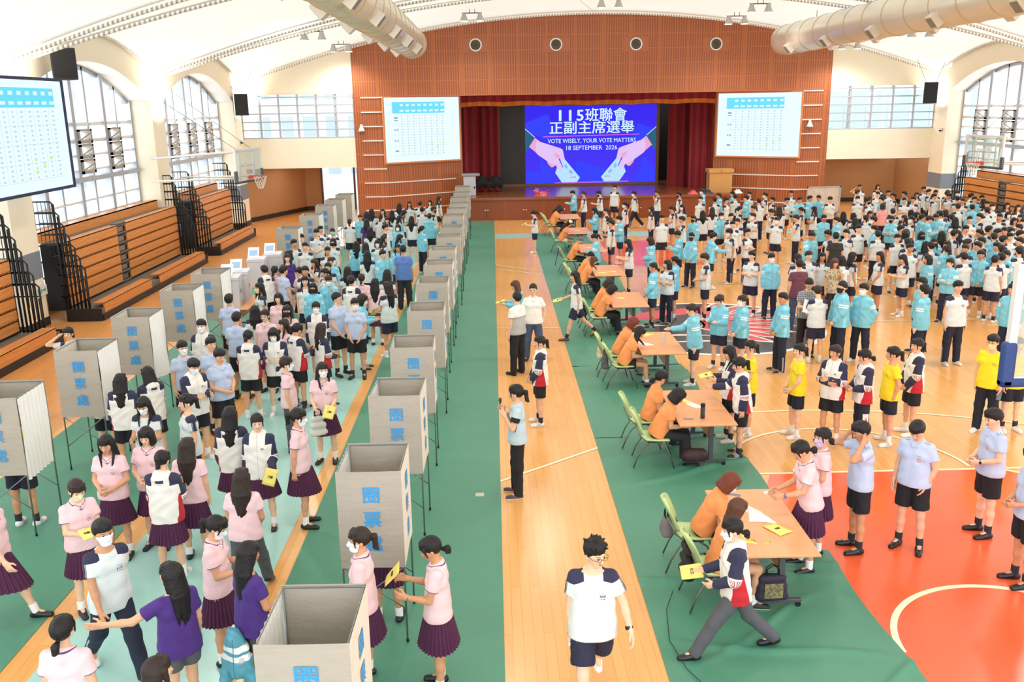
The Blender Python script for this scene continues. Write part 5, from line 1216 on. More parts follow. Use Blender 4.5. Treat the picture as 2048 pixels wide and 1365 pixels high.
def limb_leg(F, s, key, fat, inf=0.0):
    hp_, kn, an, fd = s['leg'+key]; q = 0.6+0.4*fat
    F.cone(hp_, kn, 0.083*q+inf, 0.052*q+inf, 0.03); F.cone(kn, kn+(an-kn)*0.38, 0.048*q+inf, 0.047*q+inf, 0.03); F.cone(kn+(an-kn)*0.36+A_(0, 0.010, 0), an, 0.046*q+inf, 0.033*q+inf, 0.03)
LODS = [(0.0115, 0.0058, 0.0052), (0.017, 0.010, 0.011), (0.025, 0.015, 0.018)]
def hq_attr(V, s): return (V-s['hc'])@s['H']
def tq_attr(V, s): return (V-s['piv'])@s['T']+A_(0, 0, 0.92)
def w_attr(V, s):
    """x: distance along the arm (0 shoulder, 1 elbow, 2 wrist), y: angle offset in metres from the outer ridge, z: signed arm-ness"""
    out = np.full((len(V), 3), -1.0); best = np.full(len(V), 9.0); tq = tq_attr(V, s)
    dt = np.sqrt((np.maximum(np.abs(tq[:, 0])-0.07, 0))**2+tq[:, 1]**2)-0.125
    for key in 'LR':
        sh, el, wr, u, f, sd, a = s['arm'+key]
        for (p, q, t0) in ((sh, el, 0), (el, wr, 1)):
            d = q-p; L2 = d@d; t = ((V-p)@d)/L2; tc = np.clip(t, -0.35 if t0 == 0 else 0, 1.0 if t0 == 0 else 1.4); r = V-p-tc[:, None]*d; dist = np.linalg.norm(r, axis=1)
            dn = nrm(d); o = s['T']@A_(sd, 0, 0.35); o = nrm(o-dn*(o@dn)); e = np.cross(dn, o)
            ang = np.arctan2(r@e, r@o)
            m = dist < best; best = np.where(m, dist, best)
            out[m, 0] = (t0+tc)[m]; out[m, 1] = (np.abs(ang)*0.06)[m]
    out[:, 2] = dt-(best-0.055); return out
_C = {}
def body_mesh(pn, fat, lod):
    k = ('body', pn, fat, lod)
    if k in _C: return _C[k]
    s = skeleton(POSES[pn], fat); h, hh, hd = LODS[lod]; F = Field(); torso(F, s, 0, fat)
    for key in 'LR': limb_arm(F, s, key, fat); limb_leg(F, s, key, fat); hand(F, s, key, False)
    for key in 'LR':
        hp_, kn, an, fd = s['leg'+key]; F.cone(an, an+fd*0.10-A_(0, 0, 0.03), 0.035, 0.025, 0.02)
    nb = s['nb']; up = nrm(s['T']@A_(0, 0, 1))
    F.cone(nb-up*0.03, nb+up*0.05, 0.052, 0.05, 0.02)
    wc = []
    for key in 'LR':      # the coarse grid stops at wrists and neck; finer grids continue the same surface
        sh, el, wr, u, f, sd, a = s['arm'+key]; wc.append((wr, f))
    ops = F.ops; F2 = Field()
    keep = [o for o in ops]
    parts = []
    # coarse body without hands
    F.ops = [o for o in ops]; nh = 3
    Fb = Field(); torso(Fb, s, 0, fat); Fb.cone(nb-up*0.03, nb+up*0.04, 0.052, 0.05, 0.02)
    for key in 'LR':
        limb_arm(Fb, s, key, fat); limb_leg(Fb, s, key, fat); hp_, kn, an, fd = s['leg'+key]; Fb.cone(an, an+fd*0.10-A_(0, 0, 0.03), 0.035, 0.025, 0.02)
    parts.append(Fb.mesh(h))
    Fh = Field(); head(Fh, s, lod < 2); parts.append(Fh.mesh(hh))
    for key in 'LR':
        Fa = Field(); sh, el, wr, u, f, sd, a = s['arm'+key]
        q = 0.6+0.4*fat; Fa.cone(wr-f*0.03, wr, 0.026*q, 0.0245*q, 0.015); hand(Fa, s, key, lod == 0); parts.append(Fa.mesh(hd))
    V, Q = join(parts); me = to_mesh('body', V, Q, {'hq': hq_attr(V, s)}); _C[k] = (me, s); return _C[k]
def top_mesh(kind, pn, fat, lod):
    k = ('top', kind, pn, fat, lod)
    if k in _C: return _C[k]
    s = skeleton(POSES[pn], fat); h = LODS[lod][0]*(1.05 if lod else 1.0); F = Field(); t = s['tp']; T = s['T']
    jk = kind in ('jacket', 'hoodie'); inf = 0.028 if jk else 0.015
    torso(F, s, inf, fat, 0.05)
    hem = {'jacket': 0.80, 'hoodie': 0.80, 'tee': 0.815, 'blouse': 0.85, 'shirt': 0.86, 'tucked': 0.96}[kind]
    if POSES[pn].get('sit'): hem = 0.86
    q = 0.5+0.5*fat; ex = (0.018 if kind == 'tee' else 0.012) if kind != 'tucked' else -0.004
    for sx in (-1, 1): F.cone(t(sx*0.066*q, 0, 1.12), t(sx*0.070*q, 0, hem-0.02), 0.094*fat+inf, 0.106*fat+inf+ex, 0.05)
    F.cone(t(0, 0, 1.12), t(0, 0, hem-0.02), 0.096*fat+inf, 0.112*fat+inf+ex, 0.05)
    for key in 'LR':
        sh, el, wr, u, f, sd, a = s['arm'+key]; r = 0.6+0.4*fat
        if jk:
            F.cone(sh, el, 0.047*r+0.022, 0.040*r+0.026, 0.03); F.cone(el, wr-f*0.03, 0.040*r+0.028, 0.030*r+0.022, 0.02); F.cone(wr-f*0.05, wr-f*0.005, 0.030, 0.030, 0.012)
        else:
            e = sh+u*0.265*0.60; F.cone(sh, e+u*0.03, 0.048*r+0.011, 0.050*r+0.020, 0.025, clip=[(e, u)])
    nb = s['nb']
    if jk:
        F.cone(t(-0.03, -0.01, 1.44), t(0.03, -0.01, 1.44), 0.056, 0.056, 0.02)
        if kind == 'hoodie' or True:
            F.ell(t(0, 0.085, 1.385), (0.115, 0.050, 0.075), T, 0.03); F.cone(t(-0.075, 0.05, 1.44), t(-0.05, -0.06, 1.40), 0.03, 0.022, 0.02); F.cone(t(0.075, 0.05, 1.44), t(0.05, -0.06, 1.40), 0.03, 0.022, 0.02)
        pl = [(t(0, -0.01, 1.462), nrm(T@A_(0, -0.35, 1)))]
    elif kind in ('blouse', 'shirt', 'tucked'):
        F.cone(t(0.0, 0.012, 1.40), t(0.0, 0.012, 1.445), 0.064, 0.060, 0.015); F.cone(t(-0.05, -0.06, 1.405), t(-0.02, -0.085, 1.37), 0.02, 0.018, 0.012); F.cone(t(0.05, -0.06, 1.405), t(0.02, -0.085, 1.37), 0.02, 0.018, 0.012)
        pl = [(t(0, 0.0, 1.445), nrm(T@A_(0, -0.45, 1)))]
    else: pl = [(t(0, 0.0, 1.415), nrm(T@A_(0, -0.30, 1)))]
    pl.append((t(0, 0, hem), -T@A_(0, 0, 1)))
    V, Q = F.mesh(h, 0.007 if jk else 0.005, planes=pl, nf=13 if jk else 11)
    me = to_mesh({'jacket': 'jacket', 'hoodie': 'jacket', 'tee': 't_shirt', 'blouse': 'blouse', 'shirt': 'shirt', 'tucked': 'shirt'}[kind], V, Q, {'tq': tq_attr(V, s), 'wq': w_attr(V, s)})
    _C[k] = me; return me
def bottom_mesh(kind, pn, fat, lod):
    k = ('bot', kind, pn, fat, lod)
    if k in _C: return _C[k]
    s = skeleton(POSES[pn], fat); h = LODS[lod][0]; F = Field(); q = 0.6+0.4*fat; b = s['base']
    if kind == 'skirt':
        n = 120 if lod == 0 else 60; rows = []; zs = [1.02, 0.94, 0.86, 0.74, 0.62, 0.53]
        L, Rr = s['legL'], s['legR']
        for z in zs:
            tt = (1.02-z)/0.49; row = []
            kx = 0.5*(L[1][1]+Rr[1][1])*tt; sp = abs(L[1][1]-Rr[1][1])*0.42*tt
            for j in range(n+1):
                a = 2*math.pi*j/n; rr = 0.098*fat+0.118*tt**0.85+0.006; pleat = (0.009*tt+0.0005)*(1 if (j//2) % 2 else -1)+0.012*tt*math.sin(3*a+1)
                row.append((math.cos(a)*(rr*1.08+pleat), math.sin(a)*(rr*0.94+pleat+sp)+kx, z-0.90+b))
            rows.append(row)
        P = np.array(rows); V = P.reshape(-1, 3); m = n+1
        Q = np.array([(i*m+j, (i+1)*m+j, (i+1)*m+j+1, i*m+j+1) for i in range(len(zs)-1) for j in range(n)])
        me = to_mesh('skirt', V, Q, {'tq': V-A_(0, 0, b-0.9)})
        sm = np.zeros(len(Q), dtype=bool); me.polygons.foreach_set('use_smooth', sm); _C[k] = me; return me
    F.cone(A_(-0.072, 0, b+0.02), A_(0.072, 0, b+0.02), 0.104*fat+0.012, 0.104*fat+0.012, 0.04)
    tw = s['tp']; F.cone(tw(-0.06, 0, 1.0), tw(0.06, 0, 1.0), 0.096*fat+0.008, 0.096*fat+0.008, 0.04, clip=[(tw(0, 0, 1.03), s['T']@A_(0, 0, 1))])
    for key in 'LR':
        hp_, kn, an, fd = s['leg'+key]; d = kn-hp_; u = nrm(d)
        if kind == 'shorts':
            e = hp_+d*0.80; F.cone(hp_-A_(0, 0, 0.02), e+u*0.04, 0.086*q+0.022, 0.074*q+0.028, 0.03, clip=[(e, u)])
        elif kind == 'mini':
            e = hp_+d*0.55; F.cone(hp_-A_(0, 0, 0.02), e+u*0.04, 0.086*q+0.022, 0.078*q+0.020, 0.03, clip=[(e, u)])
        else:
            F.cone(hp_, kn, 0.085*q+0.018, 0.058*q+0.020, 0.04); v = nrm(an-kn); F.cone(kn, an+v*0.05, 0.060*q+0.018, 0.044*q+0.022, 0.03, clip=[(an+v*0.025, v)])
    V, Q = F.mesh(h, 0.004, nf=12)
    w = np.zeros_like(V)
    for key, sd in (('L', 1), ('R', -1)):
        hp_, kn, an, fd = s['leg'+key]; m = V[:, 0]*sd > 0
        side = V[:, 0]*sd; axx = np.where(V[:, 2] > kn[2], hp_[0], (kn[0]+an[0])/2)*sd
        w[m, 0] = (side-axx)[m]; w[m, 2] = V[m, 2]; w[m, 1] = (V[:, 1]-np.interp(V[:, 2], sorted([an[2], kn[2], hp_[2]]) if True else 0, [p[1] for p in sorted([an, kn, hp_], key=lambda p: p[2])]))[m]
    me = to_mesh({'shorts': 'shorts', 'mini': 'shorts', 'pants': 'trousers'}[kind], V, Q, {'wq': w}); _C[k] = me; return me
def foot_mesh(kind, pn, key, lod, fat=1.0):
    k = ('foot', kind, pn, key, lod)
    if k in _C: return _C[k]
    s = skeleton(POSES[pn], fat); hp_, kn, an, fd = s['leg'+key]; h = (0.009, 0.015, 0.022)[lod]; F = Field()
    up = nrm(np.cross(np.cross(fd, A_(0, 0, 1)), fd)); c = an-up*0.075
    sole = [(c, -up)]
    if kind == 'shoe':
        F.cone(c-fd*0.035+up*0.035, c+fd*0.03+up*0.04, 0.040, 0.042, 0.02, clip=sole); F.cone(c+fd*0.03+up*0.03, c+fd*0.155+up*0.022, 0.045, 0.038, 0.02, clip=sole)
        F.cone(c+up*0.03, c+up*0.085, 0.042, 0.040, 0.02, clip=[(c+up*0.078, up)]+sole); F.cone(c+fd*0.02+up*0.055, c+fd*0.09+up*0.03, 0.034, 0.034, 0.02, clip=sole)
        V, Q = F.mesh(h); me = to_mesh('shoe', V, Q, {'sq': np.stack([(V-c)@fd, (V-c)@nrm(np.cross(fd, up)), (V-c)@up], 1)})
    else:
        v = nrm(kn-an); F.cone(an-v*0.02, an+v*0.12, 0.043, 0.046, 0.02, clip=[(an+v*0.105, v)]); V, Q = F.mesh(h)
        me = to_mesh('sock', V, Q)
    _C[k] = me; return me
def hair_mesh(style, lod, pitch=0):
    k = ('hair', style, lod, pitch)
    RP = rotx(-math.radians(pitch)); pv = A_(0, 0.06, 0.0)
    def dn(x, y, z): return pv+RP@(A_(x, y, z)-pv)
    if k in _C: return _C[k]
    h = (0.0065, 0.011, 0.017)[lod]; F = Field()
    F.ell((0, 0.018, 0.036), (0.088, 0.106, 0.104), None, 0.02)
    if style == 'boy':
        F.ell((0, -0.02, 0.085), (0.078, 0.085, 0.058), None, 0.02)
        for i in range(9): a = -1.2+0.3*i; F.cone((0.05*math.sin(a), -0.075+0.015*abs(a), 0.095), (0.066*math.sin(a), -0.104+0.03*abs(a)**1.5, 0.052+0.008*(i % 2)), 0.022, 0.008, 0.012)
        low = -0.062
    elif style == 'spiky':
        F.ell((0, -0.01, 0.10), (0.07, 0.08, 0.05), None, 0.02)
        rr = random.Random(3)
        for i in range(34):
            a, e = rr.uniform(0, 6.28), rr.uniform(0.2, 1.5); d = A_(math.cos(a)*math.cos(e), math.sin(a)*math.cos(e), math.sin(e)); p = A_(0, 0.012, 0.04)+d*A_(0.082, 0.098, 0.10)
            F.cone(p, p+nrm(d+A_(rr.uniform(-.4, .4), -0.5, 0.1))*0.032, 0.018, 0.006, 0.01)
        low = -0.05
    elif style == 'crop': low = -0.045
    elif style in ('long', 'longback'):
        rr = random.Random(5); L0 = 0.42 if style == 'long' else 0.52; ns = 15
        for i in range(ns):
            a = (i/(ns-1)*2-1); x = 0.080*a; y0 = 0.075-0.045*a*a; ln = L0-0.07*abs(a)-rr.uniform(0, 0.05); jx = rr.uniform(-.010, .010); w = 0.030
            F.cone((x*0.8, y0, 0.03), dn(x*1.15+jx*.4, y0+0.040, -0.17), 0.034, w, 0.02); F.cone(dn(x*1.15+jx*.4, y0+0.040, -0.17), dn(x*1.12+jx, y0+0.052, -ln*0.75), w, 0.021, 0.012); F.cone(dn(x*1.12+jx, y0+0.052, -ln*0.75), dn(x*1.0+jx*2, y0+0.045, -ln), 0.021, 0.006, 0.008)
        for sx in (-1, 1):
            fw = -0.035 if style == 'long' else 0.015
            F.cone((sx*0.078, -0.02, 0.04), (sx*0.086, fw, -0.12), 0.022, 0.018, 0.02)
            if style == 'long':
                for q in (0, 1, 2): F.cone((sx*(0.080+0.006*q), -0.035-0.012*q, -0.11), dn(sx*(0.082-0.012*q), -0.060-0.016*q, -0.27-0.02*q), 0.015, 0.006, 0.01)
        low = -9
    elif style == 'bob':
        for a in np.linspace(-2.35, 2.35, 13): x, y = 0.078*math.sin(a), 0.02+0.085*math.cos(a); F.cone((x*0.9, y*0.9, 0.03), (x*1.12, y*1.05, -0.105), 0.034, 0.024, 0.02)
        low = -9
    else:      # ponytails
        low = -0.062; hz, L = {'pony': (0.03, 0.26), 'highpony': (0.085, 0.30), 'lowpony': (-0.05, 0.24), 'braid': (-0.06, 0.20)}[style]
        F.cone((0, 0.11, hz), (0, 0.155, hz-0.01), 0.022, 0.026, 0.01); pt = A_(0, 0.150, hz-0.01); p1 = pt+RP@A_(0.005, 0.012, -L*0.55); p2 = p1+RP@A_(0.008, -0.018, -L*0.5); F.cone(pt, p1, 0.031, 0.029, 0.02); F.cone(p1, p2, 0.029, 0.008, 0.02)
        for sx in (-1, 1): F.cone((sx*0.072, -0.06, 0.05), (sx*0.078, -0.045, -0.05), 0.012, 0.006, 0.015)
    if style not in ('spiky',):      # fringe
        fr = (-3, -2, -1, 0, 1, 2, 3)
        if style not in ('boy', 'crop', 'bare'):
            for i in fr: F.cone((0.019*i, -0.068+0.003*i*i, 0.095), (0.022*i, -0.098+0.0042*i*i, 0.048), 0.022, 0.009, 0.012)
    # open the face
    F.ell((0, -0.135, -0.055), (0.071, 0.098, 0.098), None, 0.008, sub=True)
    F.ell((0, -0.03, -0.12), (0.068, 0.062, 0.11), None, 0.01, sub=True)
    pl = [((0, 0, low), A_(0, -0.35, -1))] if low > -1 else None
    V, Q = F.mesh(h, 0.0018, planes=pl, nf=55)
    me = to_mesh('hair', V, Q, {'hq': V}); _C[k] = me; return me
def mask_mesh(lod):
    k = ('mask', lod)
    if k in _C: return _C[k]
    F = Field(); e = 0.009; cl = [((0, 0, -0.020), A_(0, 0.18, 1)), ((0, -0.012, 0), A_(0, 1, -0.1)), ((0, 0, -0.112), A_(0, 0, -1))]
    F.cone((0, -0.018, -0.02), (0, -0.046, -0.074), 0.066+e, 0.046+e, 0.02, clip=cl); F.ell((0, -0.03, 0.0), (0.066+e, 0.062+e, 0.078), None, 0.02, clip=cl)
    F.cone((0, -0.085, -0.005), (0, -0.105, -0.035), 0.014, 0.020, 0.02, clip=cl)
    V, Q = F.mesh((0.0055, 0.009, 0.014)[lod]); me = to_mesh('face_mask', V, Q, {'hq': V}); _C[k] = me; return me
def glasses_mesh():
    if 'gl' in _C: return _C['gl']
    b = MB()
    for sx in (-1, 1):
        b.tube([(sx*0.032+0.021*math.cos(a), -0.106, 0.002+0.016*math.sin(a)) for a in np.linspace(0, 2*math.pi, 16, endpoint=False)], 0.0017, 5, closed=True)
        b.tube([(sx*0.053, -0.106, 0.004), (sx*0.080, -0.08, 0.004), (sx*0.083, 0.01, 0.0)], 0.002, 5)
    b.tube([(-0.011, -0.107, 0.004), (0.011, -0.107, 0.004)], 0.002, 5)
    o = b.build('glasses', mat('glasses_frame', hexc('3A3230'), 0.3, 0.5)); me = o.data; bpy.data.objects.remove(o); _C['gl'] = me; return me
# ---------------------------------------------------------------- clothing and skin materials (patterns follow garment coordinates)
def ATTR(nt, name):
    a = N(nt, 'ShaderNodeAttribute'); a.attribute_name = name; s = N(nt, 'ShaderNodeSeparateXYZ'); nt.links.new(a.outputs['Vector'], s.inputs[0]); return a.outputs['Vector'], s.outputs[0], s.outputs[1], s.outputs[2]
def GT(nt, a, b): return MA(nt, 'GREATER_THAN', a, b)
def LT(nt, a, b): return MA(nt, 'LESS_THAN', a, b)
def AND(nt, *q):
    r = q[0]
    for x in q[1:]: r = MA(nt, 'MULTIPLY', r, x)
    return r
def OR(nt, *q):
    r = q[0]
    for x in q[1:]: r = MA(nt, 'MAXIMUM', r, x)
    return r
def ABS(nt, a): return MA(nt, 'ABSOLUTE', a)
def BTW(nt, a, lo, hi): return AND(nt, GT(nt, a, lo), LT(nt, a, hi))
def SUB(nt, a, b): return MA(nt, 'SUBTRACT', a, b)
def ELLP(nt, x, z, cx, cz, rx, rz):
    u = MA(nt, 'DIVIDE', SUB(nt, x, cx), rx); v = MA(nt, 'DIVIDE', SUB(nt, z, cz), rz)
    return LT(nt, MA(nt, 'ADD', MA(nt, 'MULTIPLY', u, u), MA(nt, 'MULTIPLY', v, v)), 1.0)
def m_skin(name, h):
    if name in MATS: return MATS[name]
    m, nt, b = newmat(name); vec, x, y, z = ATTR(nt, 'hq'); c = hexc(h); ax = ABS(nt, x); fr = LT(nt, y, -0.04)
    n = NOISE(nt, vec, 9, 2); col = MIX(nt, n, tuple(q*0.93 for q in c), tuple(min(1, q*1.06) for q in c))
    lip = AND(nt, fr, ELLP(nt, x, z, 0, -0.0545, 0.0215, 0.0075)); col = MIX(nt, MA(nt, 'MULTIPLY', lip, 0.75), col, hexc('B8675C'))
    wh = AND(nt, fr, ELLP(nt, ax, z, 0.0315, 0.003, 0.0155, 0.0058)); col = MIX(nt, wh, col, hexc('E9E2DA'))
    iris = AND(nt, fr, ELLP(nt, ax, z, 0.0315, 0.003, 0.0072, 0.0062)); col = MIX(nt, iris, col, hexc('1D120E'))
    lid = AND(nt, fr, ELLP(nt, ax, z, 0.0318, 0.0088, 0.0185, 0.0026)); col = MIX(nt, lid, col, hexc('2A1B16'))
    br = AND(nt, fr, ELLP(nt, ax, z, 0.033, 0.0245, 0.0205, 0.0036)); col = MIX(nt, MA(nt, 'MULTIPLY', br, 0.8), col, hexc('33221B'))
    nos = AND(nt, fr, ELLP(nt, ax, z, 0.0065, -0.0405, 0.0036, 0.0024)); col = MIX(nt, MA(nt, 'MULTIPLY', nos, 0.7), col, hexc('7A4436'))
    nt.links.new(col, b.inputs['Base Color']); b.inputs['Roughness'].default_value = 0.5; b.inputs['Specular IOR Level'].default_value = 0.35
    MATS[name] = m; return m
SKINS = [m_skin('skin_%d' % i, h) for i, h in enumerate(('E8B593', 'DDA582', 'EFC3A4', 'D19872'))]
def m_hair(name, h):
    if name in MATS: return MATS[name]
    m, nt, b = newmat(name); vec, x, y, z = ATTR(nt, 'hq'); c = hexc(h)
    n = NOISE(nt, SCALEV(nt, vec, 60, 60, 5), 2.0, 4); nt.links.new(MIX(nt, n, tuple(q*0.55 for q in c), tuple(q*1.5 for q in c)), b.inputs['Base Color'])
    b.inputs['Roughness'].default_value = 0.5; b.inputs['Specular IOR Level'].default_value = 0.35; BUMP(nt, b, n, 0.6, 0.008); MATS[name] = m; return m
HAIRS = {'black': m_hair('hair_black', '1B1718'), 'darkbrown': m_hair('hair_dark_brown', '2E211C'), 'brown': m_hair('hair_brown', '5A3626'), 'red': m_hair('hair_reddish', '6E3420'), 'grey': m_hair('hair_grey', '6B6663')}
def cloth(nt, b, rough=0.75, bs=0.35):
    v, _ = COORD(nt); BUMP(nt, b, NOISE(nt, SCALEV(nt, v, 1.3, 1.3, 0.8), 5, 3, 0.5), 0.6, 0.035); b.inputs['Roughness'].default_value = rough
def base_var(nt, c, a=0.05):
    v, _ = COORD(nt); return MIX(nt, NOISE(nt, v, 6, 3), tuple(q*(1-a) for q in c), tuple(min(1, q*(1+a)) for q in c))
NAVY = hexc('2C2D4A'); LET = 42.0
def badge(nt, x, y, z, cx, cz, r): return AND(nt, LT(nt, y, -0.02), ELLP(nt, x, z, cx, cz, r, r))
def m_top(kind, h):
    name = 'top_'+kind+'_'+h
    if name in MATS: return MATS[name]
    m, nt, b = newmat(name); tv, x, y, z = ATTR(nt, 'tq'); wv, t, ang, isa = ATTR(nt, 'wq'); ax = ABS(nt, x); c = hexc(h); col = base_var(nt, c)
    fr = LT(nt, y, -0.02)
    if kind == 'school':
        patch = AND(nt, GT(nt, ax, 0.082), GT(nt, MA(nt, 'ADD', z, MA(nt, 'MULTIPLY', ax, 0.35)), 1.385), LT(nt, t, 0.12))
        st = AND(nt, LT(nt, ang, 0.034), GT(nt, t, -0.05), GT(nt, isa, -0.03)); gap = AND(nt, BTW(nt, ang, 0.022, 0.026), GT(nt, t, 0.12))
        col = MIX(nt, OR(nt, patch, AND(nt, st, SUB(nt, 1.0, gap))), col, NAVY)
        pipe = AND(nt, GT(nt, ax, 0.135), BTW(nt, ABS(nt, y), 0.0, 0.004), LT(nt, z, 1.2), LT(nt, isa, 0)); col = MIX(nt, pipe, col, hexc('8FA0C4'))
        tx = AND(nt, fr, BTW(nt, x, 0.045, 0.10), OR(nt, BTW(nt, z, 1.225, 1.25), BTW(nt, z, 1.205, 1.213), BTW(nt, z, 1.262, 1.267)), GT(nt, NOISE(nt, tv, 120, 2), 0.47)); col = MIX(nt, tx, col, hexc('3C5C96'))
    elif kind == 'bluejacket':
        for a, e in ((0.36, 0.46), (0.52, 0.62)): col = MIX(nt, AND(nt, BTW(nt, t, a, e), GT(nt, isa, -0.02)), col, hexc('F5F8F8'))
        col = MIX(nt, AND(nt, fr, LT(nt, ax, 0.004), LT(nt, z, 1.45)), col, tuple(q*0.5 for q in c))
        em = badge(nt, x, y, z, 0.07, 1.245, 0.024); em2 = badge(nt, x, y, z, 0.07, 1.245, 0.012); col = MIX(nt, MA(nt, 'MULTIPLY', em, 0.7), col, hexc('E79FA5')); col = MIX(nt, em2, col, hexc('A9DDEB'))
        col = MIX(nt, AND(nt, GT(nt, ax, 0.10), LT(nt, isa, 0), LT(nt, ABS(nt, y), 0.03)), col, tuple(min(1, q*1.35) for q in c))
    elif kind == 'tricolour':
        col = MIX(nt, AND(nt, GT(nt, isa, 0.0)), col, NAVY)
        sh = AND(nt, GT(nt, ax, 0.11), GT(nt, z, 1.30), LT(nt, t, 0.4)); col = MIX(nt, sh, col, NAVY)
        band = AND(nt, BTW(nt, t, 0.86, 1.18), GT(nt, isa, 0.0)); col = MIX(nt, band, col, c)
        sc = AND(nt, band, BTW(nt, t, 0.93, 1.10), LT(nt, ang, 0.07), GT(nt, MA(nt, 'SINE', MA(nt, 'MULTIPLY', MA(nt, 'ADD', ang, MA(nt, 'MULTIPLY', NOISE(nt, wv, 30, 1), 0.01)), 420)), -0.1)); col = MIX(nt, sc, col, hexc('A02334'))
        red = AND(nt, GT(nt, ax, 0.100), LT(nt, z, 1.17), LT(nt, isa, 0.0), LT(nt, MA(nt, 'ADD', ABS(nt, y), MA(nt, 'MULTIPLY', SUB(nt, z, 0.82), 0.18)), 0.105)); col = MIX(nt, red, col, hexc('C0202C'))
        gr = AND(nt, fr, BTW(nt, x, 0.05, 0.095), BTW(nt, z, 1.235, 1.26)); col = MIX(nt, MA(nt, 'MULTIPLY', gr, GT(nt, NOISE(nt, tv, 150, 1), 0.42)), col, hexc('2E8B57'))
        col = MIX(nt, AND(nt, fr, LT(nt, ax, 0.003), LT(nt, z, 1.45)), col, hexc('B9B9B9'))
        col = MIX(nt, AND(nt, GT(nt, y, 0.09), LT(nt, ax, 0.05), BTW(nt, z, 1.34, 1.38)), col, NAVY)
    elif kind in ('pinkblouse', 'blueshirt'):
        ln = hexc('5B4070') if kind == 'pinkblouse' else hexc('4A5A86')
        if kind == 'pinkblouse':
            col = MIX(nt, AND(nt, BTW(nt, t, 0.545, 0.575), GT(nt, isa, -0.02)), col, ln)
            rr = MA(nt, 'SQRT', MA(nt, 'ADD', MA(nt, 'MULTIPLY', x, x), MA(nt, 'MULTIPLY', y, y))); col = MIX(nt, AND(nt, BTW(nt, rr, 0.083, 0.090), GT(nt, z, 1.33)), col, ln)
        else:
            col = MIX(nt, AND(nt, BTW(nt, ax, 0.085, 0.15), GT(nt, z, 1.38), BTW(nt, MA(nt, 'ABSOLUTE', SUB(nt, ABS(nt, y), 0.022)), 0.0, 0.0035)), col, ln)
        col = MIX(nt, AND(nt, fr, BTW(nt, ax, 0.010, 0.013), LT(nt, z, 1.40)), col, tuple(q*0.8 for q in c))
        e1, e2, e3 = [badge(nt, x, y, z, 0.068, 1.215, r) for r in (0.025, 0.020, 0.013)]
        col = MIX(nt, e1, col, hexc('9E4A52')); col = MIX(nt, e2, col, hexc('F0D9D2')); col = MIX(nt, AND(nt, e3, GT(nt, MA(nt, 'SINE', MA(nt, 'MULTIPLY', z, 700)), -0.2)), col, hexc('B0404A'))
        sc = AND(nt, fr, BTW(nt, x, 0.045, 0.10), BTW(nt, z, 1.262, 1.270), GT(nt, MA(nt, 'SINE', MA(nt, 'MULTIPLY', x, 900)), 0)); col = MIX(nt, sc, col, hexc('6C77A8'))
    elif kind == 'yellowtee':
        e = AND(nt, fr, ELLP(nt, x, z, 0.072, 1.235, 0.024, 0.014)); e2 = AND(nt, fr, ELLP(nt, x, z, 0.072, 1.235, 0.017, 0.007)); col = MIX(nt, e, col, hexc('3E9A76')); col = MIX(nt, e2, col, hexc('D9E36A'))
    elif kind == 'plaid':
        gx = MA(nt, 'PINGPONG', MA(nt, 'ADD', x, 5.0), 0.02); gz = MA(nt, 'PINGPONG', MA(nt, 'ADD', z, 5.0), 0.02); col = MIX(nt, MA(nt, 'MULTIPLY', LT(nt, gx, 0.009), 0.6), col, hexc('23262E')); col = MIX(nt, MA(nt, 'MULTIPLY', LT(nt, gz, 0.009), 0.6), col, hexc('23262E'))
    elif kind == 'whitegrey':
        col = MIX(nt, LT(nt, z, 1.215), col, hexc('B9B6B2')); col = MIX(nt, BTW(nt, z, 1.213, 1.222), col, hexc('4A5578'))
    elif kind == 'floral':
        n = NOISE(nt, tv, 26, 3); col = MIX(nt, GT(nt, n, 0.53), col, hexc('6B5A44')); col = MIX(nt, GT(nt, n, 0.62), col, hexc('E7E0D0'))
    elif kind == 'vest':
        col = MIX(nt, AND(nt, GT(nt, t, 0.33), GT(nt, isa, -0.01)), col, hexc('17171A'))
    nt.links.new(col, b.inputs['Base Color']); cloth(nt, b, 0.6 if kind == 'bluejacket' else 0.8); b.inputs['Sheen Weight'].default_value = 0.05
    MATS[name] = m; return m
def m_bottom(kind, h):
    name = 'bottom_'+kind+'_'+h
    if name in MATS: return MATS[name]
    m, nt, b = newmat(name); c = hexc(h); col = base_var(nt, c, 0.12)
    if kind == 'stripe':
        wv, x, y, z = ATTR(nt, 'wq'); ay = ABS(nt, y); col = MIX(nt, AND(nt, GT(nt, x, 0.03), LT(nt, z, 0.36), BTW(nt, ay, 0.004, 0.011)), col, hexc('E8EAF0'))
    if kind == 'redpanel':
        wv, x, y, z = ATTR(nt, 'wq'); s = AND(nt, GT(nt, x, 0.02), LT(nt, ABS(nt, y), 0.05)); col = MIX(nt, AND(nt, s, BTW(nt, z, 0.42, 0.62)), col, hexc('F2EFEA')); col = MIX(nt, AND(nt, s, BTW(nt, z, 0.34, 0.42)), col, hexc('B3242F')); col = MIX(nt, AND(nt, s, BTW(nt, z, 0.46, 0.56), LT(nt, ABS(nt, y), 0.022), GT(nt, NOISE(nt, wv, 70, 1), 0.5)), col, hexc('A02334'))
    nt.links.new(col, b.inputs['Base Color']); cloth(nt, b, 0.8); MATS[name] = m; return m
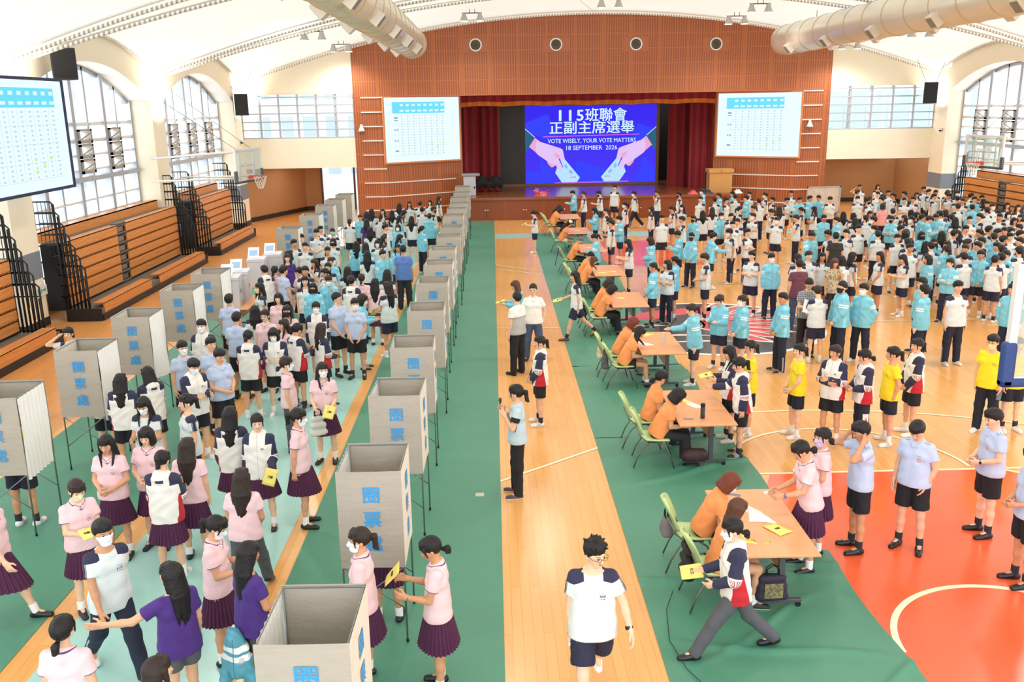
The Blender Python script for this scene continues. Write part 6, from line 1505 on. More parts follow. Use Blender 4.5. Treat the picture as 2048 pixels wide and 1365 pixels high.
def m_shoe(h, sole='F2F0EC', stripe=None):
    name = 'shoe_'+h+sole+(stripe or '')
    if name in MATS: return MATS[name]
    m, nt, b = newmat(name); v, x, y, z = ATTR(nt, 'sq'); c = hexc(h); col = MIX(nt, LT(nt, z, 0.020), base_var(nt, c, 0.08), hexc(sole))
    lace = AND(nt, BTW(nt, x, 0.03, 0.10), LT(nt, ABS(nt, y), 0.018), GT(nt, z, 0.045), GT(nt, MA(nt, 'SINE', MA(nt, 'MULTIPLY', x, 420)), 0.2)); col = MIX(nt, MA(nt, 'MULTIPLY', lace, 0.6), col, hexc(sole))
    if stripe: col = MIX(nt, AND(nt, GT(nt, ABS(nt, y), 0.028), BTW(nt, x, 0.0, 0.08), GT(nt, z, 0.024), GT(nt, MA(nt, 'SINE', MA(nt, 'ADD', MA(nt, 'MULTIPLY', x, 260), MA(nt, 'MULTIPLY', z, 200))), 0.2)), col, hexc(stripe))
    nt.links.new(col, b.inputs['Base Color']); b.inputs['Roughness'].default_value = 0.35 if h == '17171A' and sole == '17171A' else 0.6; MATS[name] = m; return m
def m_mask(h):
    name = 'mask_'+h
    if name in MATS: return MATS[name]
    m, nt, b = newmat(name); v, x, y, z = ATTR(nt, 'hq'); c = hexc(h); p = MA(nt, 'SINE', MA(nt, 'MULTIPLY', z, 300)); nt.links.new(base_var(nt, c, 0.03), b.inputs['Base Color']); BUMP(nt, b, p, 0.2, 0.003); b.inputs['Roughness'].default_value = 0.8
    MATS[name] = m; return m
OUTFITS = {      # code: (top mesh, top material, bottom mesh, bottom material)
 'W': ('tee', ('school', 'DDE4E5'), 'shorts', ('plain', '20243C')), 'B': ('jacket', ('bluejacket', '7CC8DE'), 'shorts', ('plain', '20243C')),
 'P': ('blouse', ('pinkblouse', 'F3CDD3'), 'skirt', ('plain', '4E1E42')), 'L': ('shirt', ('blueshirt', 'BFCDEA'), 'shorts', ('plain', '17181F')),
 'J': ('jacket', ('tricolour', 'EEE9E3'), 'shorts', ('plain', '17181F')), 'O': ('shirt', ('plain', 'FA9C5C'), 'pants', ('plain', '24242A')),
 'Y': ('tee', ('yellowtee', 'F7DE22'), 'shorts', ('plain', '171B2C')), 'U': ('tee', ('plain', '4A2A80'), 'shorts', ('plain', '4A4A50')),
 'K': ('tee', ('plain', '2F2D2B'), 'pants', ('plain', '2A2B33')), 'M': ('tee', ('plain', '6A3A48'), 'pants', ('plain', '3E4A66')), 'G': ('shirt', ('whitegrey', 'EFEDE8'), 'pants', ('plain', '1B1B1F')),
 'V': ('shirt', ('vest', 'BFD2DB'), 'pants', ('plain', '1C1B1C')), 'H': ('shirt', ('plain', 'F4F1EC'), 'pants', ('plain', '4A5C7C')), 'X': ('tee', ('plain', 'F0A3A6'), 'pants', ('plain', '22242E')),
 'Q': ('shirt', ('plaid', 'B9BDC4'), 'pants', ('plain', '1F1E22')), 'F': ('tee', ('floral', 'C9BB9A'), 'pants', ('plain', '2A2420')), 'D': ('tee', ('plain', '5B7FC4'), 'pants', ('plain', '2B2B31')), 'T': ('tee', ('plain', 'F5D9D5'), 'shorts', ('plain', '20243C'))}
_LINK = {}
def part(name, me, m, root, loc=None, M3=None):
    if len(me.materials) == 0: me.materials.append(None)
    o = bpy.data.objects.new(name, me); COL.objects.link(o); o.parent = root
    o.material_slots[0].link = 'OBJECT'; o.material_slots[0].material = m
    if M3 is not None: o.matrix_local = Matrix([[*M3[0], loc[0]], [*M3[1], loc[1]], [*M3[2], loc[2]], [0, 0, 0, 1]])
    return o
PEOPLE = []
def person(x, y, rz, pn='stand', outfit='W', hair='boy', hcol='black', fat=1.0, ht=1.68, lod=2, mask=None, bottom=None, bmat=None, top=None, shoe=('E9E7E2', 'F2F0EC', None), sock='F0EFEC', glasses=False, skin=0, z=0.0, label=None, group=None):
    """rz: heading in degrees, 0 faces the camera (-y), 90 faces +x"""
    P = POSES[pn]; bm, s = body_mesh(pn, fat, lod)
    root = empty('person', (x, y, z), math.radians(rz)); k = ht/1.70; root.scale = (k, k, k)
    tk, tm, bk, bmm = OUTFITS[outfit]
    if bottom: bk = bottom
    if bmat: bmm = bmat
    if top: tk = top
    part('body', bm, SKINS[skin], root)
    pit = math.degrees(math.acos(max(-1, min(1, s['H'][2, 2])))); pit = int(round(pit/10)*10) if lod < 2 and hair in ('long', 'longback', 'pony', 'highpony', 'lowpony', 'braid') else 0
    part('hair', hair_mesh(hair, lod, pit), HAIRS[hcol], root, s['hc'], s['H'])
    tmesh = top_mesh(tk, pn, fat, lod); part(tmesh.name.split('.')[0], tmesh, m_top(*tm), root)
    bmesh_ = bottom_mesh(bk, pn, fat, lod); part(bmesh_.name.split('.')[0], bmesh_, m_bottom(*bmm), root)
    for key in 'LR':
        part('shoe', foot_mesh('shoe', pn, key, lod, fat), m_shoe(*shoe), root)
        if bk != 'pants' and sock and lod < 2: part('sock', foot_mesh('sock', pn, key, lod, fat), mat('sock_'+sock, hexc(sock), 0.8), root)
    if mask: part('face_mask', mask_mesh(lod), m_mask(mask), root, s['hc'], s['H'])
    if glasses: part('glasses', glasses_mesh(), mat('glasses_frame', hexc('3A3230'), 0.3, 0.5), root, s['hc'], s['H'])
    tag(root, label, 'person', group); PEOPLE.append(root); return root
# bags need the field mesher, so they are placed here
mp, nt, b_ = newmat('printed_bag_panel'); v, _ = COORD(nt); vo = N(nt, 'ShaderNodeTexVoronoi'); vo.inputs['Scale'].default_value = 28; nt.links.new(v, vo.inputs[0])
nt.links.new(MIX(nt, vo.outputs['Distance'], hexc('3A3452'), hexc('A79A55')), b_.inputs['Base Color'])
bag((2.95, 8.92, 0.115), 0.05, 0.32, 0.14, 0.30, mat('dark_bag_cloth', hexc('2C2436'), 0.7), 'dark printed lunch bag with handles under the nearest registration table', panel=mp)
bag((2.98, 12.96, 0.115), 0.1, 0.30, 0.18, 0.16, mat('red_black_bag', hexc('3A2226'), 0.6, var=0.5, vscale=14), 'small black and red bag on the foot of the second nearest table', handle=False)
for k, (x, y, z, lab, w_) in enumerate(((1.98, 9.95, 0.52, 'grey shoulder bag hanging on the farther chair at the nearest table', 0.18), (2.06, 9.15, 0.42, 'black backpack hanging on the nearer chair at the nearest table', 0.30), (2.12, 21.4, 0.45, 'black backpack on the nearer chair at the fourth table', 0.30), (2.12, 17.2, 0.48, 'grey bag on the nearer chair at the third table', 0.22), (2.12, 18.0, 0.48, 'cream tote on the farther chair at the third table', 0.24))):
    c = ('77747A', '201E22', '25242C', '57585C', 'DDD2B8')[k]
    t = bag((x, y, z-0.12), math.pi/2, w_, 0.14, w_*1.25, mat('bag_'+c, hexc(c), 0.7), lab)
t = empty('badminton_racket', (2.05, 29.3, 0.75)); t.rotation_euler = (0.1, 0.2, 0.0); tag(t, 'purple racket case hanging on the chair at the sixth table', 'racket')
b = MB(); b.tube([(0, 0.13*math.cos(a), 0.17*math.sin(a)) for a in np.linspace(0, 2*math.pi, 20, endpoint=False)], 0.012, 6, closed=True); b.build('hoop', mat('racket_purple', hexc('4E2A58'), 0.4), t); b = MB(); b.tube([(0, 0, -0.17), (0, 0, -0.45)], 0.012, 6); b.build('shaft', M_BLK, t)
b = MB(); b.prism([(0.12*math.cos(a), 0.16*math.sin(a)) for a in np.linspace(0, 2*math.pi, 20, endpoint=False)], -0.003, 0.003, axis='x'); b.build('cover', mat('racket_cover', hexc('5A4A6A'), 0.6), t)
# ================================================================ THE PEOPLE IN THE PHOTO
# one line each: head position read off the photo, outfit, hair, heading, pose, flags (m/n/... mask, t long trousers, g glasses, h height, f build)
HDG = {'S': 0, 'E': 90, 'N': 180, 'W': -90, 'SE': 45, 'SW': -45, 'NE': 135, 'NW': -135}
HAIRC = {'b': 'boy', 'l': 'long', 'k': 'longback', 'p': 'pony', 'o': 'bob', 'c': 'crop', 's': 'spiky', 'h': 'highpony', 'w': 'lowpony'}
CROWD = '''
T 1080 360 6.827 Q
450 185 B b W hold t
598 200 W b W low t
805 190 W b W hold n
1020 110 W b SW stand h1.82
1285 195 W b W walk m t
1600 180 W b W face t
1900 205 W b W stand n
1160 345 W p W stand m t
745 420 B l W hold t
900 430 W p W stand
1520 410 W l W stand t
1795 400 W p W front
1940 380 W l SW stand m
1665 530 W b S stand h1.74
955 570 W b W hold n t
1085 540 B b W front m
1960 545 W b W face
660 605 W b W stand
745 790 B p W hold
1505 840 B o W front t
1880 750 B b W hold g
1175 870 W l W hold
1440 1200 B w W low
1740 1160 W o SW cross t
1840 1110 B p W cross
T 1340 370 7.877 R
480 230 W b SW stand
510 110 B b W stand m
720 245 W b N stand
770 175 B b W stand
870 250 W b SE stand
1025 195 W b N stand
985 150 B b W stand
1200 215 B b W cross t
1255 150 W b SW stand
1500 170 W b W stand y
1400 265 W b N stand t
1615 240 W b W stand
1845 245 W b SE front
1910 135 W b SW stand
515 455 W l N stand
665 400 W l N cross
345 545 B b SW stand n
835 500 B b S low m
935 500 W b S stand
1100 390 W p E cross
1310 370 W p W stand
1310 500 W b SW cross m t
1590 430 W p W face
1725 385 W l N stand
985 630 W b S stand
1060 590 W b SW stand
1195 755 W b SE cross t
960 755 W b W reach m t
680 820 B b E reach
340 820 B b SW low n t
1685 565 W b SW stand m
1990 530 W b W face t
550 1160 W b W front
1290 1120 W b SW cross
1600 1160 B b S stand m t
T 1580 360 8.533 S
165 350 B b S stand
375 320 B b SE stand
455 320 B b SW stand
685 340 W b S front t
190 520 W p W stand
400 510 W l W cross
580 660 B b S behind r t
795 700 B b W stand
910 600 W l N stand
1190 125 W b S headtouch
1150 220 W b E stand
1155 330 W b S stand m
1500 120 W o S stand
1495 250 W b SW stand
1580 300 W b W stand
1680 225 W b S stand
1765 280 W b W stand
1520 340 B b W stand
1330 370 W b SE stand n
1390 340 W b S stand
1950 245 B b W stand
1950 355 W b S cross
1580 450 X o N stand
1755 550 W b N stand
1735 680 B b SW cross n
1365 590 W l S stand
1080 620 W o N stand
1110 710 W l N stand
1290 660 W p N stand
1425 690 W b W stand m
1165 840 W b S stand
1440 850 B b W stand m
1500 940 W b N stand t
890 920 W b SW stand
780 970 K c N stand h1.76 t
365 960 B b S reach t
1900 850 W b SE stand
1835 1000 W b S stand
1990 920 W o N stand
1945 660 W l W stand
720 930 W b W reach
T 1810 360 8.53 U
320 165 W b S stand
405 210 W b SE stand
495 290 W b SE stand
580 225 W b S stand
200 260 W l S stand
140 340 W b SW stand
725 225 W b S stand
750 280 W b S front
890 235 W b S stand m
890 330 W b N stand
985 370 W b SW stand
900 465 W b N stand
1095 230 W b SE stand
1160 280 W b E stand
1190 340 B b S stand
1145 480 B b N stand
1450 310 W b S stand
1400 420 W b SW stand
1495 460 W b S stand m
1395 530 W b N stand
1680 370 W l N stand
1740 440 W l S stand
1930 480 W l S stand
1270 640 W b W stand
1615 640 W b SW stand
1760 600 W o S stand m
1860 710 W o S stand
1970 650 W l SW stand
2010 730 W b SW stand
100 570 W o N stand
200 610 W l SE stand
330 650 B b E stand
410 680 B b E hold
530 640 B b SW hold
605 590 W b N stand
680 570 W o W stand
820 660 B b N stand
905 690 W l N stand
1000 680 W b S cross
1040 850 W b S stand
110 680 W b W stand m
245 950 B o S stand n
660 950 W l N stand
810 920 W b E stand
900 930 W l N stand
1300 920 W b W stand
1440 860 W b E stand
1570 900 W b SE stand
1660 890 W b SW stand
1820 880 W o S stand m
1940 830 W b W stand
1960 940 W b SE stand
1570 980 B b N stand
1690 1030 W b E stand
1750 980 W b S stand
1950 1060 W b W stand
20 920 W o N stand
80 1070 W o N stand
165 1090 W b N stand
290 1130 W l N stand
420 1130 W b N stand t
530 1080 B l S stand n
680 1110 W l W stand
1100 1090 B b E stand
1290 1060 W b W stand
1310 1140 B b W stand
770 1200 B p N stand
930 1170 W b SW stand
85 1170 W b S stand
1550 1160 B b W stand
1680 1190 W b N stand
1830 1210 W b N stand
1960 1200 B l N stand
T 1810 500 8.53 V
1040 130 W b N front
1255 95 B b SW low
1545 170 W b NE stand
1640 150 W b N stand
1720 90 B b W stand
390 170 B o W stand
770 230 B p SW cross t
905 640 W b S stand t h1.76 f1.12
1840 680 B b SW pocket t
290 570 B b W stand g t
325 710 B s NW stand t
2043 300 W l W stand
T 1580 500 8.533 V
380 100 W b S stand
470 140 W l S stand
155 150 W b N stand
160 250 M c N stand t h1.74
765 230 F o S face t h1.62
880 180 W o N stand
1070 120 W k E stand
1530 110 W k W low
1930 160 W k W hold
330 590 Q c S hold t g h1.74
490 720 W b N hold
870 640 B c W low n t f1.15 h1.76
1260 680 B b SW pocket m t
T 0 0 1 C
1566 598 B b W low t
1441 602 B p SW hold
1482 602 B p W low m
1360 621 B p W reach
1442 707 J l W hold
1464 731 J p W reach
1496 697 Y p W low g
1599 702 Y p W low
1675 706 J p SW cross
1731 713 J w W front T
1779 709 Y p W pocket
1834 692 J p W low
1991 684 Y b SW phonelow o g t
2033 690 Y p S stand
1150 554 W k W walkballot h1.66
1067 428 W p W hold
1033 597 G c NW stand t h1.72
1066 580 H c S pocket t g h1.70
1031 572 B l W hold
1079 686 J p W low
1032 787 V p W mic t h1.64
1589 903 P w W handover
1645 876 P w W low p
1723 864 L b W neck
1835 862 L b SW lookdown
1988 838 L b W front f1.08
2068 915 L b W front
1464 1060 J w W stride G m
1190 1108 W s S walkfront g h1.76 f1.12
T 0 0 1 A
153 981 P w SE hold y
224 887 P l S front
281 877 P o S front
324 922 J p N hold S
374 895 P k N stand
483 958 P k N stridel G
513 846 J p S holdp S
461 832 J k N stand S
597 836 P p E standp m
287 812 W l S hold m
372 806 W p SW stand
206 1066 W b SE walk m t h1.72
433 1056 P p E hold m
342 1152 U k NW point M
497 1110 U k NE jacket
125 1262 P w N stand
316 1345 P l NE stand
-22 1000 P p E walk
718 1081 P p W holdp m
862 1099 P w W ballot
742 1030 P p N stand
40 905 Y b N stand
T 0 0 1 D
137 668 W p S headtouch
191 742 J l N hold
244 762 J k N stand
293 750 J k NW hold
369 696 L b SE facet m
403 653 J b S stand m
418 690 L b SE stand
387 733 J b SE hold m
439 713 L b SE front
458 601 L b N stand
473 638 L b N front
519 577 W l SW stand y
516 541 J b NW reach
521 518 U l S stand
545 544 P p N stand
571 511 B l W reach
563 541 L b NE stand
586 547 P p NW hold
510 623 W l N stand
530 632 P w S stand g
557 598 P o S stand
574 623 P l S stand n
567 651 P l SW stand
500 674 J w N hold
545 670 J o S hold m
594 661 J p NE hold
641 659 J k NE ballotlow T
573 729 P w E stand G m
645 741 P l S ballotlow m
681 599 L c SE low g f1.15 h1.74
703 608 L b S low m
632 616 J p S stand m
626 577 B o S stand n
657 562 B b S face m
610 563 W l S stand
649 547 W p SW stand
702 563 J b N stand
723 558 P w N stand
750 567 P k N stand
775 575 W k NW ballotlow h1.7
725 600 B o E hold m
774 549 W l N stand
806 500 D c N stand t h1.78 f1.12
T 0 0 1 E
765 510 B b SE stand t
735 511 W k N stand
713 491 B k N stand
731 494 B l N stand
796 497 B l S stand
755 488 W o S stand m
768 479 W l E stand
844 459 B p NE stand t
800 477 B l E face
796 456 B o S stand m
771 456 W b E stand
740 462 W l N stand
733 445 U l N stand
699 445 W p N stand
720 436 B p S stand
761 436 W p N stand
743 424 W l N stand
765 424 W l S stand
733 430 W l N stand
785 427 W l N stand
780 441 W l S stand
796 439 B l E stand
821 439 W k N stand
807 427 W l E hold
802 412 W l N stand
815 409 W l S stand
840 409 W b N stand
845 421 W b N stand
859 434 B b N stand
860 406 W o S stand
866 420 W b E stand n
878 398 W l E stand
665 465 W b S stand u
641 460 W b SE stand
633 466 W b S front h1.74
610 494 W b S stand
591 477 W b S stand
588 488 W b SE stand
666 485 W o S stand n
655 503 W b S stand
661 524 B p S stand
656 535 W p S stand
629 527 W l SW face
608 542 W b S stand
695 543 W l N stand
'''
FIXPOS = {(40, 905): (-6.36, 11.46), (742, 1030): (-1.22, 8.86), (191, 742): (-6.18, 13.80)}
pose('walkfront', L=(-24, 2, 34, 5), R=(24, 2, 6, 8), aL=arm((0.42, -0.08, -1), (0.25, -0.45, -1)), aR=arm((0.13, 0.02, -1), (0.0, -0.12, -1), curl=0.9), hy=32, hp=10)
pose('phonelow', L=ST, R=ST, aL=arm((0.20, -0.12, -1), (0.05, -0.35, -1)), aR=arm((0.2, 0.0, -1), (0.0, -0.2, -1)), hp=8, hy=-10)
pose('walkballot', L=(20, 2, 4, 5), R=(-24, 2, 24, 5), aL=arm((0.1, 0.15, -1), (0, -0.1, -1)), aR=arm((0.1, -0.35, -1), (-0.05, -1, -0.3)), lean=3)
pose('mic', L=ST, R=(4, 3, 4, 10), aL=arm((0.2, -0.3, -1), (-0.55, -0.5, 0.75)), aR=arm((0.25, -0.35, -1), (-0.4, -0.55, 0.85)), hp=4, hy=-20)
pose('handover', L=ST, R=(6, 3, 8, 8), aL=arm((0.12, -0.5, -0.9), (-0.3, -1, -0.15)), aR=arm((0.12, -0.45, -0.9), (-0.2, -1, -0.2)), lean=10, hp=26)
pose('neck', L=ST, R=ST, aL=arm((0.5, -0.85, -0.15), (-0.35, 0.55, 0.75), curl=0.8), aR=arm((0.55, -0.7, -0.1), (-0.45, 0.5, 0.75), curl=0.8), hp=18)
pose('lookdown', L=(2, 5, 3, 18), R=ST, aL=arm((0.3, 0.05, -1), (-0.3, -0.3, -1)), aR=arm((0.22, 0.05, -1), (0.1, -0.15, -1)), hp=32)
pose('stride', L=(34, 2, 4, 4), R=(-26, 2, 20, 6), aL=arm((0.25, -0.25, -1), (-0.5, -0.75, -0.35)), aR=arm((0.15, -0.25, -1), (0.05, -1, -0.25)), lean=5, hp=6)
pose('stridel', L=(-6, 3, 6, 8), R=(28, 4, 6, 8), aL=arm((0.2, -0.15, -1), (-0.3, -0.8, -0.5)), aR=arm((0.2, -0.1, -1), (-0.3, -0.8, -0.5)), lean=4)
pose('standp', L=ST, R=(6, 3, 8, 8), aL=arm((0.14, 0.05, -1), (0.0, -0.15, -1)), aR=arm((0.14, 0.15, -1), (0.0, 0.05, -1)), hp=6)
pose('holdp', L=ST, R=ST, aL=arm((0.14, -0.12, -1), (0.05, -0.75, -0.45)), aR=REL, hy=15)
pose('ballot', L=ST, R=ST, aL=arm((0.12, -0.3, -1), (-0.2, -1, 0.10), curl=0.8), aR=arm((0.12, -0.42, -1), (-0.15, -1, 0.30), curl=0.8), hp=24)
pose('ballotlow', L=ST, R=(5, 3, 6, 10), aL=arm((0.16, -0.15, -1), (-0.1, -1, -0.35)), aR=arm((0.16, -0.12, -1), (-0.4, -0.9, -0.4)), hy=25)
pose('point', L=ST, R=(8, 3, 12, 8), aL=arm((0.9, -0.35, -0.45), (0.95, -0.45, 0.1), curl=0.15), aR=REL, hy=30)
pose('jacket', L=ST, R=(4, 3, 4, 10), aL=arm((0.25, -0.1, -1), (-0.05, -0.45, -1), curl=1.0), aR=arm((0.2, -0.2, -1), (-0.4, -0.8, -0.3)), hp=10)
pose('facet', L=ST, R=ST, aL=arm((0.2, -0.5, -1), (-0.55, -0.35, 0.95)), aR=REL, hp=4)
TOPW = {'W': 'white school tee', 'B': 'light blue jacket', 'P': 'pink school blouse', 'L': 'pale blue shirt', 'J': 'tricolour hooded jacket', 'Y': 'bright yellow tee', 'U': 'purple tee', 'K': 'dark brown tee', 'M': 'burgundy tee', 'G': 'white and grey polo', 'V': 'denim vest over black', 'H': 'white polo', 'X': 'plain pink tee', 'Q': 'checked shirt', 'F': 'patterned beige top', 'D': 'blue tee'}
HAIRW = {'b': 'short hair', 'l': 'long hair', 'k': 'very long hair', 'p': 'ponytail', 'o': 'bobbed hair', 'c': 'cropped hair', 's': 'tousled hair', 'w': 'low ponytail', 'h': 'high ponytail'}
HDW = {'S': 'facing camera', 'E': 'facing right', 'N': 'from behind', 'W': 'facing left', 'SE': 'half right', 'SW': 'half left', 'NE': 'back right', 'NW': 'back left'}
POSEW = {'hold': 'hands raised', 'front': 'hands together', 'low': 'hands low', 'cross': 'arms crossed', 'walk': 'walking', 'face': 'hand at face', 'reach': 'reaching out', 'headtouch': 'head touched', 'pocket': 'pocketed hand', 'behind': 'hands behind'}
REGW = {'Q': 'far queue', 'R': 'before wood wall', 'S': 'by brown recess', 'U': 'packed far right', 'V': 'right of emblem', 'C': 'near registration tables', 'A': 'lower left lane', 'D': 'middle left lane', 'E': 'far left lane'}
MASKC = {'m': ('EEF2F6', 'white mask'), 'n': ('1E1E22', 'black mask'), 'y': ('EFE0B4', 'cream mask'), 'r': ('C25A62', 'red mask'), 'u': ('6EC6CC', 'turquoise mask'), 'p': ('CDB8DE', 'lilac mask'), 'o': ('F0DFA0', 'yellow mask')}
SPEC = {      # people the photo singles out
 (1190, 1108): 'boy with glasses in white navy-shouldered tee walking on the wood strip, nearest the camera', (1464, 1060): 'girl in white navy and red jacket striding past the nearest table in grey trousers',
 (1032, 787): 'woman in denim vest and black trousers speaking into a microphone on the wood strip', (1033, 597): 'man in white-grey polo and black trousers standing with his back turned on the wood strip',
 (1066, 580): 'man with glasses in white polo and jeans on the wood strip', (1031, 572): 'long-haired student in blue jacket behind the two men on the wood strip', (1079, 686): 'girl in tricolour jacket and shorts standing on the wood strip',
 (1150, 554): 'long-haired girl in white tee walking left past the chairs in brown shoes', (1067, 428): 'girl in white tee reading a paper alone near the stage', (2033, 690): 'person in yellow tee mostly hidden behind the navy-padded backboard',
 (1589, 903): 'girl in pink blouse leaning over the nearest table with a card', (1645, 876): 'masked girl in pink blouse second in line at the nearest table', (1723, 864): 'boy in pale blue shirt with both hands raised to his neck', (1835, 862): 'boy in pale blue shirt looking down at his shorts',
 (1988, 838): 'sturdy boy in pale blue shirt and black shorts holding a small object', (2068, 915): 'boy cut off by the right edge in pale blue shirt', (1991, 684): 'masked boy in yellow tee with glasses beside the navy-padded backboard',
 (153, 981): 'girl in pink blouse and cream mask holding a yellow card, lower left', (206, 1066): 'masked boy in white tee and long navy trousers walking, lower left', (342, 1152): 'girl in purple tee and grey skirt stretching out her left arm', (497, 1110): 'girl in purple tee holding a blue jacket',
 (125, 1262): 'girl in pink blouse seen from behind at the bottom left', (316, 1345): 'long-haired head at the bottom edge, left of centre', (-22, 1000): 'girl in pleated skirt walking in at the left edge', (718, 1081): 'masked girl in pink blouse between the two nearest right-row booths', (862, 1099): 'girl in pink blouse reading a yellow ballot beside the second right-row booth',
 (742, 1030): 'pleated-skirt student standing inside the second right-row booth', (40, 905): 'student in yellow tee inside the nearest left-row booth', (806, 500): 'broad man in blue tee seen from behind beside the booths', (433, 1056): 'masked girl in pink blouse with scrunchie, between two purple tees',
 (597, 836): 'masked girl in pink blouse standing on the orange floor strip facing right', (483, 958): 'long-haired girl in pink blouse and grey trousers striding away', (513, 846): 'girl in tricolour jacket and pleated skirt holding a yellow ballot', (324, 922): 'ponytailed girl in tricolour jacket and skirt from behind, lower left',
 (374, 895): 'long-haired girl in pink blouse and skirt from behind, lower left', (224, 887): 'long-haired girl in pink blouse holding a cloth in front of her skirt', (281, 877): 'bob-haired girl in pink blouse beside the long-haired one', (137, 668): 'girl with a hand on her head behind the second left-row booth', (191, 742): 'student half hidden inside the second left-row booth',
 (1599, 702): 'girl in yellow tee with ponytail, hands clasped, middle of the court', (1779, 709): 'girl in yellow tee with a hand in her pocket', (1496, 697): 'girl in yellow tee with glasses behind the second nearest table'}
def place_people():
    ox = oy = 0.0; sc = 1.0; reg = 'C'; r = random.Random(12); rows = []
    for ln in CROWD.strip().split('\n'):
        q = ln.split()
        if q[0] == 'T': ox, oy, sc, reg = float(q[1]), float(q[2]), float(q[3]), q[4]; continue
        px, py = ox+float(q[0])/sc, oy+float(q[1])/sc; rows.append((px, py, q[2], q[3], q[4], q[5], q[6:], reg, (int(float(q[0])), int(float(q[1])))))
    pend = []
    for px, py, out, hr, hd, pz, fl, reg, key in rows:
        mask = None; ht = None; fat = 1.0; kw = {}; mw = ''
        female = hr in 'lkpowh'
        for f in fl:
            if f in MASKC: mask, mw = MASKC[f]
            elif f == 't': kw['bottom'] = 'pants'; kw['bmat'] = ('stripe', '1D2238') if out in 'WB' else None
            elif f == 'T': kw['bottom'] = 'pants'; kw['bmat'] = ('redpanel', '1D2238')
            elif f == 'G': kw['bottom'] = 'pants'; kw['bmat'] = ('plain', '55565C')
            elif f == 'S': kw['bottom'] = 'skirt'; kw['bmat'] = ('plain', '4E1E42')
            elif f == 'M': kw['bottom'] = 'mini'; kw['bmat'] = ('plain', '5A5A60')
            elif f == 'g': kw['glasses'] = True
            elif f[0] == 'h': ht = float(f[1:])
            elif f[0] == 'f': fat = float(f[1:])
        if kw.get('bmat', 0) is None: kw.pop('bmat')
        if ht is None: ht = (1.60 if female else 1.67)+r.uniform(-.025, .035)
        hz = 1.585*ht/1.70
        x, y = G(px, py, hz)
        d = math.hypot(x, y); near = y < 15.5
        # heads lean forward of the feet by a little: shift the root back
        s = skeleton(POSES[pz], fat); a = math.radians(HDG[hd]); k = ht/1.7; hc = s['hc']*k
        x, y = G(px, py, float(hc[2])); a += r.uniform(-.16, .16) if key not in SPEC else 0
        x -= hc[0]*math.cos(a)-hc[1]*math.sin(a); y -= hc[0]*math.sin(a)+hc[1]*math.cos(a)
        if key in FIXPOS: x, y = FIXPOS[key]
        lod = 0 if y < 16 else (1 if y < 27 else 2)
        school = out in 'WB'
        if out in 'PL': shoe = ('17171A', '17171A', None)
        elif out in 'GVDQKHMF': shoe = ('2A2A2E', 'E9E6E2', None) if out != 'G' else ('17171A', '17171A', None)
        else: shoe = r.choice([('EDEBE6', 'F4F2EE', None), ('E9E7E2', 'F4F2EE', '3B4A78'), ('26262A', 'EDEBE6', 'E9E7E2'), ('EDEBE6', 'F4F2EE', '8A8E92'), ('DAD6CC', 'F0EEE8', None)])
        if key == (1464, 1060): shoe = ('17171A', '17171A', None)
        if key == (1150, 554): shoe = ('6A4632', '3A281E', None)
        if key == (206, 1066): shoe = ('EDEBE6', '2F4FA8', '2F4FA8')
        if key == (1032, 787): shoe = ('3E4250', 'F4F2EE', 'C04A4A')
        sock = r.choice(['F0EFEC', 'F0EFEC', '2A2A30']) if out not in 'P' else 'F4F3F0'
        if out == 'L': sock = '2A2A30'
        hc_ = 'black' if r.random() < 0.8 else 'darkbrown'
        if out in 'FM': hc_ = 'brown' if out == 'F' else 'darkbrown'
        if key == (1031, 572): hc_ = 'brown'
        if hr == 'b' and lod == 0 and r.random() < .25: pass
        pend.append((x, y, HDG[hd]+math.degrees(a-math.radians(HDG[hd])), pz, out, HAIRC[hr], hc_, fat, ht, lod, mask, kw, shoe, sock, r.randrange(4), px, py, hr, hd, mw, reg, key))
    # nobody stands inside anybody: relax near-coincident positions a little
    P = np.array([(q[0], q[1]) for q in pend])
    for it in range(30):
        for i in range(len(P)):
            d = P-P[i]; dist = np.hypot(d[:, 0], d[:, 1]); dist[i] = 9
            for j in np.where(dist < 0.46)[0]:
                u = d[j]/(dist[j]+1e-6) if dist[j] > 0.01 else np.array([0, 1.0]); s_ = (0.46-dist[j])*0.5; w = np.array([0.5, 1.0])*u*s_; P[j] += w; P[i] -= w
    for i, q in enumerate(pend):
        if q[21] in FIXPOS: P[i] = FIXPOS[q[21]]
        if P[i][1] > 33.5 and P[i][1] < 40.2 and P[i][0] > 19.1: P[i][0] = 19.1-0.25*(i % 3)
    # keep clear of the tables
    for i in range(len(P)):
        x, y = P[i]
        for tx, ty in zip(TX, TY):
            if tx-0.9 < x < tx+0.62 and ty-0.95 < y < ty+0.95 and x > tx-0.3: P[i][0] = tx+0.66
    for it in range(25):
        for i in range(len(P)):
            d = P-P[i]; dist = np.hypot(d[:, 0], d[:, 1]); dist[i] = 9
            for j in np.where(dist < 0.45)[0]:
                if pend[j][21] in FIXPOS: continue
                u = d[j]/(dist[j]+1e-6) if dist[j] > 0.01 else np.array([0.3, 1.0]); P[j] += u*(0.45-dist[j])*0.6
        for i, q in enumerate(pend):
            if q[21] in FIXPOS: continue
            x, y = P[i]
            for by in RB:
                if -1.85 < x < -0.75 and by-0.2 < y < by+0.95: P[i][0] = -1.87 if x < -1.2 else -0.7
            for by in LB:
                if -6.85 < x < -5.85 and by-0.2 < y < by+0.95: P[i][0] = -5.83 if x > -6.5 else -6.9
            if -7.0 < x < -5.6 and (21.2 < y < 23.4 or 24.2 < y < 26.0): P[i][0] = -5.55
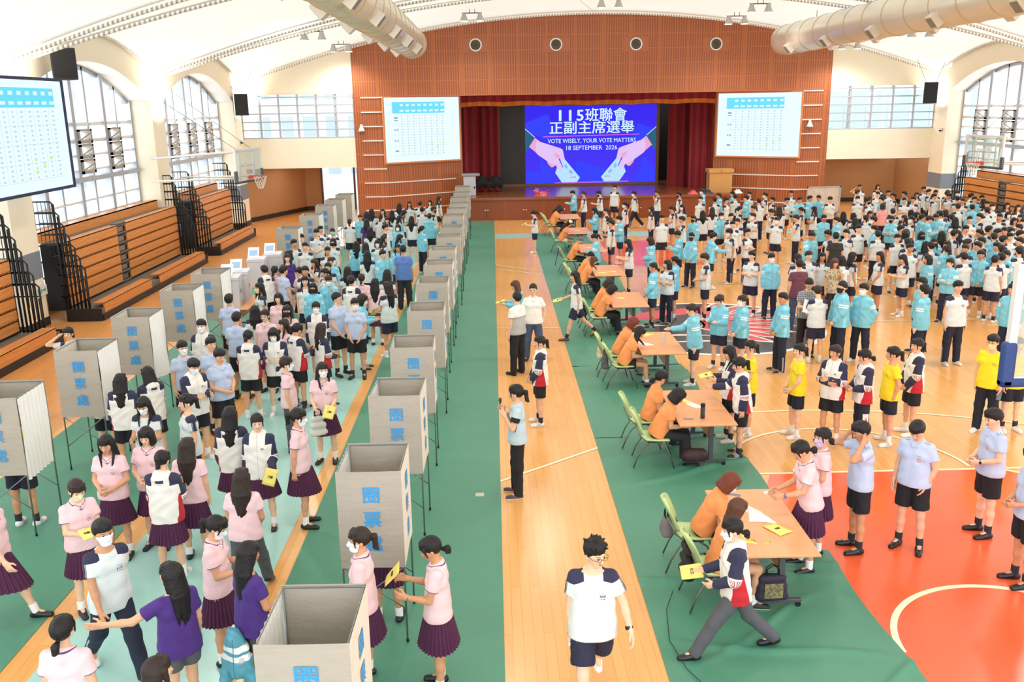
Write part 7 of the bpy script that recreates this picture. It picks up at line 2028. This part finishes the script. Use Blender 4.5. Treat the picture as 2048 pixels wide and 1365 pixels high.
    for it in range(12):      # a last gentle spread along the hall
        for i in range(len(P)):
            d = P-P[i]; dist = np.hypot(d[:, 0], d[:, 1]); dist[i] = 9
            for j in np.where(dist < 0.42)[0]:
                if pend[j][21] in FIXPOS: continue
                P[j][1] += (0.5 if d[j][1] >= 0 else -0.5)*(0.42-dist[j])+0.004
    base = {}
    def lab1(q):
        b = {'skirt': 'pleated skirt', 'pants': 'long trousers', 'shorts': 'shorts', 'mini': 'grey skirt'}[q[11].get('bottom') or OUTFITS[q[4]][2]]
        return TOPW[q[4]], HAIRW[q[17]], b
    labs = []
    for q in pend:
        if q[21] in SPEC: labs.append(SPEC[q[21]]); continue
        tw, hw, bw = lab1(q); pw = POSEW.get(q[3], ''); labs.append(['student' if q[4] in 'WBPLJYUX' else 'adult', tw, hw, bw, q[19], pw, HDW[q[18]], REGW[q[20]]])
    groups = {}
    for i, l in enumerate(labs):
        if isinstance(l, list): groups.setdefault((l[1], l[2], l[4] or l[5] or labs_b(pend[i]), l[6], l[7]), []).append(i)
    NTH = ['leftmost', 'second from left', 'third from left', 'fourth from left', 'fifth from left', 'sixth from left', 'seventh from left', 'eighth from left', 'ninth from left', 'tenth from left', 'eleventh from left', 'twelfth from left', 'thirteenth from left', 'fourteenth from left', 'fifteenth from left', 'sixteenth from left', 'seventeenth from left', 'eighteenth from left']
    for g, ids in groups.items():
        ids.sort(key=lambda i: pend[i][15]); n = len(ids)
        for k, i in enumerate(ids):
            top, hw, ex, hd, rg = g
            s1 = '%s, %s, %s, %s, %s' % (top, hw, ex, hd, rg)
            if n > 1: s1 = ('rightmost' if k == n-1 else NTH[k])+': '+s1
            elif len(s1.split()) < 14: s1 = 'student in '+s1
            labs[i] = s1
    for i, q in enumerate(pend):
        g = {'Q': 'students queuing at the far registration tables', 'R': 'students waiting in front of the wood wall', 'S': 'students waiting by the brown recess', 'U': 'students packed at the far right', 'V': 'people standing right of the floor emblem', 'C': 'people near the registration tables', 'A': 'students in the lower left lane', 'D': 'students in the middle of the left lane', 'E': 'students at the far end of the left lane'}[q[20]]
        o = person(P[i][0], P[i][1], q[2], q[3], q[4], q[5], q[6], q[7], q[8], q[9], q[10], shoe=q[12], sock=q[13], skin=q[14], label=labs[i], group=g, **q[11])
        PPL[q[21]] = o
def labs_b(q): return {'skirt': 'skirt', 'pants': 'trousers', 'shorts': 'shorts', 'mini': 'skirt'}[q[11].get('bottom') or OUTFITS[q[4]][2]]
PPL = {}
place_people()
# ---- the volunteers in orange seated at the tables
def seated(x, y, rz, hair, hcol, label, pn='sit', bottom='pants', bm=('plain', '24242A'), lod=1, **kw):
    o = person(x, y, rz, pn, 'O', hair, hcol, 1.08, 1.64, lod, bottom=bottom, bmat=bm, shoe=('26262A', 'E9E6E2', None), label=label, group='volunteers in orange at the registration tables', skin=kw.pop('skin', 1), z=-0.03, **kw); return o
seated(2.42, 9.92, 84, 'bob', 'red', 'woman with reddish bob and glasses seated farther from the camera at the nearest table', lod=0, mask='F1EFEF', glasses=True)
seated(2.40, 9.06, 88, 'longback', 'brown', 'long-haired woman in orange writing at the nearest table', lod=0, bottom='mini', bm=('plain', '1B1B1F'), pn='sit_side')
seated(2.46, 13.97, 92, 'lowpony', 'black', 'ponytailed woman in orange, farther seat of the second nearest table', lod=0, pn='sit_side')
seated(2.46, 13.2, 86, 'bob', 'black', 'short-haired person in orange writing beside the black bottle at the second nearest table', lod=0)
seated(2.5, 18.0, 88, 'bob', 'red', 'curly reddish-haired woman in orange, farther seat of the third nearest table', bm=('plain', '8E9096'))
seated(2.5, 17.2, 86, 'long', 'black', 'long-haired woman in orange writing at the third nearest table', bottom='mini', bm=('plain', '1B1B1F'))
seated(2.52, 22.2, 85, 'bob', 'darkbrown', 'woman in orange in the farther seat of the fourth table', skin=3)
seated(2.52, 21.45, 85, 'bob', 'black', 'woman in orange with black bob nearer the camera at the fourth table')
seated(2.52, 25.65, 85, 'long', 'brown', 'brown-haired woman in orange nearer the camera at the fifth table')
seated(2.52, 26.5, 85, 'lowpony', 'black', 'woman in orange half hidden in the farther seat of the fifth table', lod=2)
seated(2.52, 29.7, 80, 'crop', 'grey', 'grey-haired volunteer in orange bending over the sixth table', lod=2)
cap = seated(2.52, 34.0, 85, 'longback', 'black', 'long-haired volunteer in orange wearing a cream cap at the seventh table', lod=2, bottom='mini', bm=('plain', 'EDE6DC'))
seated(2.52, 38.5, 85, 'bob', 'black', 'volunteer in orange nearer the camera at the farthest table', lod=2)
seated(2.52, 39.3, 85, 'long', 'black', 'volunteer in orange in the farther seat at the farthest table', lod=2)
b = MB(); b.lathe([(0.0, 0.148), (0.05, 0.144), (0.085, 0.11), (0.098, 0.06), (0.098, 0.05)], 16, (0, 0.012, 0)); b.prism([(-0.07, -0.08), (-0.06, -0.17), (0, -0.19), (0.06, -0.17), (0.07, -0.08)], 0.05, 0.06)
s_ = skeleton(POSES['sit'], 1.08); o = b.build('cap', mat('cream_cap', hexc('F1E8D2'), 0.8), cap, smooth=True); H3, hc3 = s_['H'], s_['hc']; o.matrix_local = Matrix([[*H3[0], hc3[0]], [*H3[1], hc3[1]], [*H3[2], hc3[2]], [0, 0, 0, 1]])
# ---- things people hold
def wrist_of(key, side, off=(0, 0, 0), along=0.10):
    o = PPL[key]; pn = WHICH[key]; s = skeleton(POSES[pn], 1.0); sh, el, wr, u, f, sd, a = s['arm'+side]; p = wr+f*along+A_(*off); k = o.scale[0]; a_ = o.rotation_euler[2]
    return (o.location[0]+k*(p[0]*math.cos(a_)-p[1]*math.sin(a_)), o.location[1]+k*(p[0]*math.sin(a_)+p[1]*math.cos(a_)), o.location[2]+k*p[2]), a_
WHICH = {}
_ox = _oy = 0.0; _sc = 1.0
for ln in CROWD.strip().split('\n'):
    q = ln.split()
    if q[0] != 'T': WHICH[(int(float(q[0])), int(float(q[1])))] = q[5]
def held_ballot(key, side, label, m=None, w=0.16, h=0.22, tilt=(0.6, 0), dz=0.02, marks=True, along=0.14, cat='ballot paper', name='ballot_paper', group='yellow ballots'):
    if key not in PPL: return
    p, a = wrist_of(key, side, along=along); t = sheet_thing(name, (p[0], p[1], p[2]+dz), a, w, h, m or M_YEL, label, cat, group, tilt=tilt, marks=marks, th=0.0015)
held_ballot((862, 1099), 'R', 'yellow ballot being read by the girl beside the second right-row booth', tilt=(0.9, 0.2))
held_ballot((1464, 1060), 'R', 'yellow ballot carried by the striding girl in the tricolour jacket', tilt=(0.2, 0.5))
held_ballot((641, 659), 'R', 'yellow ballot held low by the long-haired girl in tricolour jacket and trousers', tilt=(0.7, 0))
held_ballot((645, 741), 'L', 'yellow ballot held by the masked long-haired girl in pink blouse', tilt=(0.8, 0.2))
held_ballot((513, 846), 'L', 'yellow ballot held upright by the girl in tricolour jacket and skirt', tilt=(1.3, 0.3))
held_ballot((775, 575), 'L', 'yellow ballot held by the very long-haired girl by the booths', tilt=(0.9, 0))
held_ballot((153, 981), 'R', 'small yellow card held by the girl in cream mask', w=0.14, h=0.18, tilt=(0.3, 0))
held_ballot((1150, 554), 'R', 'yellow ballot held out by the walking long-haired girl', tilt=(0.3, 0.2))
held_ballot((1067, 428), 'R', 'sheet of paper read by the girl alone near the stage', tilt=(0.4, 0))
held_ballot((1442, 707), 'R', 'pale yellow ballot raised by the girl behind the second nearest table', tilt=(0.2, 0.1))
held_ballot((1031, 572), 'R', 'pale sheet held by the brown-haired student behind the two men', tilt=(0.3, 0))
held_ballot((1589, 903), 'R', 'small white card held over the nearest table', m=M_PAPER, w=0.06, h=0.09, marks=False, tilt=(0.2, 0), cat='card', name='id_card', group=None)
held_ballot((330, 590), 'R', 'white documents held by the man in the checked shirt', m=M_PAPER, w=0.21, h=0.30, tilt=(1.0, 0.3), marks=False, cat='paper', name='document', group=None)
p, a = wrist_of((1032, 787), 'R', along=0.08); t = empty('microphone', p, a); tag(t, 'black handheld microphone near the face of the woman in denim vest', 'microphone'); b = MB(); b.lathe([(0.012, -0.08), (0.015, 0.06), (0.017, 0.07)], 10); b.build('handle', M_BLK, t, smooth=True); b = MB(); b.lathe([(0.012, 0.07), (0.024, 0.09), (0.024, 0.11), (0.012, 0.128), (0.0, 0.13)], 12); b.build('head', mat('mic_mesh', hexc('4A4A4E'), 0.4, 0.6), t, smooth=True)
p, a = wrist_of((1991, 684), 'L', along=0.15); o_ = phone(p, a, 'phone in a light case held low by the boy in yellow tee', (1.2, 0))
# watch and wrist straps are parts of their wearers
def band(key, side, m, w=0.028, r=0.030, t_=0.0, name='wristwatch', face=True):
    o = PPL[key]; s = skeleton(POSES[WHICH[key]], 1.0); sh, el, wr, u, f, sd, a = s['arm'+side]; c = wr-f*0.02; b = MB(); b.tube([c-f*w/2, c+f*w/2], r, 14); 
    if face: n = nrm(s['T']@A_(sd, -0.2, 0)); b.tube([c+n*r*0.9, c+n*(r+0.008)], 0.019, 10)
    b.build(name, m, o)
band((1190, 1108), 'L', M_BLK); band((1645, 876), 'R', mat('watch_white', hexc('E8E2DA'), 0.4)); band((1988, 838), 'L', M_BLK); band((1032, 787), 'R', mat('watch_white', hexc('E8E2DA'), 0.4)); band((287, 812), 'L', mat('watch_white', hexc('E8E2DA'), 0.4)); band((1589, 903), 'L', mat('watch_violet', hexc('6E6A92'), 0.4)); band((862, 1099), 'L', mat('red_cord', hexc('8A3A44'), 0.6), 0.012, 0.027, name='bracelet', face=False)
# blue jacket hanging from the hand of the girl in purple
p, a = wrist_of((497, 1110), 'L', along=0.05); F = Field(); F.cone((0, 0, -0.04), (0.03, 0, -0.35), 0.07, 0.12, 0.05); F.cone((-0.04, 0, -0.1), (-0.12, 0.02, -0.50), 0.05, 0.06, 0.04); F.cone((0.05, 0, -0.2), (0.14, -0.03, -0.55), 0.06, 0.05, 0.04); V, Q = F.mesh(0.014, 0.016, nf=16)
me = to_mesh('hanging_jacket', V, Q, {'tq': V+A_(0, 0, 1.5), 'wq': np.stack([V[:, 2]*-2+0.1, V[:, 0]*0, V[:, 0]*0+1], 1)}); o = bpy.data.objects.new('hanging_jacket', me); COL.objects.link(o); me.materials.append(m_top('bluejacket', '5BA6BC')); o.location = (*G(468, 1262, 0.86), 0.86); tag(o, 'teal blue sports jacket dangling from the hand of a girl in purple', 'jacket')
# white bag on the arm of the girl with the ballot
p, a = wrist_of((645, 741), 'R', along=0.02); o = bag((p[0]+0.03, p[1], p[2]-0.42), a+0.5, 0.24, 0.12, 0.32, mat('white_bag', hexc('DEDAD4'), 0.7), 'white and navy jacket bundle hanging beside the masked girl with a ballot')
p, a = wrist_of((1190, 1108), 'R', along=0.10); t = empty('earphones', p, a); tag(t, 'white earphones case held by the boy walking on the wood strip', 'earphones'); b = MB(); b.box(-0.03, 0.03, -0.05, 0.05, -0.03, 0.01); b.build('case', M_WMET, t, bevel=0.01); b = MB(); b.tube([(0.0, -0.05, -0.01), (0.04, -0.09, -0.05), (0.0, -0.11, -0.02)], 0.006, 5); b.build('cord', M_TG, t)
